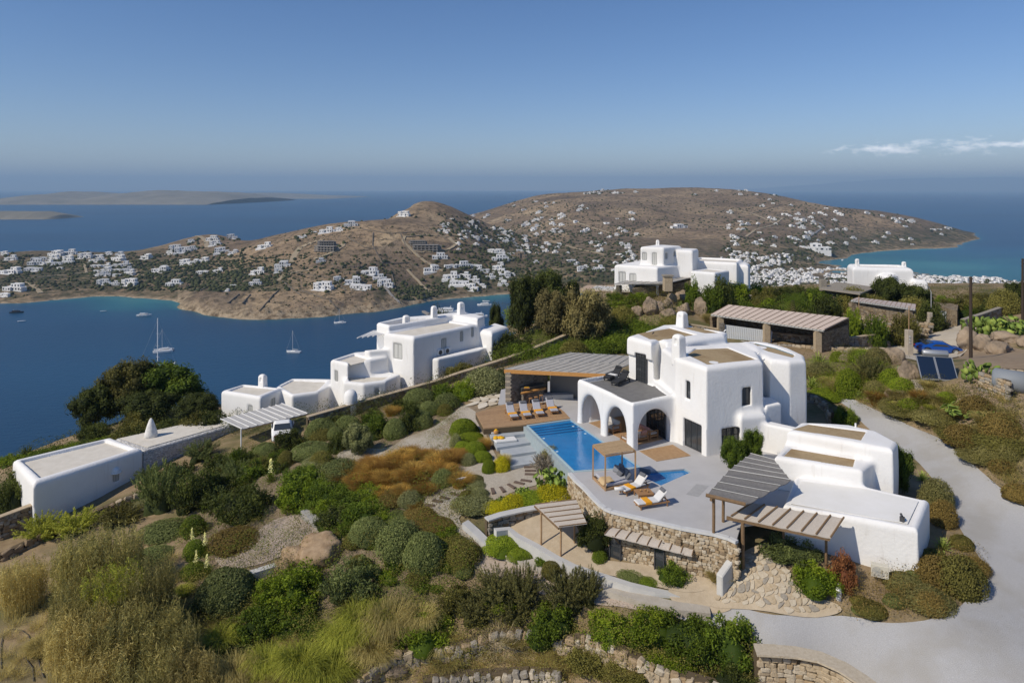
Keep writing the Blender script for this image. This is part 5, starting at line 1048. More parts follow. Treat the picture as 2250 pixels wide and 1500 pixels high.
for a, b_ in ((-1, -1), (1, -1), (1, 1), (-1, 1)): MB().bar((a * .17, b_ * .17, 0), (a * .1, b_ * .1, .68), .035).build('leg', wood_m, st0)
MB().box(-.14, -.15, .25, .14, -.12, .28).build('footrest', wood_m, st0)
for k, (a, b_) in enumerate(((1166, 893), (1178, 890), (1189, 886))):
    o = st0 if k == 0 else copy_tree(st0); p_ = W(a, b_, .03); o.location = (p_[0], p_[1], .035); o['label'] = ['left', 'middle', 'right'][k] + ' one of three wooden bar stools at the orange counter'
# parking canopies
def canopy(label, F0, F1, B0_, B1_, n, pm, posts, zg, wallm=None, back=True):
    e = empty('parking_canopy', (0, 0, 0), 0, label, 'canopy'); panel_roof(e, F0, F1, B1_, B0_, n, pm, polewood, 'roof_panel', .06, 0, .05)
    beam(e, (F0[0], F0[1] + .1, F0[2] - .17), (F1[0], F1[1] + .1, F1[2] - .17), .16, greyframe)
    for k in range(n * 2):
        a = L3(F0, F1, (k + .5) / (n * 2)); MB().bar((a[0], a[1] - .12, a[2] - .09), (a[0], a[1] + .25, a[2] - .07), .08).build('rafter_end', kerb_m, e)
    for u in posts:
        a = L3(F0, F1, u); MB().box(-.32, -.3, zg - 1, .32, .3, a[2] - .26).build('pillar', stm[1] if pm is pinkreed else wall_far, e, loc=(a[0], a[1] + .5, 0))
    if back:
        MB().prism([(B0_[0], B0_[1]), (B1_[0], B1_[1]), (B1_[0], B1_[1] + .4), (B0_[0], B0_[1] + .4)], zg - .5, [B0_[2] - .15, B1_[2] - .15, B1_[2] - .15, B0_[2] - .15]).build('back_wall', wall_far, e)
        for u in (0.015, .985):
            a = L3(F0, F1, u); b_ = L3(B0_, B1_, u); MB().bar((a[0], a[1] + .6, (zg + a[2]) / 2 - .3), (b_[0], b_[1], (zg + b_[2]) / 2 - .3), .35, a[2] - zg - .35).build('side_wall', wall_far, e)
    return e
f0, f1, k0_, k1_ = W(1563, 689, 3.75), W(1812, 724, 3.65), W(1600, 669, 4.4), W(1866, 698, 4.25)
canopy('long parking canopy with pinkish reed roof on stone pillars behind the white gate', f0, f1, k0_, k1_, 17, pinkreed, (.1, .53, .96), 1.2)
f0, f1, k0_, k1_ = W(1871, 658, 4.6), W(2012, 678, 4.3), W(1885, 653, 4.9), W(2013, 668, 4.75)
e = canopy('smaller canopy with mauve panelled roof among the bushes at right', f0, f1, k0_, k1_, 13, mat('mauve_panel', (0.30, 0.26, 0.25), 0.8, (0.36, 0.315, 0.305), 3.0), (.06, .93), 2.0)
gt = empty('sliding_gate', (0, 0, 0), 0, 'long pale grey ribbed sliding gate below the pink canopy', 'gate')
ga_, gb_ = W(1592, 715, 2.7), W(1697, 729, 2.45)
gp = mat('pale_gate_paint', (0.52, 0.54, 0.55), 0.6)
for k in range(26):
    a = L3(ga_, gb_, k / 26); b_ = L3(ga_, gb_, (k + .86) / 26); MB().bar((a[0], a[1], a[2] - .85), (b_[0], b_[1], b_[2] - .85), .06, 1.7).build('slat', gp, gt)
MB().bar((ga_[0], ga_[1], ga_[2] + .05), (gb_[0], gb_[1], gb_[2] + .05), .09).build('rail', gp, gt)
MB().box(-.25, -.25, -.5, .25, .25, 2.2).build('gate_post', wall_grey, gt, loc=(ga_[0] - .3, ga_[1], .75))
# stone built house parts below the ridge house
e = empty('stone_outbuilding', (0, 0, 0), 0, 'dark stone outbuilding with flat grey roof and tall stone chimney below the distant white house', 'outbuilding')
o1, o2, o3, o4 = W2(1389, 633, 5.3), W2(1534, 616, 6.0), W2(1536, 606, 6.1), W2(1455, 604, 6.2)
MB().prism([o1, o2, (o2[0] + 1, o2[1] + 4), (o1[0] + 2, o1[1] + 5)], 2.2, [5.2, 6.0, 6.1, 5.6]).build('wall', wall_far, e)
panel_roof(e, W(1350, 624, 5.7), W(1468, 622, 6.1), W(1535, 606, 6.35), W(1440, 601, 6.3), 6, greyroof, greyframe, 'roof_panel', .08, 0, .06)
MB().prism(rectp(W2(1467, 626, 6.2), (1, 0), .55, .5), 5.4, 7.3).build('chimney', stm[1], e, bevel=.06); MB().prism(rectp(W2(1467, 626, 6.2), (1, 0), .66, .6), 7.31, 7.5).build('chimney_cap', stm[2], e)
p_ = W(1360, 664, 3.1); MB().box(-.35, -.35, 0, .35, .35, 2.4).build('pillar', wall_grey, e, loc=(p_[0], p_[1], 3.0))
P_, t_, b_ = wallpx([(1316,640,4.4,1.7),(1350,641,4.4,1.8),(1389,644,4.3,1.8)])
stone_wall('tan stone pool wall at the left of the dark outbuilding', P_, t_, b_, .42, .3, 'pool_wall', 'stone wall', 120, 31, cap=False, ms=(0, 1))
e = empty('upper_pool_terrace', (0, 0, 0), 0, 'pale stepped pool terrace with a strip of light blue water below the ridge house', 'pool terrace')
MB().prism([W2(1269, 637, 4.3), W2(1389, 644, 4.3), W2(1386, 622, 4.6), W2(1290, 622, 4.6)], 2.6, 4.3).build('terrace', mat('peach_paving', (0.48, 0.36, 0.26), 0.9), e)
MB().prism([W2(1300, 634, 4.5), W2(1380, 639, 4.5), W2(1385, 633, 4.5), W2(1310, 628, 4.5)], 4.31, 4.55).build('step', kerb_m, e)
MB().prism([W2(1272, 652, 3.9), W2(1316, 659, 3.9), W2(1316, 641, 3.9), W2(1275, 640, 3.9)], 3.2, 3.9).build('water', mat('light_pool_water', (0.10, 0.38, 0.56), 0.1), e)
P_, t_, b_ = wallpx([(1555,642,4.3,1.6),(1620,645,4.2,1.4),(1664,650,4.0,1.2)])
stone_wall('sunlit stone garden wall right of the ridge house', P_, t_, b_, .5, .3, 'garden_wall', 'stone wall', 120, 32, cap=False, ms=(0, 1, 2))
e = empty('stone_roofed_house', (0, 0, 0), 0, 'flat roofed stone house half hidden by bushes below the white house at right', 'house')
MB().prism([W2(1808, 634, 4.3), W2(1890, 642, 4.3), W2(1922, 630, 4.4), W2(1840, 618, 4.5)], 2.0, 4.2).build('wall', wall_far, e)
MB().prism([W2(1800, 633, 4.4), W2(1890, 645, 4.4), W2(1925, 629, 4.5), W2(1838, 616, 4.6)], 4.21, 4.4).build('roof', stm[2], e)
MB().prism(rectp(W2(1808, 617, 5.2), (1, 0), .4, .4), 3.8, 5.4).build('chimney', stm[2], e)
# gate house corner at the lane
e = empty('stone_gateway', (0, 0, 0), 0, 'stone gateway block with grey metal door beside the lane at right', 'gateway')
z0 = .9
g1, g2, g3, g4 = W2(2085, 716, z0), W2(2118, 719, z0), W2(2119, 714, z0), W2(2086, 710, z0)
MB().prism([g1, W2(2103, 721, z0), (g3[0] + 1.2, g3[1] + 3.0), (g4[0], g4[1] + 4)], 0, [3.1, 3.1, 3.1, 3.1]).build('wall', wall_far, e)
MB().prism([W2(2052, 710, z0), W2(2063, 712, z0), (W2(2063, 712, z0)[0] + .2, W2(2063, 712, z0)[1] + 2.4), (W2(2052, 710, z0)[0] + .2, W2(2052, 710, z0)[1] + 2.4)], .2, 2.7).build('pillar', wall_far, e)
dd = MB(); a, b_ = W2(2064, 711, z0), W2(2083, 714, z0); MB().prism([a, b_, (b_[0], b_[1] + .1), (a[0], a[1] + .1)], .8, 2.6).build('door', mat('grey_metal', (0.30, 0.32, 0.33), 0.5), e)
P_, t_, b_ = wallpx([(2118,703,2.7,1.9),(2160,690,3.0,2.0),(2200,676,3.3,2.2),(2232,668,3.5,2.2)])
stone_wall('long shaded lane wall climbing away behind the prickly pears', P_, t_, b_, .5, .35, 'lane_wall', 'stone wall', 200, 33, ms=(3, 2), capm=stm[2])
P_, t_, b_ = wallpx([(1890,698,2.7,1.6),(1950,703,2.7,1.6),(2040,709,2.6,1.4)])
stone_wall('sunlit stone wall behind the curved wall, below the mauve canopy', P_, t_, b_, .5, .35, 'garden_wall', 'stone wall', 150, 34, cap=False, ms=(1, 0, 2))
conc = mat('concrete', (0.40, 0.345, 0.27), 0.9, (0.47, 0.41, 0.33), 3.0)
for a, b_, w_, h_, lab in ((1997, 781, .62, 2.8, 'tall concrete pillar with electric meters and a thin pole, nearest the blue car'), (1887, 742, .42, 2.5, 'rounded concrete pillar with a grey box and thin pole, left end of the curved wall'), (2043, 737, .6, 2.5, 'stepped concrete pillar carrying the street lamp')):
    p_ = W(a, b_, .3 if a != 1997 else .4); e = empty('concrete_pillar', (p_[0], p_[1], p_[2]), 0, lab, 'pillar')
    MB().box(-w_ / 2, -w_ / 2, -.6, w_ / 2, w_ / 2, h_ * (.8 if a == 2043 else 1)).build('shaft', conc, e, bevel=.03)
    if a == 2043: MB().box(-w_ * .38, -w_ * .38, h_ * .8, w_ * .38, w_ * .38, h_ * 1.15).build('upper_shaft', conc, e, bevel=.03)
    if a == 1997:
        for k in range(3): MB().lathe((0, 0, 0), [(.11, 0), (.1, .06)], 10).build('meter', greyframe, e, loc=(-.08, -w_ / 2 - .005, 2.1 - k * .32)).rotation_euler = (math.pi / 2, 0, 0)
    if a == 1887: MB().box(.22, -.16, 1.0, .5, .16, 1.7).build('meter_box', frame_m, e)
    if a != 2043: MB().tube([(0, 0, h_), (.02, 0, h_ + 2.6)], .045, 6).build('thin_pole', deckwood, e)
p_ = W(2046, 681, 3.1); e = empty('street_lamp', (p_[0], p_[1], 3.15), 0, 'grey street lamp with angled head above the stepped concrete pillar', 'street lamp')
MB().tube([(0, 0, 0), (0, 0, 2.2), (-.1, 0, 2.5), (-.6, -.2, 3.1)], .05, 6).build('pole', greyframe, e); MB().box(-.85, -.3, 3.08, -.55, -.1, 3.18).build('lamp_head', greyframe, e)
for a, b_, t_, lab in ((2133, 787, 608, 'dark wooden utility pole standing on the rocky bank beside the blue car'), (2247, 702, 568, 'dark wooden utility pole cut by the right edge of the picture')):
    p_ = G(a, b_); h_ = CAMZ - (t_ - CYH) * p_[1] / F - p_[2]; e = empty('utility_pole', p_, 0, lab, 'utility pole')
    MB().tube([(0, 0, -.5), (0, 0, h_)], .17, 10, .12).build('pole', mat('creosote_wood', (0.055, 0.04, 0.03), 0.9) if 'creosote_wood' not in MATS else MATS['creosote_wood'], e)
    for k in range(4): MB().lathe((0.16 * (-1) ** k, 0, h_ - .25 - .22 * k), [(.05, 0), (.07, .05), (.04, .1)], 7).build('insulator', frame_m, e)
p_ = W(1922, 735, 1.0); tag(MB().tube([(0, 0, 0), (0, 0, 2.6)], .04, 6).build('thin_post', polewood, None, loc=p_), 'thin rusty post standing before the sunlit stone wall', 'post')
# blue car
cp = W(2063, 777, .35); car = empty('blue_car', (cp[0], cp[1], T(cp[0], cp[1]) + .12), math.radians(-14), 'shiny blue sports car parked on the pale lane', 'car')
blue = mat('blue_car_paint', (0.005, 0.06, 0.30), 0.22, spec=0.7)
s_ = Plaster(-2.5, 2.5, -1.2, 1.2, -.1, 1.6, .06)
def carsec(s_):
    X = s_.X[:, :, None]; Yv = s_.Y[:, :, None]; Z = s_.z[None, None, :]
    top = np.interp(s_.x, [-2.3, -2.15, -1.6, -.9, -.3, .5, 1.2, 2.0, 2.3], [.55, .82, .96, 1.2, 1.3, 1.24, .86, .72, .45])[:, None, None]
    hw = np.interp(s_.x, [-2.35, -2.1, -1.2, 0, 1.4, 2.1, 2.35], [.6, .88, .95, .93, .93, .82, .5])[:, None, None]
    cab = np.clip((Z - .78) / .5, 0, 1); d_ = np.maximum(np.maximum(np.abs(Yv) - (hw - cab * .3), Z - top), .22 - Z); d_ = np.maximum(d_, np.abs(X) - 2.28)
    for wx in (-1.35, 1.4): d_ = np.maximum(d_, -(np.maximum(np.sqrt((X - wx) ** 2 + (Z - .33) ** 2) - .38, .62 - np.abs(Yv))))
    return d_.astype(np.float32)
s_.d = carsec(s_); k_ = np.ones(3) / 3
for ax in range(3):
    for _ in range(2): s_.d = (np.roll(s_.d, 1, ax) + s_.d * 2 + np.roll(s_.d, -1, ax)) / 4
link('body', s_.mesh('car_body'), blue, car, True)
gl = MB(); gl.add([(.52, -.66, 1.2), (1.15, -.72, .9), (1.15, .72, .9), (.52, .66, 1.2), (.5, -.66, 1.17), (1.13, -.72, .87), (1.13, .72, .87), (.5, .66, 1.17)], [(0, 1, 2, 3), (7, 6, 5, 4), (0, 4, 5, 1), (2, 6, 7, 3), (0, 3, 7, 4), (1, 5, 6, 2)])
gl.v = [(x, y, z + .05) for x, y, z in gl.v]; gl.build('windscreen', glass_m, car)
gl = MB().add([(-.75, -.66, 1.29), (-1.55, -.72, 1.03), (-1.55, .72, 1.03), (-.75, .66, 1.29), (-.75, -.66, 1.25), (-1.55, -.72, 1.0), (-1.55, .72, 1.0), (-.75, .66, 1.25)], [(3, 2, 1, 0), (4, 5, 6, 7), (0, 4, 5, 1), (2, 6, 7, 3), (0, 3, 7, 4), (1, 5, 6, 2)]); gl.build('rear_window', glass_m, car)
for sgn in (-1, 1): MB().prism([(-1.0, 0), (.9, 0), (.45, .3), (-.6, .34)], 0, .03).build('side_window', glass_m, car, loc=(0, sgn * (.83 if sgn < 0 else .80), .86)).rotation_euler = (math.radians(90 - sgn * 28) , 0, 0)
for wx in (-1.35, 1.4):
    for sgn in (-1, 1):
        w_ = MB().lathe((0, 0, 0), [(.2, -.1), (.33, -.1), (.345, -.05), (.345, .05), (.33, .1), (.2, .1)], 18).build('wheel', frame_m, car, True, loc=(wx, sgn * .82, .33)); w_.rotation_euler = (math.pi / 2, 0, 0)
        MB().lathe((0, 0, 0), [(.21, -.105), (.21, .105)], 10).build('rim', greyframe, w_)
for sgn in (-1, 1): MB().box(-.05, -.16, -.05, .05, .16, .05).build('tail_light', mat('red_lens', (.3, .01, .01), .3) if 'red_lens' not in MATS else MATS['red_lens'], car, loc=(-2.27, sgn * .55, .72))
for sgn in (-1, 1): MB().box(-.08, -.14, -.05, .08, .14, .05).build('headlight', greyframe, car, loc=(2.12, sgn * .55, .6))
# solar water heater
sp_ = W(2066, 846, 2.9); e = empty('solar_water_heater', (sp_[0], sp_[1], 2.8), -.30, 'solar water heater with two dark panels and silver tank below the car', 'solar heater')
Mx = Matrix.Translation((0, .2, .45)) @ Matrix.Rotation(math.radians(42), 4, 'X')
for k in (-1, 1):
    pn = MB().box(k * .66 - .62, 0, 0, k * .66 + .62, 2.15, .08, M=Mx).build('panel', frame_m if 0 else mat('panel_blue', (0.012, 0.022, 0.045), 0.12, spec=.8) if 'panel_blue' not in MATS else MATS['panel_blue'], e)
    mb = MB()
    for a, b_ in (((k * .66 - .62, 0), (k * .66 + .62, 0)), ((k * .66 - .62, 2.15), (k * .66 + .62, 2.15)), ((k * .66 - .62, 0), (k * .66 - .62, 2.15)), ((k * .66 + .62, 0), (k * .66 + .62, 2.15))): mb.bar(Mx @ Vector((*a, .05)), Mx @ Vector((*b_, .05)), .06, .12)
    mb.build('panel_frame', mat('aluminium', (0.45, 0.46, 0.47), 0.4, metal=.6) if 'aluminium' not in MATS else MATS['aluminium'], pn)
tk = MB().lathe((0, 0, 0), [(.05, -.95), (.24, -.92), (.28, -.85), (.28, .85), (.24, .92), (.05, .95)], 18).build('tank', MATS['aluminium'], e, True, loc=(.15, 1.95, 2.2)); tk.rotation_euler = (0, math.pi / 2, 0)
for a, b_ in (((-1.2, .3, 0), (-1.2, .4, .5)), ((1.2, .3, 0), (1.2, .4, .5)), ((-1, 1.9, 0), (-1, 1.8, 1.9)), ((1, 1.9, 0), (1, 1.8, 1.9))): MB().bar(a, b_, .05).build('leg', MATS['aluminium'], e)
MB().box(-1.7, -.3, -1.4, 1.6, 2.1, 0).build('plinth', conc, e)
e = empty('water_tank', G(2228, 868), .2, 'grey cylindrical water tank behind the corner of a stone enclosure', 'water tank')
tk = MB().lathe((0, 0, 0), [(.1, -1.1), (.6, -1.05), (.8, -.9), (.8, .9), (.6, 1.05), (.1, 1.1)], 20).build('tank', mat('grey_tank', (0.22, 0.24, 0.26), 0.6), e, True, loc=(.3, .6, .85)); tk.rotation_euler = (0, math.pi / 2, -.9)
for k in (-.5, .5): MB().box(k - .12, .2, -.6, k + .12, 1.0, .3).build('support', conc, e)
P_, t_, b_ = foot([(2149,856),(2180,866),(2212,878)], 1.35)
stone_wall('stone enclosure wall in front of the grey water tank', P_, t_, b_, .36, .35, 'tank_enclosure', 'stone wall', 200, 35, cap=False, ms=(1, 0, 2))
P_, t_, b_ = foot([(2151,840),(2200,836),(2260,840)], .9)
stone_wall('rear stone enclosure wall behind the grey water tank', P_, t_, b_, .4, .35, 'tank_enclosure', 'stone wall', 100, 36, cap=False, ms=(1, 3, 2))
# ------------------------------------------------------------------ furniture
cush = mat('light_grey_cushion', (0.42, 0.42, 0.45), 0.95, bump=.3, bscale=10.0); dcush = mat('dark_grey_cushion', (0.13, 0.135, 0.15), 0.95, bump=.4, bscale=9.0); orange = mat('orange_towel', (0.80, 0.36, 0.02), 0.95, bump=.4, bscale=10.0)
def make_lounger(frm, mt, pil, back=48):
    r = empty('sun_lounger', (0, 0, 0), 0, 'x', 'sun lounger'); ca, sa_ = math.cos(math.radians(back)), math.sin(math.radians(back))
    mb = MB(); [mb.bar((sx_ * .3, -1.0, .24), (sx_ * .3, 1.0, .24), .05, .08) for sx_ in (-1, 1)]; [mb.bar((-.27, y_, .24), (.27, y_, .24), .05, .06) for y_ in (-.98, .98, .3)]; mb.build('frame', frm, r)
    for sx_ in (-1, 1):
        for y_ in (-.85, .85): MB().bar((sx_ * .3, y_, 0), (sx_ * .3, y_, .2), .06).build('leg', frm, r)
        MB().bar((sx_ * .26, .85, .26), (sx_ * .26, .3 + .55 * ca, .3 + .5 * sa_), .03).build('prop', frm, r)
    MB().box(-.32, -1.02, .285, .32, .3, .39).build('mattress', mt, r, bevel=.035)
    M_ = Matrix.Translation((0, .3, .29)) @ Matrix.Rotation(math.radians(back), 4, 'X'); MB().box(-.32, 0, 0, .32, .8, .1, M=M_).build('back_mattress', mt, r, bevel=.035)
    MB().box(-.25, .58, .1, .25, .8, .19, M=M_).build('pillow', pil, r, bevel=.03)
    return r
def lounger_at(src, foot, head, z, lab, grp, first=False):
    o = src if first else copy_tree(src); f_ = W(*foot, z); h_ = W(*head, z); d_ = Vector((h_[0] - f_[0], h_[1] - f_[1])).normalized()
    o.location = (f_[0] + d_.x * 1.0, f_[1] + d_.y * 1.0, z + .004); o.rotation_euler = (0, 0, math.atan2(-d_.x, d_.y)); o['label'] = lab; o['group'] = grp; return o
def towel_on(l, lab, m=None, y=-.35):
    t = MB(); t.box(-.345, y - .2, .375, .345, y + .2, .41); t.box(-.345, y - .2, .27, -.325, y + .2, .375); t.box(.325, y - .2, .27, .345, y + .2, .375)
    o = t.build('orange_towel', m or orange, None, bevel=.008); o.location = l.location; o.rotation_euler = l.rotation_euler; tag(o, lab, 'towel', 'towels on the loungers')
lg = make_lounger(wood_m, cush, dcush)
LL = [((1131, 924), (1110, 897)), ((1160, 921), (1138, 892)), ((1188, 917), (1167, 889)), ((1219, 911), (1198, 886))]
for i, (f_, h_) in enumerate(LL):
    nm_ = ['leftmost', 'second from left', 'third from left', 'rightmost'][i]
    o = lounger_at(lg, f_, h_, .03, '%s of the four grey loungers in a row on the wooden deck' % nm_, 'loungers in a row on the deck', i == 0); towel_on(o, 'orange towel folded over the %s lounger on the wooden deck' % nm_)
wl = mat('white_cushion', (0.66, 0.65, 0.63), 0.95, bump=.3, bscale=10.0)
lg2 = make_lounger(wood_m, wl, dcush, 42)
o = lounger_at(lg2, (1366, 1087), (1428, 1067), 0, 'white cushioned lounger between the canopied daybed and the low table', 'loungers beside the low table', True); towel_on(o, 'orange towel across the lounger next to the canopied daybed')
o = lounger_at(lg2, (1398, 1116), (1464, 1106), 0, 'white cushioned lounger in front of the low table, nearest the terrace edge', 'loungers beside the low table'); towel_on(o, 'orange towel across the lounger nearest the terrace edge')
bk = mat('black_canvas', (0.03, 0.031, 0.034), 0.9)
lg3 = make_lounger(bk, bk, bk, 40)
o = lounger_at(lg3, (1333, 838), (1370, 824), 3.06, 'rear black lounger on the roof terrace, with a white towel', 'black loungers on the roof terrace', True)
towel_on(o, 'white towel hanging on the rear black lounger of the roof terrace', matt_m, -.1)
lounger_at(lg3, (1350, 849), (1388, 832), 3.06, 'front black lounger on the roof terrace, nearer the parapet', 'black loungers on the roof terrace')
p_ = W(1366, 1080, 0); o = tag(MB().tube([(-.3, 0, .1), (.3, 0, .1)], .1, 10).build('rolled_towel', matt_m, None, True, loc=(W(1361, 1085, .1)[0], W(1361, 1085, .1)[1], .32)), 'rolled cream towel at the foot of the lounger beside the daybed', 'towel')
tb = empty('low_table', W(1415, 1092, 0), .18, 'low square teak coffee table between the two white loungers', 'coffee table')
for k in range(7): MB().box(-.5 + k * .145, -.42, .3, -.5 + k * .145 + .13, .42, .34).build('slat', wood_m, tb)
mb = MB(); [mb.bar((-.5, y_, .26), (.5, y_, .26), .05, .07) for y_ in (-.38, .38)]; mb.build('apron', wood_m, tb)
for a in (-.46, .46):
    for b_ in (-.38, .38): MB().box(a - .03, b_ - .03, 0, a + .03, b_ + .03, .22).build('leg', wood_m, tb)
for k, (a, b_) in enumerate(((-.2, 0), (.1, .1), (.22, -.08))): tag(MB().lathe((0, 0, 0), [(.035, 0), (.045, .1), (.04, .12)], 8).build('glass', mat('amber_glass', (.5, .3, .12), .2) if 'amber_glass' not in MATS else MATS['amber_glass'], None, True, loc=(tb.location[0] + a, tb.location[1] + b_, .345)), ['left', 'middle', 'right'][k] + ' one of three small amber glasses on the low teak table', 'glass', 'glasses on the low table')
# canopied daybed
q0, q1, q2 = Vector(W2(1330, 1078, 0)), Vector(W2(1303, 1052, 0)), Vector(W2(1396, 1066, 0)); q3 = q1 + q2 - q0
db = empty('canopied_daybed', (*q0, 0), 0, 'four poster wooden daybed with reed canopy and grey cushions at the pool corner', 'daybed'); inv0 = Vector((*q0, 0)); Z = lambda p_, z: Vector((p_[0], p_[1], z)) - inv0
for p_ in (q0, q1, q2, q3): MB().bar(Z(p_, 0), Z(p_, 2.15), .09).build('post', deckwood, db)
for a, b_ in ((q0, q1), (q1, q3), (q3, q2), (q2, q0)): MB().bar(Z(a, .1), Z(b_, .1), .09, .14).build('base_rail', deckwood, db); MB().bar(Z(a, 2.12), Z(b_, 2.12), .07, .09).build('top_rail', deckwood, db)
rr = random.Random(3)
for k in range(24): MB().bar(Z(q0 + (q1 - q0) * ((k + .5) / 24), 2.2 + rr.uniform(0, .02)), Z(q2 + (q3 - q2) * ((k + .5) / 24), 2.2 + rr.uniform(0, .02)), .072, .03).build('canopy_slat', reed_m if 0 else mat('straw', (0.40, 0.27, 0.14), 0.9, (0.50, 0.35, 0.20), 8.0) if 'straw' not in MATS else MATS['straw'], db)
cc = (q0 + q3) / 2; u_ = (q2 - q0).normalized(); w_ = (q1 - q0).normalized()
Md = Matrix.Translation(Z(cc, 0)) @ Matrix(((u_.x, w_.x, 0, 0), (u_.y, w_.y, 0, 0), (0, 0, 1, 0), (0, 0, 0, 1)))
MB().box(-.92, -.85, .18, .92, .85, .38, M=Md).build('mattress', cush, db, bevel=.05)
for k, (a, b_, rz, tl) in enumerate(((.68, .55, .2, 60), (.6, .15, .1, 60), (.66, -.25, -.1, 62), (.55, -.6, -.3, 50), (.35, .45, .5, 55), (.3, 0, .1, 35))):
    M_ = Md @ Matrix.Translation((a, b_, .4)) @ Matrix.Rotation(rz, 4, 'Z') @ Matrix.Rotation(-math.radians(tl), 4, 'Y')
    MB().box(0, -.24, -.07, .45, .24, .07, M=M_).build('cushion', dcush if k % 2 else mat('mid_grey_cushion', (0.20, 0.21, 0.23), .95) if 'mid_grey_cushion' not in MATS else MATS['mid_grey_cushion'], db, bevel=.05)
mb = MB(); rr = random.Random(9); thr = (q0 * .5 + q1 * .5)
g_ = [(i, j) for i in range(7) for j in range(5)]
V = [Md @ Vector((-1.12 + .13 * i, -.75 + .2 * j, .41 + rr.uniform(0, .07) - (.16 if i == 0 else 0))) for i, j in g_]; V += [v_ - Vector((0, 0, .03)) for v_ in V]; Fc = []
for i in range(6):
    for j in range(4): a = i * 5 + j; Fc += [(a, a + 5, a + 6, a + 1), (a + 35, a + 36, a + 41, a + 40)]
mb.add([v_ + inv0 for v_ in V], Fc); tag(mb.build('beige_throw', mat('beige_throw', (0.55, 0.40, 0.22), .95, bump=.5), None, True), 'crumpled beige throw on the foot of the canopied daybed', 'throw')
# sofas in the porch
pinkc = mat('faded_pink_cushion', (0.36, 0.19, 0.17), .95, (0.42, 0.24, 0.21), 6.0); strip = mat('pale_sofa_cushion', (0.46, 0.43, 0.40), .95, (0.55, 0.52, 0.48), 5.0)
for k, (c_, rz, w_) in enumerate((((8.95, 49.95), .50, 1.0), ((9.9, 51.6), -1.07, 1.3), ((7.55, 52.3), 2.1, .8))):
    e = empty('teak_sofa', (*c_, .035), rz, ['teak sofa seen from behind through the big right hand arch', 'teak sofa with pink cushions against the glass doors in the porch', 'teak armchair seen through the middle arch'][k], 'sofa' if k < 2 else 'armchair')
    MB().box(-w_, -.4, .18, w_, .4, .28).build('seat_frame', wood_m, e)
    for a in (-w_ + .05, w_ - .05):
        for b_ in (-.36, .36): MB().bar((a, b_, 0), (a, b_, .6), .07).build('leg', wood_m, e)
        MB().bar((a, -.38, .58), (a, .38, .58), .08, .05).build('armrest', wood_m, e)
    mb = MB(); mb.bar((-w_, -.38, .62), (w_, -.38, .62), .06, .08); [mb.bar((-w_ + .1 + i * (2 * w_ - .2) / 9, -.38, .28), (-w_ + .1 + i * (2 * w_ - .2) / 9, -.38, .6), .04, .025) for i in range(10)]; mb.build('backrest', wood_m, e)
    MB().box(-w_ + .1, -.33, .285, w_ - .1, .38, .42).build('seat_cushion', strip, e, bevel=.04)
    n_ = 3 if k < 2 else 1
    for i in range(n_):
        x_ = -w_ + .12 + i * (2 * w_ - .24) / n_; M_ = Matrix.Translation((x_, -.3, .43)) @ Matrix.Rotation(math.radians(14), 4, 'X'); MB().box(0, -.06, 0, (2 * w_ - .28) / n_, .1, .4, M=M_).build('back_cushion', pinkc if k == 1 or i == 2 else strip, e, bevel=.05)
# car under the carport, carport roof at the far left
e = empty('carport', (0, 0, 0), 0, 'white slatted carport roof on poles at the end of the long low white house', 'carport')
d00, d10, d11, d01 = W(531, 942, -2.75), W(676, 908, -2.55), W(619, 886, -2.3), W(484, 920, -2.45)
panel_roof(e, d00, d10, d11, d01, 9, mat('white_slats', (0.40, 0.39, 0.37), .85, (0.50, 0.49, 0.47), 14.0), white_m, 'slat_panel', .05, .03, .07)
for p_ in (d10, L3(d00, d10, .5), d00, d11): post(e, (p_[0] - .1, p_[1] + .1, -5.6), p_[2] - .05, .12, white_m)
beam(e, (d00[0], d00[1] + .1, d00[2] - .1), (d10[0], d10[1] + .1, d10[2] - .1), .1, deckwood)
cp = W(603, 985, -4.6); c2_ = copy_tree(car); c2_.name = 'white_car'; c2_.location = (cp[0] + .3, cp[1] + 1.2, T(cp[0], cp[1]) + .2); c2_.rotation_euler = (0, 0, 1.9); c2_['label'] = 'white car half hidden under the slatted carport'
for ch in c2_.children:
    if ch.name.startswith('body'): ch.data = ch.data.copy(); ch.data.materials[0] = white_m
tag(MB().box(-.45, -.04, 0, .45, .04, .35).build('garden_sign', white_m, None, loc=(*G(1016, 1063)[:2], G(1016, 1063)[2] + .1), rz=.5), 'small blank white board leaning among the grey mounds', 'board')
# hoses on the sand and ramp
def hose(lab, L_, r=.025): tag(MB().tube([(lambda p_: (p_[0], p_[1], p_[2] + r + .04))(G(*q_)) for q_ in L_], r, 5).build('hose', frame_m, None, True), lab, 'hose')
hose('thin black hose looping over bare sand, bottom left corner', [(3,1470),(2,1420),(8,1395),(25,1384),(48,1386),(64,1398),(66,1410),(56,1432),(58,1450),(72,1468),(74,1498)])
hose('second black hose lying on the sand right of the loop', [(98,1385),(84,1396),(80,1412),(83,1440),(88,1465),(97,1490)])
hose('dark hose trailing over the stone ramp to the white parapet', [(1583,1288),(1600,1300),(1640,1310),(1700,1322),(1760,1332),(1820,1334)], .03)
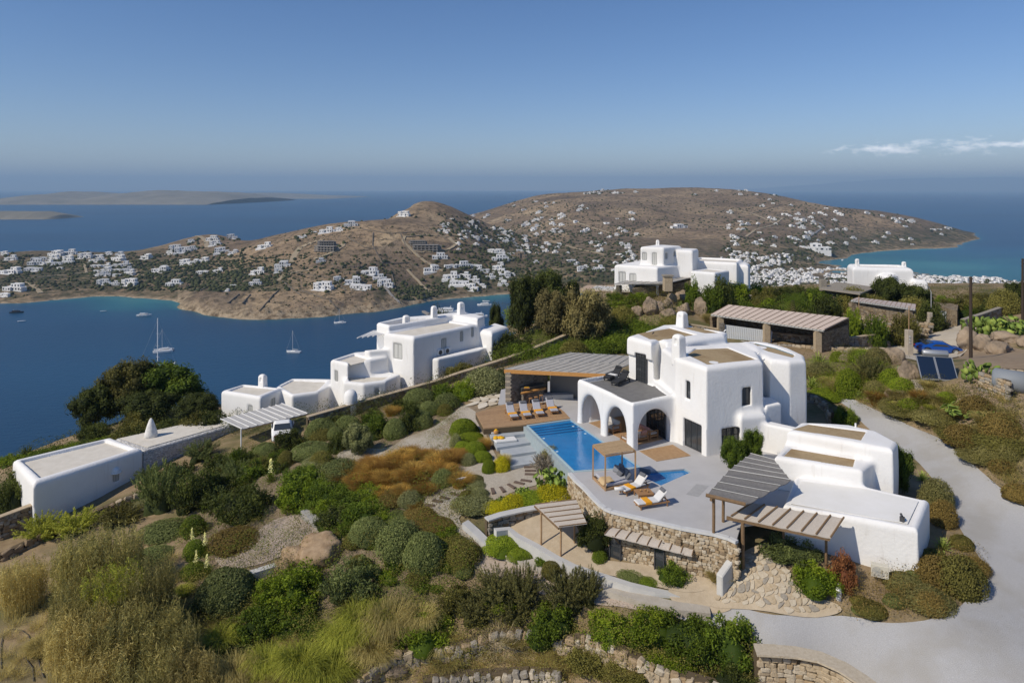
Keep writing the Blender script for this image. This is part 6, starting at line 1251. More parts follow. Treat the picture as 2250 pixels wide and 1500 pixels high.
# ------------------------------------------------------------------ plants
def quads_from(P, Nn, U, w, l):
    """P centres, Nn normals, U length directions, w half widths, l half lengths -> V, F"""
    U = U - (U * Nn).sum(1, keepdims=True) * Nn; U /= np.linalg.norm(U, axis=1, keepdims=True) + 1e-9; S = np.cross(Nn, U)
    w = np.broadcast_to(w, (len(P),))[:, None]; l = np.broadcast_to(l, (len(P),))[:, None]
    V = np.stack([P - U * l, P + S * w, P + U * l, P - S * w], 1).reshape(-1, 3); return V, np.arange(len(V)).reshape(-1, 4)
def rdir(rs, n): v_ = rs.normal(size=(n, 3)); return v_ / np.linalg.norm(v_, axis=1, keepdims=True)
def core_mesh(rs, sc=.86, bump=.14, nu=20, nv=9):
    V = []
    for j in range(nv):
        ph = (j / (nv - 1)) * math.pi / 2
        for i in range(nu):
            th = 6.2832 * i / nu; r = sc * (1 + bump * math.sin(3 * th + rs.rand() * .4) * math.cos(ph) + rs.uniform(-.05, .05)); V.append((r * math.cos(ph) * math.cos(th), r * math.cos(ph) * math.sin(th), r * math.sin(ph) - .05))
    F_ = [(j * nu + i, j * nu + (i + 1) % nu, (j + 1) * nu + (i + 1) % nu, (j + 1) * nu + i) for j in range(nv - 1) for i in range(nu)]
    return np.array(V), np.array(F_)
def assemble(name, parts, mats_):
    V = []; Fq = []; mi = []; at = []; b_ = 0
    for v_, f_, m_, a in parts: V.append(v_); Fq.append(f_ + b_); b_ += len(v_); mi += [m_] * len(f_); at.append(np.broadcast_to(a, (len(f_),)))
    me_ = npmesh(name, np.concatenate(V), np.concatenate(Fq), mi, np.concatenate(at)); [me_.materials.append(m_) for m_ in mats_]; return me_
def mk_mound(seed, n=9000, leaf=.024, lump=.17, nl=20, fuzz=.05):
    rs = np.random.RandomState(seed); d_ = rdir(rs, n); d_[:, 2] = np.abs(d_[:, 2]) ** .8; d_ /= np.linalg.norm(d_, axis=1, keepdims=True)
    L_ = rdir(rs, nl); L_[:, 2] = np.abs(L_[:, 2]); dots = (d_ @ L_.T).max(1); r = .88 + lump * np.clip((dots - .82) / .18, 0, 1) ** .6 + rs.normal(0, fuzz * .4, n)
    low = d_[:, 2] < .15; r[low] *= rs.uniform(.8, 1.02, low.sum()); P = d_ * r[:, None]
    Nn = d_ + rdir(rs, n) * .75; Nn /= np.linalg.norm(Nn, axis=1, keepdims=True)
    V, F_ = quads_from(P, Nn, rdir(rs, n), leaf * rs.uniform(.6, 1.1, n), leaf * rs.uniform(1, 1.9, n))
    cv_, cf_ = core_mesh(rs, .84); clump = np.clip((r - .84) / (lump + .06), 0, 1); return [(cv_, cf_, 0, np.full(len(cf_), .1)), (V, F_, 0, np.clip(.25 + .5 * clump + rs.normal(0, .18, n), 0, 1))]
def mk_loose(seed, n=6500, leaf=.034, ncl=52, cr=.26, up=0.3, core=.6, long=1.9):
    rs = np.random.RandomState(seed); c_ = rdir(rs, ncl) * (rs.rand(ncl, 1) ** .4) * .82; c_[:, 2] = np.abs(c_[:, 2]) * .95 + .08
    k = rs.randint(0, ncl, n); P = c_[k] + rdir(rs, n) * (rs.rand(n, 1) ** .5) * cr * rs.uniform(.6, 1.15, (ncl, 1))[k]; P[:, 2] = np.maximum(P[:, 2], 0.0)
    Nn = rdir(rs, n) + np.array([0, 0, .5]); Nn /= np.linalg.norm(Nn, axis=1, keepdims=True); U = rdir(rs, n) + np.array([0, 0, up]); 
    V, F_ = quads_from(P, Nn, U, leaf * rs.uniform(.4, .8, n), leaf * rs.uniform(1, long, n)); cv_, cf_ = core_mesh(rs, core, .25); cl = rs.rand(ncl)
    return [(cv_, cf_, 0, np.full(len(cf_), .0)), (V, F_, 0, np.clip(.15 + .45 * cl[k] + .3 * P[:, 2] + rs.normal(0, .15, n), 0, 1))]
def mk_blades(seed, n=1500, spread=.5, w=.012, seg=3, hh=1.0, droop=.5, base=.35, tipw=.3):
    rs = np.random.RandomState(seed); th = rs.rand(n) * 6.2832; b0_ = base * np.sqrt(rs.rand(n)); B = np.stack([b0_ * np.cos(th), b0_ * np.sin(th), np.zeros(n)], 1)
    th2 = th + rs.normal(0, .6, n); ln_ = hh * rs.uniform(.6, 1.05, n); out = spread * rs.uniform(.3, 1.1, n); pts = []
    for s_ in np.linspace(0, 1, seg + 1): pts.append(B + np.stack([np.cos(th2) * out * s_ ** 1.6, np.sin(th2) * out * s_ ** 1.6, ln_ * (s_ - droop * s_ ** 3 * .45)], 1))
    S = np.stack([-np.sin(th2 + rs.normal(0, .8, n)), np.cos(th2), np.zeros(n)], 1); V = []; F_ = []; q = 0
    for i in range(seg):
        w0 = w * (1 - (1 - tipw) * i / seg); w1 = w * (1 - (1 - tipw) * (i + 1) / seg)
        V.append(np.stack([pts[i] - S * w0, pts[i] + S * w0, pts[i + 1] + S * w1, pts[i + 1] - S * w1], 1).reshape(-1, 3)); F_.append(np.arange(n * 4).reshape(-1, 4) + q); q += n * 4
    return [(np.concatenate(V), np.concatenate(F_), 0, np.tile(rs.rand(n), seg) * .8 + .1)]
def mk_wispy(seed, stems=120, per=75, leaf=.027):
    rs = np.random.RandomState(seed); P = []; U = []; A_ = []; sv = []; sf = []; q = 0
    for s_ in range(stems):
        th = rs.rand() * 6.2832; o_ = .25 + .75 * rs.rand(); tip = np.array([math.cos(th) * o_ * .95, math.sin(th) * o_ * .95, rs.uniform(.45, 1.05) * (1.15 - .45 * o_)]); b0_ = np.array([math.cos(th) * .12, math.sin(th) * .12, 0])
        t_ = rs.uniform(.25, 1.0, per); mid = (b0_ + tip) / 2 + np.array([0, 0, .12]); C_ = ((1 - t_) ** 2)[:, None] * b0_ + (2 * t_ * (1 - t_))[:, None] * mid + (t_ ** 2)[:, None] * tip
        P.append(C_ + rs.normal(0, .045, (per, 3)) * (1.25 - t_)[:, None]); d_ = (tip - b0_) / np.linalg.norm(tip - b0_); U.append(d_ + rs.normal(0, .35, (per, 3))); A_.append(.2 + .5 * t_ + rs.normal(0, .12, per))
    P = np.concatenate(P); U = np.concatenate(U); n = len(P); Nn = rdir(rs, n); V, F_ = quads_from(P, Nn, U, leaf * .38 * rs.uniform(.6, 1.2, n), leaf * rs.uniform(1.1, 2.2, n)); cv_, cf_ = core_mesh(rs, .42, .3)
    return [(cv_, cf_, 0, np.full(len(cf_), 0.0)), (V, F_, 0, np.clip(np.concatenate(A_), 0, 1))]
def mk_rosette(seed, n=38, w=.06, flower=False, spread=.9):
    rs = np.random.RandomState(seed); V = []; F_ = []; a_ = []; q = 0
    for i in range(n):
        th = i * 2.4; el_ = math.radians(12 + 68 * (i / n)); ln_ = rs.uniform(.8, 1.05); d_ = np.array([math.cos(th) * math.cos(el_), math.sin(th) * math.cos(el_), math.sin(el_)]); s_ = np.array([-math.sin(th), math.cos(th), 0]); up = np.cross(s_, d_)
        for k in range(3):
            t0, t1 = k / 3, (k + 1) / 3; w0, w1 = [w * x for x in ((.8, 1.1), (1.1, .8), (.8, .08))[k]]; p0 = d_ * ln_ * t0 * spread; p1 = d_ * ln_ * t1 * spread - np.array([0, 0, .10 * t1 ** 2])
            V += [p0 - s_ * w0, p0 - up * w0 * .4, p1 - up * w1 * .4, p1 - s_ * w1, p0 + s_ * w0, p1 + s_ * w1]; F_ += [(q, q + 1, q + 2, q + 3), (q + 1, q + 4, q + 5, q + 2)]; q += 6; a_ += [.3 + .4 * rs.rand()] * 2
    parts = [(np.array(V), np.array(F_), 0, np.array(a_))]
    if flower:
        n2 = 150; t_ = rs.rand(n2); P = np.stack([rs.normal(0, .11, n2) * (1.3 - t_), rs.normal(0, .11, n2) * (1.3 - t_), .6 + t_ * .7], 1); v_, f_ = quads_from(P, rdir(rs, n2), rdir(rs, n2), .025, .04); parts.append((v_, f_, 1, np.full(n2, .8)))
    return parts
def mk_pads(seed, n=75):
    rs = np.random.RandomState(seed); V = []; F_ = []; a_ = []; q = 0
    for i in range(n):
        th = rs.rand() * 6.2832; r = rs.rand() ** .6 * .85; c_ = np.array([math.cos(th) * r, math.sin(th) * r, .12 + rs.rand() * .75 * (1.1 - r * .6)]); ax = rs.rand() * 3.14; u = np.array([math.cos(ax), math.sin(ax), rs.normal(0, .3)]); u /= np.linalg.norm(u); up = np.array([rs.normal(0, .35), rs.normal(0, .35), 1]); up /= np.linalg.norm(up); nn_ = np.cross(u, up); nn_ /= np.linalg.norm(nn_); ww, hh_ = rs.uniform(.09, .13), rs.uniform(.13, .19)
        ring = [c_ + u * ww * math.cos(k * .7854) + up * hh_ * math.sin(k * .7854) for k in range(8)]
        V += [p_ + nn_ * .016 for p_ in ring] + [p_ - nn_ * .016 for p_ in ring]; at0 = .2 + .7 * rs.rand()
        for o_ in (0, 8): F_ += [(q + o_, q + o_ + 1, q + o_ + 2, q + o_ + 3), (q + o_, q + o_ + 3, q + o_ + 4, q + o_ + 7), (q + o_ + 4, q + o_ + 5, q + o_ + 6, q + o_ + 7)]; a_ += [at0] * 3
        for k in range(8): F_.append((q + k, q + (k + 1) % 8, q + 8 + (k + 1) % 8, q + 8 + k)); a_.append(at0 * .6)
        q += 16
    return [(np.array(V), np.array(F_), 0, np.array(a_))]
def mk_twigs(seed, n=900):
    rs = np.random.RandomState(seed); a = rdir(rs, n) * rs.rand(n, 1) * .3; a[:, 2] = np.abs(a[:, 2]); b_ = rdir(rs, n); b_[:, 2] = np.abs(b_[:, 2]) * .9; P = a + (b_ - a) * rs.uniform(.4, .9, (n, 1)); v_, f_ = quads_from(P, rdir(rs, n), b_ - a, .005, .13); return [(v_, f_, 0, rs.rand(n))]
def mk_canopy(seed, n=15000):
    """tree crown of separate clumps with gaps, unit radius, sitting between z .25 and 1"""
    rs = np.random.RandomState(seed); ncl = 60; c_ = rdir(rs, ncl) * rs.uniform(.3, .85, (ncl, 1)); c_[:, 2] = .55 + c_[:, 2] * .48; R = rs.uniform(.2, .36, ncl); k = rs.randint(0, ncl, n); d_ = rdir(rs, n); P = c_[k] + d_ * (rs.rand(n, 1) ** .35) * R[k][:, None] * np.array([1, 1, .7])
    Nn = d_ + np.array([0, 0, .6]) + rdir(rs, n) * .6; Nn /= np.linalg.norm(Nn, axis=1, keepdims=True); V, F_ = quads_from(P, Nn, rdir(rs, n), .018 * rs.uniform(.6, 1.2, n), .034 * rs.uniform(.7, 1.4, n))
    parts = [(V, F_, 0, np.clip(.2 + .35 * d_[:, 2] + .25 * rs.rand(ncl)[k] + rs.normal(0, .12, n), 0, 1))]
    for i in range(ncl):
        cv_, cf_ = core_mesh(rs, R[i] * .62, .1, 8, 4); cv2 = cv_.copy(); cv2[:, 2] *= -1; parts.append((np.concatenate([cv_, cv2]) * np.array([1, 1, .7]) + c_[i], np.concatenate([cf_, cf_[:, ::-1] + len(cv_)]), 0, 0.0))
    return parts, c_
COL = dict(
 greygreen=leafmat('leaf_grey_green', (0.040, 0.055, 0.024), (0.139, 0.172, 0.074), (0.211, 0.244, 0.119)),
 silver=leafmat('leaf_silver', (0.066, 0.077, 0.043), (0.205, 0.224, 0.125), (0.330, 0.350, 0.226)),
 dark=leafmat('leaf_dark', (0.018, 0.026, 0.008), (0.073, 0.092, 0.026), (0.119, 0.139, 0.042)),
 green=leafmat('leaf_green', (0.026, 0.048, 0.007), (0.112, 0.165, 0.021), (0.185, 0.238, 0.036)),
 bright=leafmat('leaf_bright', (0.046, 0.077, 0.007), (0.165, 0.231, 0.021), (0.264, 0.317, 0.036)),
 yellow=leafmat('leaf_yellow_green', (0.119, 0.132, 0.010), (0.396, 0.383, 0.018), (0.634, 0.554, 0.024)),
 olive=leafmat('leaf_olive', (0.046, 0.048, 0.014), (0.152, 0.145, 0.048), (0.224, 0.211, 0.071)),
 brown=leafmat('leaf_brown', (0.059, 0.045, 0.017), (0.178, 0.132, 0.050), (0.264, 0.198, 0.083)),
 sage=leafmat('leaf_sage', (0.08, 0.08, 0.032), (0.19, 0.18, 0.08), (0.27, 0.25, 0.13)),
 tamarisk=leafmat('leaf_tamarisk', (0.046, 0.050, 0.021), (0.139, 0.139, 0.065), (0.224, 0.211, 0.107)),
 buff=leafmat('leaf_buff', (0.092, 0.082, 0.043), (0.264, 0.231, 0.125), (0.383, 0.330, 0.190)),
 gold=leafmat('blade_gold', (0.22, 0.14, 0.04), (0.50, 0.34, 0.11), (0.68, 0.50, 0.20), 0.35),
 rust=leafmat('blade_rust', (0.132, 0.079, 0.026), (0.304, 0.178, 0.053), (0.422, 0.264, 0.083), 0.3),
 straw=leafmat('blade_straw', (0.22, 0.185, 0.085), (0.42, 0.365, 0.19), (0.55, 0.49, 0.28), 0.35),
 lime=leafmat('blade_lime', (0.119, 0.145, 0.024), (0.330, 0.356, 0.071), (0.502, 0.502, 0.143), 0.35),
 reed=leafmat('reed_leaf', (0.14, 0.135, 0.055), (0.30, 0.275, 0.135), (0.44, 0.39, 0.22), 0.35),
 agave=leafmat('agave_leaf', (0.132, 0.185, 0.059), (0.290, 0.356, 0.107), (0.554, 0.554, 0.190), 0.1),
 bluea=leafmat('blue_agave_leaf', (0.132, 0.198, 0.154), (0.224, 0.304, 0.238), None, 0.05),
 pear=leafmat('prickly_pear_pad', (0.079, 0.132, 0.036), (0.198, 0.277, 0.077), (0.317, 0.383, 0.119), 0.05),
 twig=leafmat('bare_twig', (0.185, 0.158, 0.119), (0.317, 0.277, 0.214), None, 0.1),
 magenta=leafmat('magenta_flower', (0.396, 0.026, 0.095), (0.660, 0.053, 0.166), None, 0.2),
 cream=leafmat('cream_flower', (0.660, 0.660, 0.380), (0.850, 0.850, 0.594), None, 0.2),
 red=leafmat('leaf_reddish', (0.106, 0.040, 0.024), (0.224, 0.099, 0.053), None, 0.2),
 lavender=leafmat('leaf_lavender', (0.106, 0.099, 0.095), (0.264, 0.238, 0.261), (0.396, 0.356, 0.392)))
def lean(parts, a=.45):
    out = []
    for v_, f_, m_, t_ in parts: v_ = v_.copy(); z_ = np.maximum(v_[:, 2], 0); v_[:, 0] += a * z_ ** 1.6; v_[:, 1] += a * .3 * z_ ** 1.6; out.append((v_, f_, m_, t_))
    return out
def mk_reedleaf(seed, n=7000):
    rs = np.random.RandomState(seed + 90); st = 260; th = rs.rand(st) * 6.28; r = .95 * np.sqrt(rs.rand(st)); top = rs.uniform(.6, 1.05, st); k = rs.randint(0, st, n); t_ = rs.uniform(.22, 1.0, n) ** .7
    P = np.stack([r[k] * np.cos(th[k]), r[k] * np.sin(th[k]), t_ * top[k]], 1) * np.array([1, 1, 1]) + rs.normal(0, .02, (n, 3)); a = rs.rand(n) * 6.28; U = np.stack([np.cos(a), np.sin(a), rs.uniform(-.5, .9, n)], 1); P = P + U * .04
    v_, f_ = quads_from(P, rdir(rs, n), U, .0085 * rs.uniform(.6, 1.3, n), .075 * rs.uniform(.5, 1.2, n)); return [(v_, f_, 0, np.clip(.25 + .5 * rs.rand(st)[k] + rs.normal(0, .15, n), 0, 1))]
GEN = dict(mound=lambda s_: mk_mound(s_), fuzzy=lambda s_: mk_mound(s_, 7000, .027, .2, 34, .2), leafy=lambda s_: mk_loose(s_, 7500, .030, 60, .26, .4, .66, 2.3), loose=lambda s_: mk_loose(s_), fine=lambda s_: mk_loose(s_, 7000, .026, 60, .22, 1.2, .55, 2.4),
 wispy=lambda s_: mk_wispy(s_), grass=lambda s_: lean(mk_blades(s_, 1900, .8, .011, 3, 1.05, .8, .55), .35), fan=lambda s_: lean(mk_blades(s_, 1300, .9, .008, 4, 1.15, 1.3, .5)),
 reeds=lambda s_: lean(mk_blades(s_, 420, .3, .007, 4, 1.0, .25, .85, .5) + mk_reedleaf(s_), .18),
 rosette=lambda s_: mk_rosette(s_), yucca=lambda s_: mk_rosette(s_, 60, .035, True), yuccaplain=lambda s_: mk_rosette(s_, 60, .03), pads=lambda s_: mk_pads(s_), twigs=lambda s_: mk_twigs(s_), carpet=lambda s_: mk_mound(s_, 4200, .028, .12, 60, .12))
PM = {}; PLANTS = []
def plantmesh(kind, col, i):
    nv = 3 if kind in ('mound', 'fuzzy', 'loose', 'fine', 'wispy', 'grass', 'reeds', 'leafy') else 2; i = i % nv
    if (kind, i) not in PM: PM[(kind, i)] = assemble(kind, GEN[kind](i * 7 + len(kind)), [])
    if (kind, col, i) not in PM:
        m_ = PM[(kind, i)].copy(); m_.name = col + '_' + kind; m_.materials.append(COL[col]); 
        if kind == 'yucca': m_.materials.append(COL['cream'])
        PM[(kind, col, i)] = m_
    return PM[(kind, col, i)]
NAMES = dict(mound='clipped_shrub', fuzzy='shrub', leafy='leafy_bush', loose='bush', fine='feathery_bush', wispy='tamarisk_bush', grass='grass_tuft', fan='grass_clump', reeds='reed_clump', rosette='agave', yucca='yucca', yuccaplain='yucca', pads='prickly_pear', twigs='bare_shrub', carpet='creeping_shrub')
rpl = random.Random(77)
def plant(x0, y0, x1, y1, kind, col, label, hk=1.0, name=None, grp=None, z=None):
    cx_ = (x0 + x1) / 2; g_ = G(cx_, y1) if z is None else W(cx_, y1, z); r = (x1 - x0) / 2 * g_[1] / F
    yc = g_[1] + r * (.75 if kind not in ('grass', 'rosette', 'yucca', 'yuccaplain', 'reeds', 'fan') else .3); r = (x1 - x0) / 2 * yc / F; x = (cx_ - CX) / F * yc; zc = T(x, yc) if z is None else z
    ry = r * rpl.uniform(.85, 1.0)
    h_ = CAMZ - (y0 - CYH) * (yc + ry * .35) / F - zc; h_ = max(h_, r * .28) * hk
    o = bpy.data.objects.new(name or NAMES[kind], plantmesh(kind, col, rpl.randrange(3))); C.objects.link(o)
    o.location = (x, yc, zc - .04); k = 1.30 if kind in ('leafy', 'loose') else 1.25 if kind == 'pads' else 1.02 if kind == 'mound' else 1.28 if kind == 'wispy' else 1.10
    if kind in ('mound', 'carpet', 'fuzzy') and .75 < ry / r < 1.3: o.rotation_euler = (0, 0, 0); o.scale = (r * k, ry * k, h_ * k)
    else: o.rotation_euler = (0, 0, rpl.random() * 6.28); o.scale = (r * k, r * k, h_ * (1 if kind not in ('yucca',) else .72))
    PLANTS.append((label, cx_, o)); tag(o, label, {'grass': 'grass', 'fan': 'grass', 'reeds': 'reeds', 'rosette': 'agave', 'pads': 'cactus', 'yucca': 'yucca', 'yuccaplain': 'yucca'}.get(kind, 'shrub'), grp); return o
def tree(x0, y0, x1, y1, base, col, label, name='tree', depth=None, seed=0, trunks=3):
    """box of the crown, pixel row where the trunk stands (or its distance)"""
    cx_ = (x0 + x1) / 2
    yc = depth or G(cx_, base)[1]; x = (cx_ - CX) / F * yc; zc = T(x, yc); r = (x1 - x0) / 2 * yc / F; zt = CAMZ - (y0 - CYH) * yc / F; H_ = max(zt - zc, r * .8)
    e = empty(name, (x, yc, zc), 0, label, 'tree')
    parts, cc_ = CAN.setdefault(seed % 3, mk_canopy(seed % 3)); me_ = PM.get(('can', seed % 3, col))
    if me_ is None: me_ = assemble('crown', parts, [COL[col]]); PM[('can', seed % 3, col)] = me_
    o = bpy.data.objects.new('crown', me_); C.objects.link(o); o.parent = e; o.scale = (r * 1.08, r * 1.08, H_); o.rotation_euler = (0, 0, seed * 1.3)
    rr = random.Random(seed); R_ = Matrix.Rotation(seed * 1.3, 3, 'Z'); mb = MB()
    for k in range(trunks): 
        c_ = R_ @ Vector(cc_[k * 5 % len(cc_)]); mb.tube([(rr.uniform(-.1, .1), rr.uniform(-.1, .1), -.3), (c_.x * r * .3, c_.y * r * .3, H_ * .3), (c_.x * r, c_.y * r, c_.z * H_)], .035 * r + .04, 6, .03)
    mb.build('trunk', mat('bark', (0.10, 0.075, 0.05), .95) if 'bark' not in MATS else MATS['bark'], e); PLANTS.append((label, cx_, e)); return e
CAN = {}
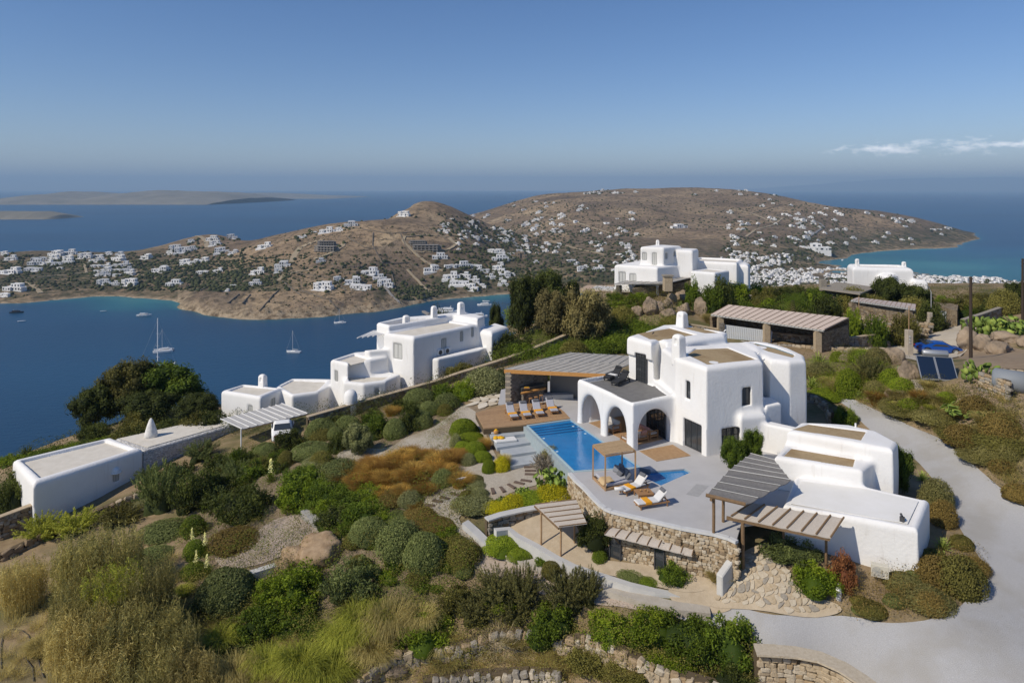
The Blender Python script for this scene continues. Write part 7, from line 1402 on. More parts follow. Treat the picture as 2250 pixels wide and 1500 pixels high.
# every plant: box in the picture (for its place and size), habit, colour, where it grows
def many(L_, *a, **k):
    for b_ in L_: plant(*b_, *a, **k)
wallside = 'on the slope below the long garden wall'
for b_, kd, cl, lb in [
 ((671,917,743,967),'mound','greygreen','rounded grey green clipped shrub just right of the carport'), ((734,911,794,951),'mound','greygreen','low grey green clipped shrub '+wallside), ((596,932,682,993),'fine','dark','dark feathery round bush in front of the white carport'),
 ((683,938,733,970),'fuzzy','olive','brownish green shrub among clipped shrubs '+wallside), ((724,942,766,996),'loose','dark','dark upright bush with loose leaves beside the silvery young tree'),
 ((791,893,862,966),'loose','green','tall dark green bush under the golden grass tuft by the garden wall'), ((842,918,894,966),'mound','greygreen','smooth grey green dome at the edge of the gravel'), ((878,872,925,951),'loose','dark','dark leafy bush between two grey domes by the gravel'),
 ((885,851,960,894),'mound','greygreen','broad clipped grey shrub '+wallside), ((902,900,952,945),'mound','greygreen','twin smooth dome at the gravel edge, right of the dark bush'), ((918,880,972,916),'mound','greygreen','flat clipped grey shrub at the gravel edge'),
 ((957,868,1007,903),'fuzzy','greygreen','small leaved grey shrub beside the cream flagstones'), ((963,890,993,914),'fuzzy','olive','little olive coloured bush at the tip of the gravel beside the cream flagstones'), ((948,835,1005,882),'leafy','green','green bush '+wallside),
 ((992,825,1050,880),'leafy','bright','bright green bush next to the silvery shrub by the pavilion'), ((1024,815,1112,868),'fuzzy','silver','silvery leaved shrub touching the pavilion stone wall'), ((1086,800,1112,838),'loose','dark','dark bush squeezed behind the pavilion stone wall'),
 ((556,970,612,1008),'mound','greygreen','clipped grey shrub left of the green dome'), ((543,998,596,1044),'wispy','olive','brownish wispy bush beside the flowering yuccas'), ((610,988,648,1026),'mound','olive','small clipped olive green dome'),
 ((640,968,735,1014),'mound','greygreen','long smooth grey green mound beside the golden grasses'), ((663,999,736,1038),'mound','silver','pale grey smooth mound in front of the long grey green mound'), ((708,1012,790,1062),'fuzzy','greygreen','grey leaved shrub left of the golden grass bed'),
 ((626,1014,735,1085),'leafy','green','fresh green bush in the middle of the planted bank'), ((608,1045,690,1125),'loose','bright','yellowish green bush above the gravel court'), ((655,1090,720,1130),'loose','green','dark green bush behind the cement bench'),
 ((672,1048,765,1118),'leafy','green','dense green bush spreading over the bank'), ((725,1068,820,1140),'loose','green','dense green bush spreading over the bank'), ((700,1098,790,1170),'leafy','dark','dark green bush spreading over the bank'), ((750,1090,852,1168),'leafy','green','rich green bush above the big grey clipped shrubs'),
 ((775,1068,848,1110),'mound','greygreen','smooth grey green mound on top of the planted bank'), ((838,1075,908,1112),'fuzzy','brown','brown low shrub right of the smooth grey mound'), ((878,1080,928,1118),'fuzzy','silver','small silvery shrub at the gravel, among brown plants'),
 ((842,1121,910,1156),'mound','greygreen','smooth grey dome above the olive brown mounds'), ((893,1115,972,1148),'carpet','brown','olive brown low mound beside the gravel path'), ((909,1137,1006,1183),'mound','brown','large olive brown mound beside the gravel path'),
 ((766,1133,862,1208),'mound','greygreen','big clipped grey green shrub behind the boulder'), ((834,1152,925,1240),'fuzzy','greygreen','huge clipped grey shrub, left half'), ((885,1165,980,1272),'mound','greygreen','huge clipped grey shrub, right half'),
 ((948,1178,1024,1212),'fuzzy','olive','low olive plant between big grey shrub and path'), ((985,1190,1054,1252),'fuzzy','olive','greyish olive shrub beside the path kerb'), ((996,1238,1042,1276),'mound','greygreen','smooth grey dome beneath the wispy trees'), ((955,1215,1010,1262),'leafy','green','green bush right of the huge clipped shrub'),
 ((987,918,1052,963),'mound','bright','bright green mound at the corner of the wooden deck'), ((1003,947,1064,973),'mound','bright','bright green mound left of the white mattresses'), ((997,967,1037,996),'mound','bright','small bright green mound in the row beside the slabs'), ((1019,967,1070,1003),'mound','bright','round bright green mound in the row beside the slabs'),
 ((1038,988,1082,1018),'mound','bright','round bright green mound beside the third slab'), ((1058,1007,1090,1043),'mound','bright','round bright green mound at the front of the row beside the slabs'), ((1086,1006,1120,1038),'fuzzy','yellow','golden green shrub at the end of the lowest slab'), ((990,957,1014,986),'fuzzy','silver','small silvery shrub at the gravel beside the bright mounds'), ((1014,998,1046,1024),'fuzzy','silver','grey leaved plant among the bright mounds'),
 ((952,1034,997,1072),'fuzzy','greygreen','dull green shrub at the right end of the golden grasses'), ((1009,1042,1066,1068),'mound','tamarisk','low grey brown dome beside the small white board'), ((1027,1056,1066,1078),'fuzzy','silver','silvery low plant below the grey brown dome'), ((1009,1075,1044,1099),'mound','olive','small round olive dome on the gravel island'), ((1036,1072,1072,1098),'fuzzy','silver','silvery small shrub on the gravel island'), ((993,1083,1090,1137),'carpet','silver','wide grey creeping shrub on the gravel island'),
 ((1060,1101,1116,1132),'fuzzy','yellow','vivid yellow green mound at the left of the yellow hedge'), ((1104,1088,1156,1130),'fuzzy','yellow','vivid yellow green mound in the middle of the yellow hedge'), ((1140,1080,1206,1120),'fuzzy','bright','bright green mound in the yellow hedge'), ((1182,1066,1252,1110),'fuzzy','yellow','vivid yellow green mound against the terrace corner'),
 ((1168,988,1226,1048),'wispy','lavender','lavender bush with small white flowers by the pool wall'), ((1190,985,1235,1030),'fuzzy','olive','olive shrub behind the lavender by the pool wall'),
 ((1060,1170,1152,1232),'mound','bright','large clipped bright green dome below the cement kerb'), ((1112,1199,1176,1242),'mound','bright','smaller clipped green dome right of the large one'), ((1174,1216,1218,1252),'loose','green','small leafy bush right of the clipped domes'), ((1188,1229,1236,1280),'mound','olive','olive green dome among the wispy bushes by the path'),
 ((1357,1256,1420,1280),'carpet','greygreen','flat grey green mat beside the cement kerb'), ((1400,1262,1450,1292),'carpet','green','low green plant at the foot of the round green bush'), ((1436,1222,1523,1298),'fine','green','round dark green bush in front of the right cellar door'),
 ((1256,1106,1366,1195),'loose','dark','dark climbing bush hanging over the stone retaining wall'), ((1303,1208,1333,1240),'fuzzy','green','small green plant at the foot of the climbing bush'),
 ((1157,1310,1266,1448),'leafy','green','dense leafy dark green bush standing over the foreground stone walls'), ((862,1328,995,1455),'leafy','bright','leafy green bush with small pink flowers above the boulder wall'), ((704,1205,850,1345),'fine','greygreen','tall grey green feathery bush beside the tan boulder'),
 ((560,1250,640,1340),'loose','bright','olive green sprawling bush right of the big clipped ball'), ((600,1228,712,1350),'loose','bright','tall sprawling olive green bush in the left foreground'), ((520,1320,620,1420),'loose','green','green sprawling bush below the big clipped ball'), ((610,1320,700,1400),'loose','green','dark green bush among light grasses'),
 ((434,1243,562,1360),'mound','greygreen','very large clipped grey green ball shrub in the left foreground'), ((440,1390,600,1500),'loose','dark','dark green bush under the light green grasses, bottom left'), ((960,1268,1050,1370),'fine','olive','olive feathery bush behind the pink flowered bush'),
 ((1290,1335,1400,1440),'leafy','bright','yellow green oleander bush at the left of the foreground hedge'), ((1370,1325,1480,1450),'leafy','bright','yellow green oleander bush in the foreground hedge'), ((1450,1330,1580,1480),'leafy','green','tall green oleander bush in the foreground hedge'), ((1540,1335,1665,1500),'leafy','green','large dark oleander bush at the right end of the foreground hedge'), ((1400,1410,1530,1500),'leafy','bright','lower oleander bush below the foreground hedge'),
 ((1250,1410,1340,1500),'loose','olive','yellow brown dry bush at the bottom below the oleanders'), ((1330,1440,1440,1530),'loose','olive','olive dry bush at the bottom below the oleanders'), ((1560,1440,1670,1560),'leafy','dark','dark oleander foliage at the very bottom'),
 ((1210,1240,1262,1300),'wispy','tamarisk','thin wispy bush leaning over the path kerb'),
 ((304,1000,400,1135),'wispy','greygreen','large wispy grey bush against the long low white house'), ((373,1000,495,1130),'fine','dark','large dark feathery bush beside the long low white house'), ((460,1045,602,1158),'fine','dark','wide dark feathery bush above the brown ground cover'), ((450,985,520,1040),'loose','dark','dark bush below the whitewashed stone wall'), ((505,975,545,1035),'loose','green','small dark bush left of the yuccas'), ((0,1018,72,1135),'loose','dark','dark bush at the left picture edge beside the white house'), ((45,1120,140,1200),'wispy','lime','yellow green feathery bush at the corner of the low white house'), ((120,1110,216,1185),'wispy','lime','second yellow green feathery bush along the low white house'), ((215,1100,320,1165),'wispy','olive','dry olive bush under the rubble wall'),
 ((461,1155,572,1215),'carpet','brown','brown green ground cover beside the rosy gravel court'), ((312,1140,420,1188),'carpet','greygreen','grey green ground cover on the sand'), ((300,1196,380,1240),'carpet','greygreen','small grey green mat on the sand beside the reeds'),
 ((400,1120,450,1180),'carpet','green','upper part of the green strip with yuccas'), ((405,1175,450,1230),'carpet','green','middle of the green strip with yuccas'), ((400,1225,455,1275),'carpet','green','lower end of the green strip with yuccas'),
 ((1670,1165,1806,1260),'fine','greygreen','olive bush under the reed pergola beside the stone ramp'), ((1745,1225,1843,1328),'leafy','bright','bright green round bush at the foot of the stone ramp'), ((1825,1200,1880,1305),'loose','red','reddish brown climbing bush behind the white parapet'),
 ((1943,1255,2030,1312),'mound','tamarisk','mauve grey low mound on the sandy bed below the annexe'), ((1985,1250,2040,1290),'mound','greygreen','grey green mound against the corner of the annexe'), ((2010,1205,2100,1300),'carpet','brown','brown green spreading shrub in the curve of the driveway'), ((2060,1200,2160,1320),'carpet','olive','olive spreading shrub in the curve of the driveway'), ((1985,1280,2090,1355),'carpet','tamarisk','grey brown spreading shrub beside the driveway bend'),
 ((1868,1308,1916,1340),'mound','olive','small round clipped shrub in front row on the sandy bed'), ((1870,1328,1914,1360),'mound','greygreen','small round clipped shrub in front row on the sandy bed'), ((1912,1330,1950,1360),'mound','brown','small round clipped shrub in front row on the sandy bed'), ((1942,1301,1990,1340),'mound','greygreen','small round clipped shrub behind the front row on the sandy bed'),
 ((2028,1058,2088,1122),'fuzzy','tamarisk','mauve brown shrub beside the driveway and annexe corner'), ((2046,1105,2098,1160),'fuzzy','brown','brown shrub along the inner edge of the driveway'),
 ((1825,881,1888,940),'fine','green','round green bush casting shade on the driveway behind the villa'),
 ((1838,797,1892,878),'carpet','bright','bright green groundcover on the bank behind the driveway'), ((1780,850,1860,885),'carpet','bright','bright green groundcover under the agaves'), ((1933,800,1982,858),'carpet','bright','green groundcover beside the blue agave'), ((1872,770,1950,855),'wispy','tamarisk','grey wispy tamarisk on the bank behind the driveway'), ((1775,800,1830,838),'fuzzy','tamarisk','grey shrub between the agaves'), ((1868,763,1925,800),'carpet','green','dark green mat on the bank under the low pale wall'),
 ((1940,883,2030,930),'carpet','sage','olive ground cover along the outer edge of the driveway'), ((2010,895,2110,950),'carpet','sage','olive ground cover along the outer edge of the driveway'), ((2068,936,2180,990),'carpet','olive','dark green ground cover on the slope, right'), ((2150,945,2260,1010),'carpet','olive','dark green ground cover on the slope, right'), ((2110,985,2200,1030),'carpet','sage','olive ground cover near the driveway, right'), ((2205,1060,2275,1118),'mound','brown','brown mound at the right picture edge'),
 ((1265,740,1340,785),'carpet','green','green ground cover behind the pavilion'), ((1320,725,1400,770),'carpet','green','green ground cover behind the villa'), ((1390,715,1470,750),'carpet','green','green ground cover behind the villa'), ((1200,755,1290,795),'carpet','green','green ground cover behind the pavilion roof'),
 ((1110,655,1190,715),'loose','bright','bright green bush below the dark pines'), ((1333,655,1416,685),'loose','bright','bright green bushes left of the boulders'), ((1084,718,1172,785),'loose','dark','dark tangle of bushes right of the neighbouring house'), ((1040,735,1100,790),'loose','olive','olive bush beside the neighbouring house'), ((1112,740,1175,790),'loose','green','green bush on the slope above the pavilion'), ((1170,800,1230,840),'loose','dark','dark bush behind the pavilion') ]:
    if kd == 'carpet': plant(*b_, kd, cl, lb, hk=.75)
    else: plant(*b_, kd, cl, lb)
rf = random.Random(31)
for reg, n_, kinds, lab, sz in (([(560,985),(700,960),(790,985),(760,1010),(850,1085),(940,1130),(1000,1190),(1040,1280),(960,1300),(800,1280),(700,1230),(735,1160),(690,1110),(600,1130),(560,1050)], 30, (('leafy','green'),('leafy','bright'),('mound','greygreen'),('loose','dark'),('fuzzy','olive'),('loose','green')), 'infill shrub on the planted bank', (16, 27)),
  ([(615,1050),(760,1040),(850,1105),(850,1165),(730,1168),(690,1110),(620,1100)], 20, (('leafy','green'),('leafy','bright'),('loose','green')), 'dense green bush of the upper bank', (24, 34)),
  ([(190,880),(480,890),(480,955),(190,962)], 9, (('loose','dark'),('loose','olive')), 'dark undergrowth below the pines', (26, 40)),
  ([(690,930),(860,880),(960,845),(1090,800),(1100,850),(1010,880),(940,915),(880,955),(800,985),(700,975)], 12, (('leafy','dark'),('loose','dark'),('mound','greygreen'),('loose','green')), 'infill shrub below the garden wall', (14, 22)),
  ([(420,1330),(560,1340),(700,1330),(860,1340),(1000,1300),(1160,1330),(1240,1330),(1240,1400),(1000,1400),(700,1420),(430,1420)], 18, (('loose','green'),('fine','olive'),('leafy','bright'),('wispy','tamarisk')), 'wild bush of the lower slope', (28, 46)),
  ([(310,1010),(560,950),(640,960),(560,1060),(460,1130),(330,1130)], 14, (('fine','dark'),('loose','green'),('wispy','greygreen')), 'bush of the upper left slope', (24, 40)),
  ([(960,1400),(1300,1390),(1600,1450),(1600,1500),(960,1500)], 16, (('fuzzy','brown'),('loose','olive'),('grass','straw')), 'dry bush among the lower stone walls', (18, 34)),
  ([(1175,760),(1330,690),(1500,700),(1480,750),(1260,800)], 14, (('loose','green'),('leafy','green'),('fuzzy','olive')), 'shrub on the slope behind the villa', (18, 28)),
  ([(1850,1290),(1990,1250),(2110,1190),(2150,1260),(2050,1345),(1900,1355)], 12, (('fuzzy','tamarisk'),('mound','olive'),('fuzzy','brown')), 'low shrub of the driveway bed', (18, 34)),
  ([(1780,800),(1900,775),(2000,830),(2100,870),(2090,900),(1960,900),(1870,880),(1790,870)], 22, (('fuzzy','sage'),('grass','straw'),('carpet','bright'),('carpet','sage'),('grass','lime')), 'low plant on the bank above the driveway', (14, 28)),
  ([(1535,640),(1700,645),(1900,655),(2100,665),(2220,680),(2080,700),(1950,712),(1870,700),(1700,680),(1570,690)], 44, (('loose','green'),('loose','dark'),('leafy','bright'),('leafy','green'),('fuzzy','olive')), 'hedge bush behind the canopies', (20, 34)),
  ([(1345,640),(1420,650),(1390,680),(1330,690)], 6, (('loose','green'),('leafy','bright')), 'bush left of the boulder pile', (16, 24)),
  ([(2110,900),(2250,930),(2250,1080),(2170,1030),(2100,985),(2060,940)], 14, (('carpet','sage'),('carpet','brown'),('grass','straw')), 'low plant on the slope at the right', (20, 40))):
    k = 0
    while k < n_:
        x, y = rf.uniform(min(p_[0] for p_ in reg), max(p_[0] for p_ in reg)), rf.uniform(min(p_[1] for p_ in reg), max(p_[1] for p_ in reg))
        if psdf(reg, np.array([x]), np.array([y]))[0] > 0: continue
        k += 1; s_ = rf.uniform(*sz); kd, cl = kinds[rf.randrange(len(kinds))]; plant(x - s_, y - s_ * 1.1, x + s_, y + s_ * .5, kd, cl, lab)
cb = [o for lb, x, o in PLANTS if lb.startswith('dark climbing bush')][0]; c_ = W(1311, 1150, -.9); cb.location = (c_[0], 39.55, -2.0); cb.scale = (1.5, .9, 2.0)
MB().tube([(c_[0] + .2, 39.4, -3.0), (c_[0] - .1, 39.5, -1.8), (c_[0] + .2, 39.6, -.8)], .09, 6, .04).build('climber_stem', polewood, None); bpy.data.objects['climber_stem'].parent = cb; bpy.data.objects['climber_stem'].matrix_parent_inverse = (Matrix.Translation(cb.location) @ cb.rotation_euler.to_matrix().to_4x4() @ Matrix.Diagonal((*cb.scale, 1))).inverted()
# bushes inside the neighbour's garden
for b_, kd, cl, lb in [((845,820,905,862),'fine','greygreen','olive tree bush in front of the neighbouring white house'), ((640,858,700,900),'fine','olive','olive bush above the slatted carport'), ((690,845,750,890),'fine','green','green garden tree beside the white turret'), ((755,850,820,890),'fine','greygreen','olive bush right of the white turret'), ((890,815,935,850),'fine','greygreen','second olive bush in front of the neighbouring white house'), ((925,800,985,840),'loose','olive','low yellowish bush at the garden wall of the neighbour'), ((560,890,620,915),'loose','green','green creeper on the edge of the carport'), ((980,790,1050,830),'loose','olive','dull bush on the neighbour side of the garden wall')]:
    plant(*b_, kd, cl, lb)
# golden and rusty ornamental grasses
gb = []
rg = random.Random(5)
for (x0, y0, x1, y1, n_) in ((850, 996, 1000, 1042, 16), (742, 1018, 850, 1060, 9), (790, 1042, 945, 1084, 13)):
    for k in range(n_):
        x = x0 + (x1 - x0) * (k + rg.random()) / n_; y = y0 + (y1 - y0) * rg.random(); s_ = rg.uniform(20, 31); gb.append((y, x - s_, y - s_ * 1.25, x + s_, y + s_ * .45))
for k, (y, *b_) in enumerate(sorted(gb)):
    plant(*b_, 'grass', 'gold' if rg.random() < .42 else 'rust', 'ornamental grass tuft in the golden grass bed', grp='golden grass tufts')
for b_, cl, lb in [((842,884,880,914),'gold','single golden grass tuft standing above the dark bush'), ((894,1092,924,1120),'gold','small golden grass by the silvery shrub at the gravel'), ((824,1058,872,1096),'gold','golden grass at the lower end of the grass bed'), ((984,1028,1038,1072),'gold','orange tinged grass at the right of the grass bed'), ((1055,950,1082,990),'gold','thin orange grass between bright mounds and mattresses'), ((1094,985,1125,1030),'straw','pale grass behind the golden green shrub by the slabs'), ((1000,975,1030,1006),'rust','rusty grass among the bright mounds'), ((1550,1238,1606,1280),'straw','straw coloured grass tuft at the foot of the ramp parapet'), ((1605,1200,1630,1265),'lime','green feathery grass beside the pergola post'), ((1907,848,1950,893),'rust','rusty dry grass beside the driveway rocks'), ((1998,848,2040,886),'rust','dry brown grass below the solar panels'), ((2040,850,2085,890),'straw','dry pale grass below the solar panels'), ((1960,880,2010,915),'lime','yellow green grass beside the driveway rocks'), ((1540,680,1590,712),'straw','dry grass by the left pillar of the long canopy'), ((735,1150,760,1178),'straw','dry grass tuft on top of the tan boulder')]:
    plant(*b_, 'grass', cl, lb)
# wispy tamarisks
for b_, lb in [((1035,1235,1145,1370),'tall wispy tamarisk beside the path, left'), ((1110,1225,1190,1370),'tall wispy tamarisk in the middle of the clump'), ((1190,1233,1300,1385),'tall wispy tamarisk leaning over the gravel path'), ((1262,1238,1325,1345),'thin wispy tamarisk at the right of the clump'), ((1000,1290,1090,1400),'wispy tamarisk above the boulder wall'), ((1090,1300,1170,1400),'low wispy tamarisk behind the bare shrub')]:
    plant(*b_, 'wispy', 'tamarisk', lb)
plant(1040,1340,1165,1490,'twigs','twig','bare greyish purple twiggy shrub hanging over the stone wall', name='bare_shrub')
# light green flowing grasses of the foreground
for b_, cl in [((735,1290,850,1420),'lime'), ((800,1280,915,1430),'straw'), ((700,1330,800,1450),'lime'), ((600,1370,720,1500),'lime'), ((660,1400,790,1530),'lime'), ((540,1390,640,1500),'lime'), ((470,1400,570,1530),'straw'), ((570,1440,680,1560),'straw'), ((780,1360,880,1470),'straw'), ((440,1350,520,1430),'lime'), ((380,1420,480,1540),'lime'),((880,1290,960,1400),'straw'),((930,1380,1000,1450),'straw')]:
    plant(*b_, 'fan', cl, 'pale green arching grass clump in the left foreground', grp='arching grass clumps')
# giant reeds
for b_, c_ in [((120,1170,230,1330),'reed'), ((200,1160,310,1320),'reed'), ((120,1260,240,1420),'reed'), ((200,1240,320,1400),'lime'), ((270,1220,380,1400),'reed'), ((110,1330,230,1500),'straw'), ((190,1320,320,1500),'reed'), ((270,1320,390,1480),'reed'), ((330,1350,440,1500),'reed'), ((150,1400,280,1560),'straw'), ((260,1410,400,1570),'reed'), ((370,1420,480,1560),'straw')]:
    plant(*b_, 'reeds', c_, 'tall giant reed clump in the left foreground stand', grp='giant reed clumps')
plant(8,1222,96,1348,'reeds','straw','separate tall reed clump standing on bare sand at the left edge', grp='giant reed clumps'); plant(0,1240,50,1330,'wispy','olive','dry bush behind the lone reed clump at the left edge')
plant(385,1275,425,1310,'grass','lime','yellowish weed on the sand beside the clipped ball'); plant(60,1390,130,1440,'grass','straw','dry grass on the bare sand, bottom left')
# agaves, yuccas, prickly pears
for b_, lb in [((1770,758,1826,808),'striped agave high on the bank behind the villa'), ((1757,815,1810,855),'striped agave closest to the rounded villa wall'), ((1798,830,1853,860),'striped agave in the middle of the bank'), ((1867,846,1906,880),'striped agave at the outer edge of the driveway'), ((1975,1010,2012,1042),'agave above the small paving beside the annexe'), ((2005,1018,2050,1058),'second agave above the small paving beside the annexe'), ((2044,1160,2100,1212),'agave clump between the annexe and the driveway'), ((2035,1195,2080,1240),'agave at the lower corner of the annexe')]: plant(*b_, 'rosette', 'agave', lb)
plant(1808,872,1840,920,'rosette','greygreen','dark agave against the rubble wall behind the villa'); plant(1962,795,1986,820,'rosette','bluea','blue agave on the bank beside the big rock'); plant(1478,652,1512,686,'rosette','agave','agave growing between the boulders')
for b_, lb in [((402,1150,442,1215),'flowering yucca at the left of the group, cream spikes'), ((430,1160,470,1225),'flowering yucca at the top of the group, cream spikes'), ((410,1200,452,1262),'flowering yucca in the lower part of the green strip'), ((432,1208,478,1270),'flowering yucca nearest the gravel court'), ((570,1000,620,1062),'flowering yucca standing alone on the planted bank')]: plant(*b_, 'yucca', 'green', lb)
plant(430,1130,470,1170,'yuccaplain','green','dark yucca without flowers at the top of the green strip')
for b_, lb in [((1175,1020,1250,1085),'big prickly pear below the corner of the pool'), ((1133,1064,1168,1095),'prickly pear left of the big one near the yellow hedge'), ((1088,1086,1114,1112),'small prickly pear at the left end of the yellow hedge'), ((2115,785,2195,848),'prickly pear right of the solar panels'), ((2080,878,2188,940),'wide prickly pear on the dirt slope'), ((2122,686,2200,745),'yellowish prickly pear thicket above the lane, left part'), ((2180,690,2265,740),'yellowish prickly pear thicket above the lane, right part')]: plant(*b_, 'pads', 'pear', lb)
# trees
for i, (b_, base, cl, lb, dp) in enumerate([((162,848,262,962),0,'dark','round dark tree at the left of the group over the sea',72), ((215,795,345,965),0,'olive','tall dark pine second from left over the sea',74), ((290,798,458,960),0,'green','broad tall pine at the right of the group over the sea',76), ((385,865,482,955),0,'dark','lower dark tree right of the tall pines',70),((265,860,390,962),0,'dark','dark tree in front of the tall pines',71)]):
    tree(*b_, base, cl, lb, 'pine_tree', depth=dp, seed=i + 1)
for i, (b_, cl, lb, dp) in enumerate([((1108,604,1190,690),'dark','dark pine above the bright green bush, left of the pair',88), ((1155,594,1252,690),'dark','dark pine above the bright green bush, right of the pair',90), ((1238,617,1275,660),'dark','small dark pine right of the pair',92), ((1073,667,1112,712),'dark','small round dark tree over the neighbouring house roof',92), ((930,680,1000,712),'dark','dark treetop showing behind the neighbouring roof',95), ((1168,640,1262,735),'buff','pale brown tamarisk tree, left half',82), ((1225,636,1338,748),'buff','pale brown tamarisk tree, right half',80),
    ((1918,608,1990,660),'dark','dark conifer in front of the distant white house at right',96), ((1972,628,2045,690),'dark','dark conifer right of the distant white house',94), ((2205,618,2260,680),'dark','dark tree at the right picture edge by the second pole',92)]):
    tree(*b_, 0, cl, lb, 'conifer' if cl == 'dark' and b_[0] > 1800 else ('pine_tree' if cl == 'dark' else 'tamarisk_tree'), depth=dp, seed=i + 9)
tree(758,931,824,990,1000,'silver','silvery young tree with visible trunk beside the gravel','young_tree',seed=3, trunks=1)
tree(1585,960,1640,1035,0,'green','left of two round green crowns on the terrace by the charcoal pergola','clipped_tree',depth=W(1,1032,0)[1],seed=5, trunks=1); tree(1628,945,1682,1025,0,'green','right of two round green crowns on the terrace by the charcoal pergola','clipped_tree',depth=W(1,1020,0)[1],seed=6, trunks=1)
tree(1940,980,2004,1085,1080,'green','ivy green tall shrub against the rounded end of the annexe','evergreen_tree',seed=7, trunks=1)
for b_, dp, cl, lb in [((1500,598,1545,640),88,'green','yellow green bush beside the distant ridge house'), ((1530,620,1600,685),86,'green','dark hedge bush under the distant ridge house'), ((1552,597,1622,650),87,'dark','dark tree against the distant ridge house'), ((1590,650,1675,700),86,'green','bush behind the long canopy'), ((1655,655,1765,705),86,'dark','bush behind the long canopy'), ((1645,622,1712,670),92,'olive','bush behind the long canopy'), ((1770,640,1862,702),88,'dark','bush behind the long canopy'), ((1745,625,1815,665),95,'green','bush behind the long canopy'), ((1840,668,1905,712),80,'bright','bright bush right of the long canopy'), ((1860,640,1925,670),92,'dark','bush behind the mauve canopy'), ((1890,685,1960,715),79,'green','low bush in front of the mauve canopy'), ((1950,682,2030,715),80,'olive','low bush in front of the mauve canopy'), ((2010,655,2085,705),86,'dark','bush above the stone gateway'), ((2060,640,2135,690),92,'olive','bush above the stone gateway'), ((2110,640,2210,685),95,'olive','dry bush line above the lane wall'), ((2150,655,2250,690),90,'dark','bush behind the prickly pear thicket'), ((1500,640,1560,690),90,'bright','bright bush right of the boulders'), ((1240,655,1330,720),84,'green','green bush behind the pale tamarisk'), ((1390,640,1450,672),92,'greygreen','grey bush behind the boulders')]:
    x = ((b_[0] + b_[2]) / 2 - CX) / F * dp; r = (b_[2] - b_[0]) / 2 * dp / F; zc = T(x, dp); h_ = CAMZ - (b_[1] - CYH) * dp / F - zc; o = bpy.data.objects.new('bush', plantmesh('loose' if rpl.random() < .6 else 'leafy', cl, rpl.randrange(3))); C.objects.link(o)
    o.location = (x, dp, zc - .1); o.scale = (r * 1.15, r, max(h_, r * .4)); o.rotation_euler = (0, 0, rpl.random()); tag(o, lb, 'shrub'); PLANTS.append((lb, (b_[0] + b_[2]) / 2, o))
def palm(px, base_py, r, dp, lab):
    x = (px - CX) / F * dp; zc = T(x, dp); e = empty('palm_tree', (x, dp, zc), 0, lab, 'tree'); zt = CAMZ - (base_py - CYH) * dp / F - zc
    MB().tube([(0, 0, -.3), (0, 0, zt)], .3, 8, .25).build('trunk', MATS['bark'], e); rs = np.random.RandomState(int(px)); 
    for k in range(34):
        th = k * 2.4; el_ = 1.2 - 1.5 * (k / 34); V = []; F_ = []; q = 0; pts = [np.array([math.cos(th) * t_ * math.cos(el_), math.sin(th) * t_ * math.cos(el_), math.sin(el_) * t_ - .75 * t_ ** 2.2 + zt / r]) * r for t_ in np.linspace(0, 1, 12)]
        s_ = np.array([-math.sin(th), math.cos(th), 0])
        for i in range(1, 11):
            for sg in (-1, 1):
                a = pts[i]; b_ = a + s_ * sg * r * .26 * math.sin(i / 11 * 3.0) + (pts[i + 1] - pts[i]) * 1.3 - np.array([0, 0, r * .08]); w_ = (pts[i + 1] - pts[i]) * .3; V += [a, a + w_, b_]; F_.append((q, q + 1, q + 2)); q += 3
        me_ = npmesh('frond', V, F_, None, np.full(len(F_), .2 + .6 * rs.rand())); link('frond', me_, COL['olive'] if k > 27 else COL['green'], e)
palm(1612, 640, 2.6, 94, 'palm tree left of the bushes behind the long canopy'); palm(1742, 660, 3.2, 84, 'palm tree standing behind the middle of the long canopy'); palm(2222, 632, 2.0, 110, 'small palm tree near the right picture edge')
hz_ = []
for k, x in enumerate(range(-10, 300, 34)):
    y = 1012 - x * .19; plant(x - 26, y - 14, x + 26, y + 16, 'loose', 'bright' if k % 3 else 'green', 'low green shrub along the crest beyond the long low white house')
for k, x in enumerate((300, 335, 370, 405, 440, 470)): plant(x - 24, 925 - k * 2, x + 26, 962 - k * 2, 'loose', 'olive' if k % 2 else 'dark', 'low dull shrub behind the conical chimney')
plant(372,935,408,962,'loose','magenta','bougainvillea with magenta flowers behind the long low roof')
plant(50,975,70,1010,'wispy','dark','small dark sapling standing against the sea')
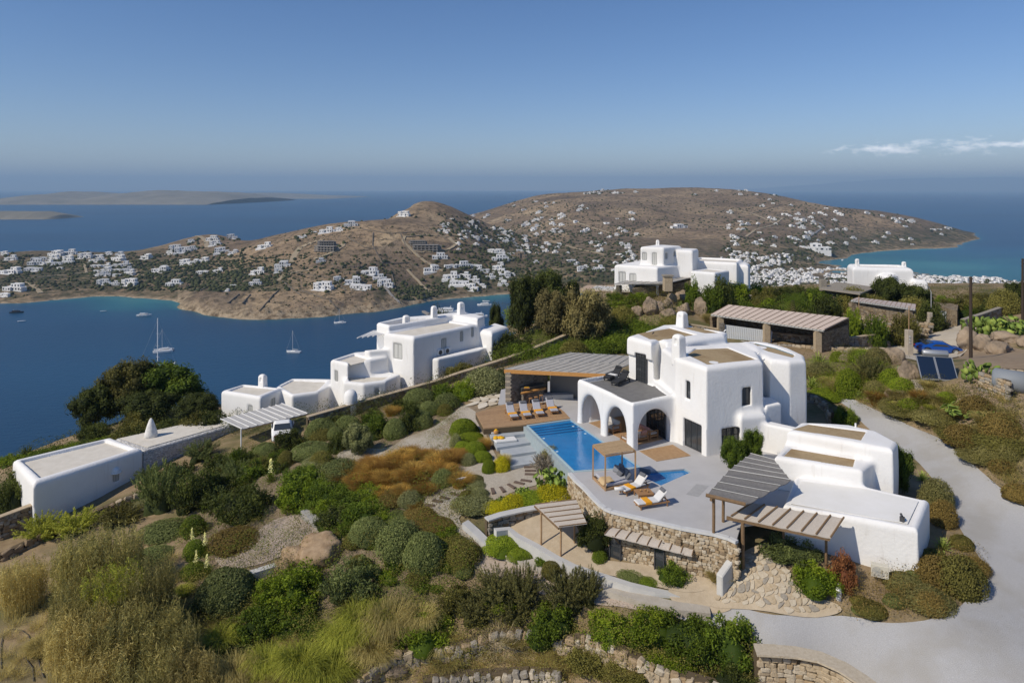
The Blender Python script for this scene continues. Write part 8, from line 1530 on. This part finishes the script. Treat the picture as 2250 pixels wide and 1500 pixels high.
# joined small ground plants: weeds scattered over the hillside
def scatter(name, polyp, n, kind, cols, smin, smax, seed, label=None):
    rs = random.Random(seed); V = []; Fq = []; at = []; b_ = 0; xs = [p_[0] for p_ in polyp]; ys = [p_[1] for p_ in polyp]; base = GEN[kind](3); k = 0
    v0 = base[-1][0]; f0 = base[-1][1]; a0 = np.broadcast_to(base[-1][3], (len(f0),))
    while k < n:
        px, py = rs.uniform(min(xs), max(xs)), rs.uniform(min(ys), max(ys)); k += 1
        if psdf(polyp, np.array([px]), np.array([py]))[0] > 0: continue
        g_ = G(px, py); s_ = rs.uniform(smin, smax); m_ = rs.randrange(0, max(1, len(f0) - 160)); f_ = f0[m_:m_ + 160] if kind != 'grass' else f0[rs.randrange(3)::23]
        vi = np.unique(f_); mp_ = np.full(len(v0), -1); mp_[vi] = np.arange(len(vi)); th = rs.random() * 6.28; v_ = v0[vi] - (v0[vi].mean(0) * np.array([1, 1, 0]) if kind != 'grass' else 0); v_ = v_ * s_
        v_ = np.stack([v_[:, 0] * math.cos(th) - v_[:, 1] * math.sin(th), v_[:, 0] * math.sin(th) + v_[:, 1] * math.cos(th), v_[:, 2]], 1) + np.array(g_); V.append(v_); Fq.append(mp_[f_] + b_); b_ += len(vi); at.append(a0[:len(f_)] if len(a0) >= len(f_) else np.full(len(f_), .5))
    me_ = npmesh(name, np.concatenate(V), np.concatenate(Fq), None, np.concatenate(at)); link(name, me_, COL[cols], None, kind='stuff')
garden = [(560,960),(760,900),(1000,880),(1010,1000),(1050,1100),(1000,1180),(1060,1290),(900,1350),(560,1350),(430,1300),(400,1150)]
scatter('ground_weeds', garden, 500, 'carpet', 'olive', .5, 1.1, 1); scatter('green_weeds', garden, 350, 'carpet', 'green', .5, 1.1, 2)
right = [(1770,780),(1900,775),(2100,850),(2250,880),(2250,1100),(2120,990),(1960,910),(1850,870)]
scatter('bank_weeds', right, 420, 'carpet', 'olive', .6, 1.4, 3); scatter('bank_grass', right, 350, 'grass', 'straw', .4, .9, 4); scatter('bank_green', [(1770,800),(1900,775),(1990,860),(1900,890),(1790,872)], 220, 'carpet', 'bright', .6, 1.2, 5)
scatter('foreground_dry_grass', [(0,1250),(400,1200),(700,1380),(1300,1390),(1660,1440),(1660,1500),(0,1500)], 900, 'grass', 'straw', .35, .8, 6); scatter('foreground_weeds', [(380,1260),(720,1320),(1300,1360),(1660,1420),(1660,1500),(400,1500)], 500, 'carpet', 'olive', .5, 1.1, 7)
scatter('slope_scrub', [(1060,800),(1300,690),(1560,700),(1900,760),(2250,640),(1700,640),(1300,650),(1100,680)], 900, 'carpet', 'olive', .8, 2.0, 8); scatter('slope_green', [(1060,800),(1300,700),(1480,720),(1480,760),(1250,800)], 500, 'carpet', 'green', .8, 1.8, 9); scatter('garden_wall_scrub', [(690,905),(1110,770),(1250,730),(1180,790),(1100,850),(950,880),(700,960)], 600, 'carpet', 'dark', .7, 1.6, 12)
scatter('bed_weeds', [(1850,1300),(1960,1260),(2100,1180),(2155,1230),(2150,1290),(2050,1350),(1880,1355)], 160, 'carpet', 'brown', .4, .9, 10)
scatter('crest_scrub', [(0,1000),(300,930),(480,900),(700,860),(700,920),(480,960),(200,1010),(0,1080)], 500, 'carpet', 'dark', .8, 1.8, 11)
# rocks
rock_m = mat('rock', (0.27, 0.20, 0.135), 0.95, (0.43, 0.34, 0.245), 1.6, 1.0, 1.0, 4.0, 0.1, detail=9, col3=(0.19, 0.15, 0.11), n3=0.8)
tanrock = mat('tan_rock', (0.26, 0.175, 0.10), 0.95, (0.45, 0.33, 0.21), 1.8, 1.0, 1.0, 4.0, 0.1, detail=9)
def rockmesh(seed):
    bm = bmesh.new(); bmesh.ops.create_icosphere(bm, subdivisions=4, radius=1); rs = np.random.RandomState(seed); D_ = rdir(rs, 11); off = rs.uniform(.55, .95, 11)
    for v_ in bm.verts:
        p_ = np.array(v_.co); d_ = p_ / np.linalg.norm(p_); r = 1.0
        for q_, o_ in zip(D_, off):
            k = d_ @ q_
            if k > .05: r = min(r, o_ / k)
        a_ = np.array([d_[0] * 3 + d_[2] * 2 + seed]); b2 = np.array([d_[1] * 3 - d_[2] * 1.5]); f_ = float(fbm(a_, b2, 4, seed)[0]); r += .16 * f_ - .10 * max(0, .12 - abs(f_)) / .12; v_.co = Vector(d_ * r)
    me_ = bpy.data.meshes.new('rock'); bm.to_mesh(me_); bm.free(); me_.shade_smooth(); return me_
RK = [rockmesh(i) for i in range(5)]
for r_ in RK: r_.materials.append(rock_m)
RT = RK[1].copy(); RT.materials[0] = tanrock; RT2 = RK[3].copy(); RT2.materials[0] = tanrock
def rock(x0, y0, x1, y1, lab, me_=None, i=0, name='boulder'):
    g_ = G((x0 + x1) / 2, y1 - (y1 - y0) * .12); r = (x1 - x0) / 2 * g_[1] / F; yc = g_[1] + r * .6; x = ((x0 + x1) / 2 - CX) / F * yc; zc = T(x, yc); h_ = max(CAMZ - (y0 - CYH) * yc / F - zc, r * .5)
    o = bpy.data.objects.new(name, me_ or RK[i % 5]); C.objects.link(o); o.location = (x, yc, zc + h_ * .25); o.scale = (r * 1.1, r, h_ * .85); o.rotation_euler = (0, 0, i * 1.1); tag(o, lab, 'rock'); PLANTS.append((lab, (x0 + x1) / 2, o))
rock(648,1180,765,1250,'large tan weathered boulder beside the rosy gravel court',RT); rock(612,1205,680,1250,'lower shoulder of tan rock left of the large boulder',RT2); rock(600,1232,640,1262,'tan rock half hidden by the olive green bush',RT2)
for i, b_ in enumerate([(1387,672,1416,698),(1411,655,1447,699),(1436,662,1462,692),(1454,660,1478,684),(1450,678,1487,702),(1464,645,1492,672),(1480,640,1526,672),(1506,652,1542,680),(1522,657,1558,700),(1488,665,1518,694),(1540,668,1575,700),(1400,645,1425,665)]): rock(*b_, 'big tan boulder in the pile above the boundary wall', i=i)
for i, (b_, lab) in enumerate([((1932,763,1990,804),'broad pale rock on the bank left of the concrete pillar'),((1973,796,2020,852),'split upright rock on the bank below the concrete pillar'),((1842,779,1872,798),'small orange tinged rock on the bank'),((1945,855,1972,880),'rock at the outer driveway edge'),((1965,850,1995,876),'rock at the outer driveway edge'),((2172,750,2228,780),'low broad rock on the dirt right of the utility pole'),((2105,722,2150,775),'dark rock face under the prickly pears'),((2140,735,2180,775),'dark rock face under the prickly pears'),((2180,730,2240,760),'dark rock face under the prickly pears'),((2236,735,2270,765),'dark rock face under the prickly pears'),((880,1330,910,1350),'pale stone showing in the light grasses'),((790,1455,850,1500),'boulder in the foreground wall'),((845,1462,900,1500),'boulder in the foreground wall'),((1925,742,1960,765),'rock beside the low pale wall')]): rock(*b_, lab, i=i)
# thread ordinals onto things that share a label
from collections import defaultdict
ORD = ['leftmost', 'second from left', 'third from left', 'fourth from left', 'fifth from left', 'sixth from left', 'seventh from left', 'eighth from left', 'ninth from left', 'tenth from left', '11th from left', '12th from left', '13th from left', '14th from left', '15th from left']
def order(items):
    gl_ = defaultdict(list)
    for lb, x, o in items: gl_[lb].append((x, o))
    for lb, L_ in gl_.items():
        if len(L_) < 2: continue
        L_.sort(key=lambda q_: -q_[1].location[1]); nb = -(-len(L_) // 15); per = -(-len(L_) // nb)
        for r_ in range(nb):
            S_ = sorted(L_[r_ * per:(r_ + 1) * per], key=lambda q_: q_[0]); rn = '' if nb == 1 else ', ' + (['back row', 'front row'] if nb == 2 else ['back row', 'second row', 'third row', 'fourth row', 'fifth row', 'sixth row'])[r_]
            for i, (x, o) in enumerate(S_):
                o['group'] = o.get('group') or lb
                o['label'] = lb + rn + (', ' + (ORD[i] if i < len(S_) - 1 else 'rightmost') if len(S_) > 2 else (', left one' if i == 0 else ', right one'))
order(PLANTS)
# ------------------------------------------------------------------ far houses
hwin = mat('far_window', (0.05, 0.055, 0.06), 0.4); hstone = mat('far_stone', (0.24, 0.18, 0.12), .95); hconc = mat('far_concrete', (0.27, 0.25, 0.225), .95); hwhite = mat('far_white', (0.74, 0.73, 0.71), .9)
def hproto(seed, wm):
    """low white blocks with real window openings; unit width 1"""
    rr = random.Random(seed); mb = MB(); mi = []; bl = []
    x = -.5
    while x < .45:
        w_ = rr.uniform(.22, .5); w_ = min(w_, .5 - x); d_ = rr.uniform(.3, .6); y0 = rr.uniform(-.1, .12); h_ = rr.choice((.26, .28, .30, .30, .5)); bl.append((x, y0, x + w_, y0 + d_, h_)); x += w_ - .01
    if rr.random() < .7: bl.append((rr.uniform(-.3, 0), .25, rr.uniform(.15, .35), .6, .55))
    for (x0, y0, x1, y1, h_) in bl:
        n0 = len(mb.f); mb.box(x0, y0, -.5, x1, y1, h_); mb.box(x0, y0, h_, x1, y0 + .02, h_ + .025); mb.box(x0, y1 - .02, h_, x1, y1, h_ + .025); mi += [0] * (len(mb.f) - n0)
        nf = 2 if h_ > .4 else 1
        for fl_ in range(nf):
            z0 = h_ - .22 - fl_ * .24; k = max(1, int((x1 - x0) / .13))
            for i in range(k):
                cx_ = x0 + (i + .5) * (x1 - x0) / k; ww = .022 if rr.random() < .6 else .04; n0 = len(mb.f); mb.box(cx_ - ww, y0 - .006, z0, cx_ + ww, y0 + .02, z0 + (.1 if ww < .03 else .15)); mi += [1] * (len(mb.f) - n0)
    if rr.random() < .5: n0 = len(mb.f); mb.box(-.55, -.3, -.5, .3, .1, -.02); mi += [0] * (len(mb.f) - n0)
    me_ = mb.mesh('house'); me_.materials.append(wm); me_.materials.append(hwin); me_.polygons.foreach_set('material_index', mi); return me_
HP = [hproto(i, hwhite) for i in range(9)]; HS = [hproto(30 + i, hstone) for i in range(3)]
def cproto():
    mb = MB(); [mb.box(-.5, -.15, z, .5, .25, z + .05) for z in (0, .22, .44)]; [mb.box(x - .02, y, -.3, x + .02, y + .03, .44) for x in np.linspace(-.46, .46, 7) for y in (-.12, .2)]; mb.box(-.6, .26, -.4, .6, .3, .4); me_ = mb.mesh('frame_building'); me_.materials.append(hconc); return me_
HC = cproto(); HG = defaultdict(list); hr = random.Random(12); HXY = []
def far_house(px, py, w, lab, me_=None, name='white_house', cat='house'):
    g_ = GF(px, py)
    if g_ is None: return
    s_ = w * g_[1] / F; o = bpy.data.objects.new(name, me_ or hr.choice(HP)); C.objects.link(o); hs = min(1.0, 9.5 / (s_ * .55)) if s_ > 9 else 1.0
    o.location = (g_[0], g_[1], g_[2] + (s_ * .02)); o.scale = (s_, s_ * .75, s_ * max(hs, .45) * .8); o.rotation_euler = (0, 0, hr.uniform(-.35, .35)); tag(o, lab, cat); HG[lab].append((px, o)); HXY.append((g_[0], g_[1], s_))
A_ = 'above the left bay'
for lab, L_ in {
 'white hotel block in the top row '+A_: [(118,563,34),(150,560,30),(215,566,22),(238,561,16),(262,562,18),(185,568,28)],
 'white bungalow in the second row '+A_: [(85,573,30),(116,573,26),(146,574,24),(200,577,14),(220,576,22),(255,574,34)],
 'white bungalow in the third row '+A_: [(76,583,30),(102,583,24),(125,582,22),(148,580,24),(210,588,22),(232,587,18),(250,587,14),(272,586,24)],
 'white bungalow in the fourth row '+A_: [(212,598,14),(232,598,24),(257,597,18),(280,597,24)],
 'white bungalow in the lowest row '+A_: [(211,607,12),(230,607,22),(256,607,18),(282,605,24)],
 'white house at the left picture edge across the bay': [(8,561,18),(22,572,24),(18,602,44),(72,597,36),(130,592,16),(24,640,46),(8,653,26)],
 'long white house just above the beach': [(226,626,26),(250,627,20),(281,628,34)],
 'white villa on the green flats': [(318,570,24),(350,598,34),(380,631,34),(405,583,28),(425,580,22),(446,577,24),(444,603,26),(478,600,22)],
 'white villa by the small headland knoll': [(385,550,26),(402,556,34),(421,552,22),(371,560,16),(465,530,26),(472,540,24),(510,525,22),(580,546,30),(487,557,30),(512,558,20),(420,533,14)],
 'white villa on the skyline slope of the brown hill': [(718,512,32),(745,509,18),(771,498,30),(690,512,12),(655,524,12),(668,522,12)],
 'white villa low on the left flank': [(620,590,34),(612,600,18),(565,603,30),(560,628,26),(512,630,14),(497,640,12),(708,638,42),(705,578,20)],
 'white terraced villa on the promontory front': [(812,605,38),(775,624,34),(792,636,48),(835,618,30),(846,631,34),(745,618,22),(820,594,20)],
 'white hotel building by the inlet': [(967,572,34),(990,590,26),(1020,590,34),(1045,590,30),(1066,598,22),(1095,598,28),(949,598,34),(992,615,38),(1020,611,26),(1010,628,44),(1040,620,26),(1035,639,30),(1060,632,16)],
 'white house on the far shore above the inlet moorings': [(1078,615,24),(1110,611,26),(1105,620,18),(1125,607,14),(1105,630,24),(1100,575,38),(1096,562,28),(1080,558,20)]}.items():
    for q_ in L_: far_house(*q_, lab)
far_house(886,476,26,'white villa crowning the rocky top of the brown hill')
for q_ in [(742,590,20),(781,591,24),(768,604,30),(402,632,20)]: far_house(*q_, 'brown stone house on the promontory slope', hr.choice(HS), 'stone_house')
for q_, lb in [((717,543,34),'upper unfinished concrete frame on the left of the brown hill'),((714,553,48),'lower unfinished concrete frame on the left of the brown hill'),((935,551,56),'long unfinished concrete frame on the right of the brown hill'),((918,541,34),'short unfinished concrete frame above the long one')]: far_house(*q_, lb, HC, 'unfinished_building', 'building')
for q_ in [(1140,568,34),(1170,540,22),(1232,508,18)]: far_house(*q_, 'reddish stone house in the valley village', hr.choice(HS), 'stone_house')
def cluster(lab, boxes, seed):
    rr = random.Random(seed)
    for x0, y0, x1, y1, n_, a, b_ in boxes:
        for _ in range(n_): far_house(rr.uniform(x0, x1), rr.uniform(y0, y1), rr.uniform(a, b_), lab)
cluster('white house in the valley village', [(960,488,1060,512,22,7,13),(1040,505,1180,535,20,8,15),(1090,535,1180,590,14,9,18)], 1)
cluster('small white house on the far hill shoulder', [(980,470,1120,486,6,7,12),(1125,440,1290,470,12,7,13),(1110,470,1250,500,9,8,14)], 2)
cluster('tiny white house on the far skyline', [(1285,420,1420,428,10,6,11),(1470,416,1740,430,14,6,11)], 3)
cluster('white house left of the ridge house', [(1180,505,1400,570,20,9,17),(1250,570,1350,596,8,12,22)], 4)
cluster('white house above the right bay', [(1600,440,1760,500,14,8,14),(1600,500,1790,575,20,9,17),(1740,480,1860,540,14,8,15)], 5)
cluster('white house on the far headland', [(1860,470,2040,540,15,7,15),(2040,500,2120,528,5,7,12)], 6)
far_house(1495,502,38,'isolated row of white houses in the middle of the big far hill'); far_house(1790,552,66,'large white hotel above the corner of the right bay')
for q_ in ((1870,592,26),(1790,603,30)): pass
order([(lb, x, o) for lb, L_ in HG.items() for x, o in L_])
# the dense town: one mass beyond counting
mb_v = []; mb_f = []; mis = []; off = 0; rr = random.Random(8)
def townhouse(px, py, w):
    global off
    g_ = GF(px, py)
    if g_ is None: return
    me_ = rr.choice(HP); s_ = w * g_[1] / F; th = rr.uniform(-.5, .5); co = np.empty(len(me_.vertices) * 3); me_.vertices.foreach_get('co', co); co = co.reshape(-1, 3) * np.array([s_, s_ * .8, s_ * .75]); x = co[:, 0] * math.cos(th) - co[:, 1] * math.sin(th); y = co[:, 0] * math.sin(th) + co[:, 1] * math.cos(th)
    mb_v.append(np.stack([x + g_[0], y + g_[1], co[:, 2] + g_[2]], 1)); vi = np.empty(len(me_.polygons) * 4, np.int32); me_.polygons.foreach_get('vertices', vi); mb_f.append(vi.reshape(-1, 4) + off); off += len(co); m_ = np.empty(len(me_.polygons), np.int32); me_.polygons.foreach_get('material_index', m_); mis.append(m_)
for x0, y0, x1, y1, n_ in ((1590,592,1890,650,420),(2005,606,2270,665,620),(1540,570,1660,615,90),(1350,560,1420,600,20),(1600,560,1740,590,60),(1880,600,2010,640,60),(1000,500,1180,560,26),(1180,470,1400,560,24),(1600,450,1860,560,34)):
    for _ in range(n_): townhouse(rr.uniform(x0, x1), rr.uniform(y0, y1), rr.uniform(7, 15))
me_ = npmesh('town_houses', np.concatenate(mb_v), np.concatenate(mb_f), np.concatenate(mis)); me_.materials.append(hwhite); me_.materials.append(hwin); link('town_houses', me_, None, None, kind='stuff')
# far shrubs and trees round the houses, stone walls between the fields, roads
V = []; Fq = []; at = []; off2 = 0; rs = np.random.RandomState(4)
ic = bmesh.new(); bmesh.ops.create_icosphere(ic, subdivisions=1, radius=1); icv = np.array([v_.co[:] for v_ in ic.verts]); icf = np.array([[v_.index for v_ in f_.verts] for f_ in ic.faces]); ic.free()
def blob(x, y, z, s_):
    global off2
    V.append(icv * rs.uniform(.75, 1.25, (len(icv), 1)) * np.array([s_, s_, s_ * .75]) + np.array([x, y, z + s_ * .3])); Fq.append(icf + off2); off2 += len(icv); at.append(np.full(len(icf), rs.rand()))
for (x, y, s_) in HXY:
    for _ in range(rs.randint(4, 12)):
        xx = x + rs.normal(0, s_ * .9); yy = y + rs.normal(0, s_ * 1.1) + s_ * .3; h_ = TF(xx, yy)
        if h_ > SEA + 2: blob(xx, yy, h_, rs.uniform(1.2, 3.2))
for x0, y0, x1, y1, n_, sz_ in ((0,560,640,640,1500,2.4),(280,575,540,640,500,3),(870,630,1000,660,300,2.2),(1000,500,1400,620,1300,2.6),(1590,520,1880,640,700,2.6),(1100,440,1900,500,600,2.6),(2000,600,2250,650,300,2.6),(540,560,900,640,350,2),(560,500,960,690,900,.9),(1100,420,2000,520,1200,1.6)):
    for _ in range(n_):
        g_ = GF(rs.uniform(x0, x1), rs.uniform(y0, y1))
        if g_ and g_[2] > SEA + 3: blob(*g_, sz_ * rs.uniform(.4, 1.1))
link('far_shrubs', npmesh('far_shrubs', np.concatenate(V), np.concatenate(Fq), None, np.concatenate(at)), leafmat('far_leaf', (0.022, 0.030, 0.012), (0.06, 0.07, 0.03), None, 0.0), None, kind='stuff')
def farline(name, L_, w, h, m, kind='structure', sub=6):
    P_ = []
    for (a, b_), (c_, d_) in zip(L_[:-1], L_[1:]):
        for k in range(sub): g_ = GF(a + (c_ - a) * k / sub, b_ + (d_ - b_) * k / sub); P_ += [g_] if g_ else []
    g_ = GF(*L_[-1]); P_ += [g_] if g_ else []
    if len(P_) < 2: return
    mb = MB()
    for p_, q_ in zip(P_[:-1], P_[1:]): 
        if .5 < math.dist(p_, q_) < 160:
            n_ = max(1, int(math.dist(p_, q_) / 12))
            for k in range(n_):
                a = L3(p_, q_, k / n_); b_ = L3(p_, q_, (k + 1) / n_); a = (a[0], a[1], TF(a[0], a[1]) + h / 2 - .1); b_ = (b_[0], b_[1], TF(b_[0], b_[1]) + h / 2 - .1); mb.bar(a, b_, w, h)
    return mb.build(name, m, None, kind=kind)
roadm = mat('dirt_road', (0.36, 0.29, 0.19), .95); asph = mat('far_asphalt', (0.20, 0.195, 0.19), .9); fw = mat('field_wall', (0.17, 0.14, 0.105), .95)
for L_, w_, m_ in [([(640,578),(648,560),(660,545),(690,533),(712,527)],7,roadm), ([(690,570),(730,556),(750,545),(756,535)],6,roadm), ([(612,618),(625,605),(660,597),(690,593)],5,roadm), ([(905,552),(940,556),(985,550),(1002,538),(985,522),(945,518),(890,520)],5,roadm), ([(890,520),(885,530),(905,552),(925,570),(950,585),(975,597)],4,roadm), ([(455,545),(452,530),(440,520),(425,518)],6,roadm), ([(1095,580),(1120,572),(1138,558),(1142,545),(1125,530),(1105,528)],8,asph), ([(840,625),(860,650),(880,668)],2.5,hconc), ([(895,595),(930,630),(950,650)],3,roadm),
    ([(1640,520),(1660,505),(1700,495),(1720,480)],5,roadm),([(1780,520),(1810,500),(1800,490),(1760,478)],5,asph),([(1180,470),(1240,480),(1300,500),(1340,512)],4,roadm),([(1050,470),(1058,458),(1065,455)],6,roadm),([(1600,460),(1650,468),(1700,490)],4,roadm),([(1210,530),(1260,545),(1330,560)],4,roadm),([(270,575),(290,580),(300,600),(310,607)],4,roadm),([(60,620),(75,630),(90,645)],5,roadm),([(185,580),(190,600),(60,612)],3,roadm),([(1850,585),(1870,592),(1930,600),(2000,606)],9,roadm),([(2000,612),(2100,622),(2240,632)],6,roadm)]: farline('far_road', L_, w_, .9, m_)
for L_ in [[(820,512),(818,540),(840,580)],[(880,515),(890,540),(905,560)],[(570,685),(600,650),(612,640)],[(532,670),(550,648)],[(500,668),(525,648)],[(835,580),(900,580),(940,600)],[(760,520),(800,545),(830,550)],[(640,600),(720,612),(760,640)],[(860,600),(870,640)],[(440,640),(500,610),(560,585)],[(770,500),(850,515),(920,512)],[(1720,450),(1650,470)],[(1240,440),(1300,460)],[(1800,470),(1840,500),(1900,505)],[(1900,480),(1960,510)],[(700,560),(740,590)],[(660,640),(720,660),(740,680)],[(620,620),(660,650)],[(940,500),(1000,540),(1060,560)],[(1010,520),(1050,540)]]: farline('field_wall', L_, 1.0, 1.3, fw)
js = W(930,684,SEA+.8); MB().bar(js, W(943,691,SEA+.8), 3, 1.6).build('jetty', hconc, None, kind='structure')
# ------------------------------------------------------------------ boats
gel = mat('boat_white', (0.78, 0.78, 0.77), .3, spec=.5); boatdark = mat('boat_dark', (0.03, 0.035, 0.045), .4); alu = mat('mast_grey', (0.55, 0.55, 0.55), .4)
def boat(px, py, Lm, hd, kind, lab, mast=0, hm_=None):
    x, y, _ = W(px, py, SEA); e = empty({'sail': 'sailing_yacht', 'cat': 'catamaran', 'motor': 'motor_yacht', 'dinghy': 'small_boat'}[kind], (x, y, SEA), math.radians(hd), lab, 'boat')
    def hull(oy, bw):
        V_ = []; st = [(-.5, .82, .09), (-.3, 1, .085), (0, 1, .09), (.25, .8, .10), (.42, .38, .115), (.5, .03, .125)]
        for t_, w_, h_ in st: V_ += [(t_ * Lm, oy - w_ * bw / 2, h_ * Lm), (t_ * Lm * .96, oy - w_ * bw * .38, -.02 * Lm), (t_ * Lm * .96, oy + w_ * bw * .38, -.02 * Lm), (t_ * Lm, oy + w_ * bw / 2, h_ * Lm)]
        F_ = [(i * 4 + k, i * 4 + (k + 1) % 4, i * 4 + 4 + (k + 1) % 4, i * 4 + 4 + k) for i in range(5) for k in range(4)] + [(0, 3, 2, 1), (20, 21, 22, 23)]
        MB().add(V_, F_).build('hull', hm_ or gel, e)
    if kind == 'cat': hull(-Lm * .2, Lm * .13); hull(Lm * .2, Lm * .13); MB().box(-Lm * .42, -Lm * .22, Lm * .08, Lm * .3, Lm * .22, Lm * .12).build('deck', gel, e)
    else: hull(0, Lm * .28)
    if kind in ('motor', 'cat'):
        MB().prism([(-.32 * Lm, -.1 * Lm), (.16 * Lm, -.09 * Lm), (.26 * Lm, 0), (.16 * Lm, .09 * Lm), (-.32 * Lm, .1 * Lm)], Lm * .09, Lm * .17).build('cabin', hm_ or gel, e); MB().prism([(-.30 * Lm, -.104 * Lm), (.165 * Lm, -.094 * Lm), (.262 * Lm, 0), (.165 * Lm, .094 * Lm), (-.30 * Lm, .104 * Lm)], Lm * .125, Lm * .15).build('window', boatdark, e)
        MB().box(-.26 * Lm, -.08 * Lm, Lm * .171, .06 * Lm, .08 * Lm, Lm * .20).build('flybridge', hm_ or gel, e); MB().bar((-.18 * Lm, -.06 * Lm, Lm * .2), (-.22 * Lm, -.06 * Lm, Lm * .27), Lm * .015).build('radar_arch', gel, e)
    if kind == 'sail': MB().prism([(-.15 * Lm, -.06 * Lm), (.12 * Lm, -.05 * Lm), (.2 * Lm, 0), (.12 * Lm, .05 * Lm), (-.15 * Lm, .06 * Lm)], Lm * .085, Lm * .125).build('cabin', gel, e)
    if mast:
        MB().tube([(.06 * Lm, 0, .08 * Lm), (.06 * Lm, 0, mast)], max(.16, mast * .008), 6).build('mast', alu if mast < 25 else gel, e); MB().bar((.05 * Lm, 0, Lm * .2), (-.33 * Lm, 0, Lm * .19), .35).build('boom', alu, e)
        for q_ in ((.49 * Lm, 0, .12 * Lm), (-.49 * Lm, 0, .09 * Lm)): MB().tube([q_, (.06 * Lm, 0, mast * .97)], .05, 4).build('stay', alu, e)
        if mast > 25:
            for k in (.3, .5, .72): MB().bar((.06 * Lm, -1.6, mast * k), (.06 * Lm, 1.6, mast * k), .12).build('spreader', alu, e)
    return e
boat(645,774,11.5,170,'sail','white sailing yacht with bare mast anchored in the middle of the bay',16.5)
boat(747,710,11,185,'sail','white sailing yacht anchored below the tip of the promontory',13)
boat(359,772,14,200,'cat','white catamaran beside the tall mast at the left',17)
boat(341,822,34,70,'sail','large yacht whose very tall white mast rises over the pine trees',37)
boat(317,694,14,10,'motor','white motor cruiser in the turquoise shallows'); boat(37,687,13,5,'motor','dark motor boat at the far left of the bay',0,boatdark); boat(48,706,7,15,'dinghy','small white launch below the dark boat'); boat(227,684,6,30,'dinghy','small white speedboat left of the motor cruiser')
boat(978,687,26,175,'motor','largest white motor yacht in the inlet'); boat(1048,697,20,185,'motor','white motor yacht right of the largest one'); boat(1064,671,15,180,'motor','smaller white motor yacht nearer the far shore'); boat(1068,662,8,175,'dinghy','little boat beyond the three motor yachts')
boat(1851,572,12,60,'dinghy','tiny boat in the right hand bay'); boat(1055,715,9,175,'dinghy','small boat near the big treetops at the inlet mouth')
# ------------------------------------------------------------------ put every empty at the foot of its own thing
bpy.context.view_layer.update()
for e in list(bpy.context.scene.objects):
    if e.type == 'EMPTY' and e.parent is None and e.location.length < 1e-6 and e.children:
        pts = [ch.matrix_world @ Vector(c_) for ch in e.children if ch.type == 'MESH' for c_ in ch.bound_box]
        if not pts: continue
        c_ = Vector(((min(p_.x for p_ in pts) + max(p_.x for p_ in pts)) / 2, (min(p_.y for p_ in pts) + max(p_.y for p_ in pts)) / 2, min(p_.z for p_ in pts)))
        e.location = c_
        for ch in e.children: ch.location = ch.location - c_
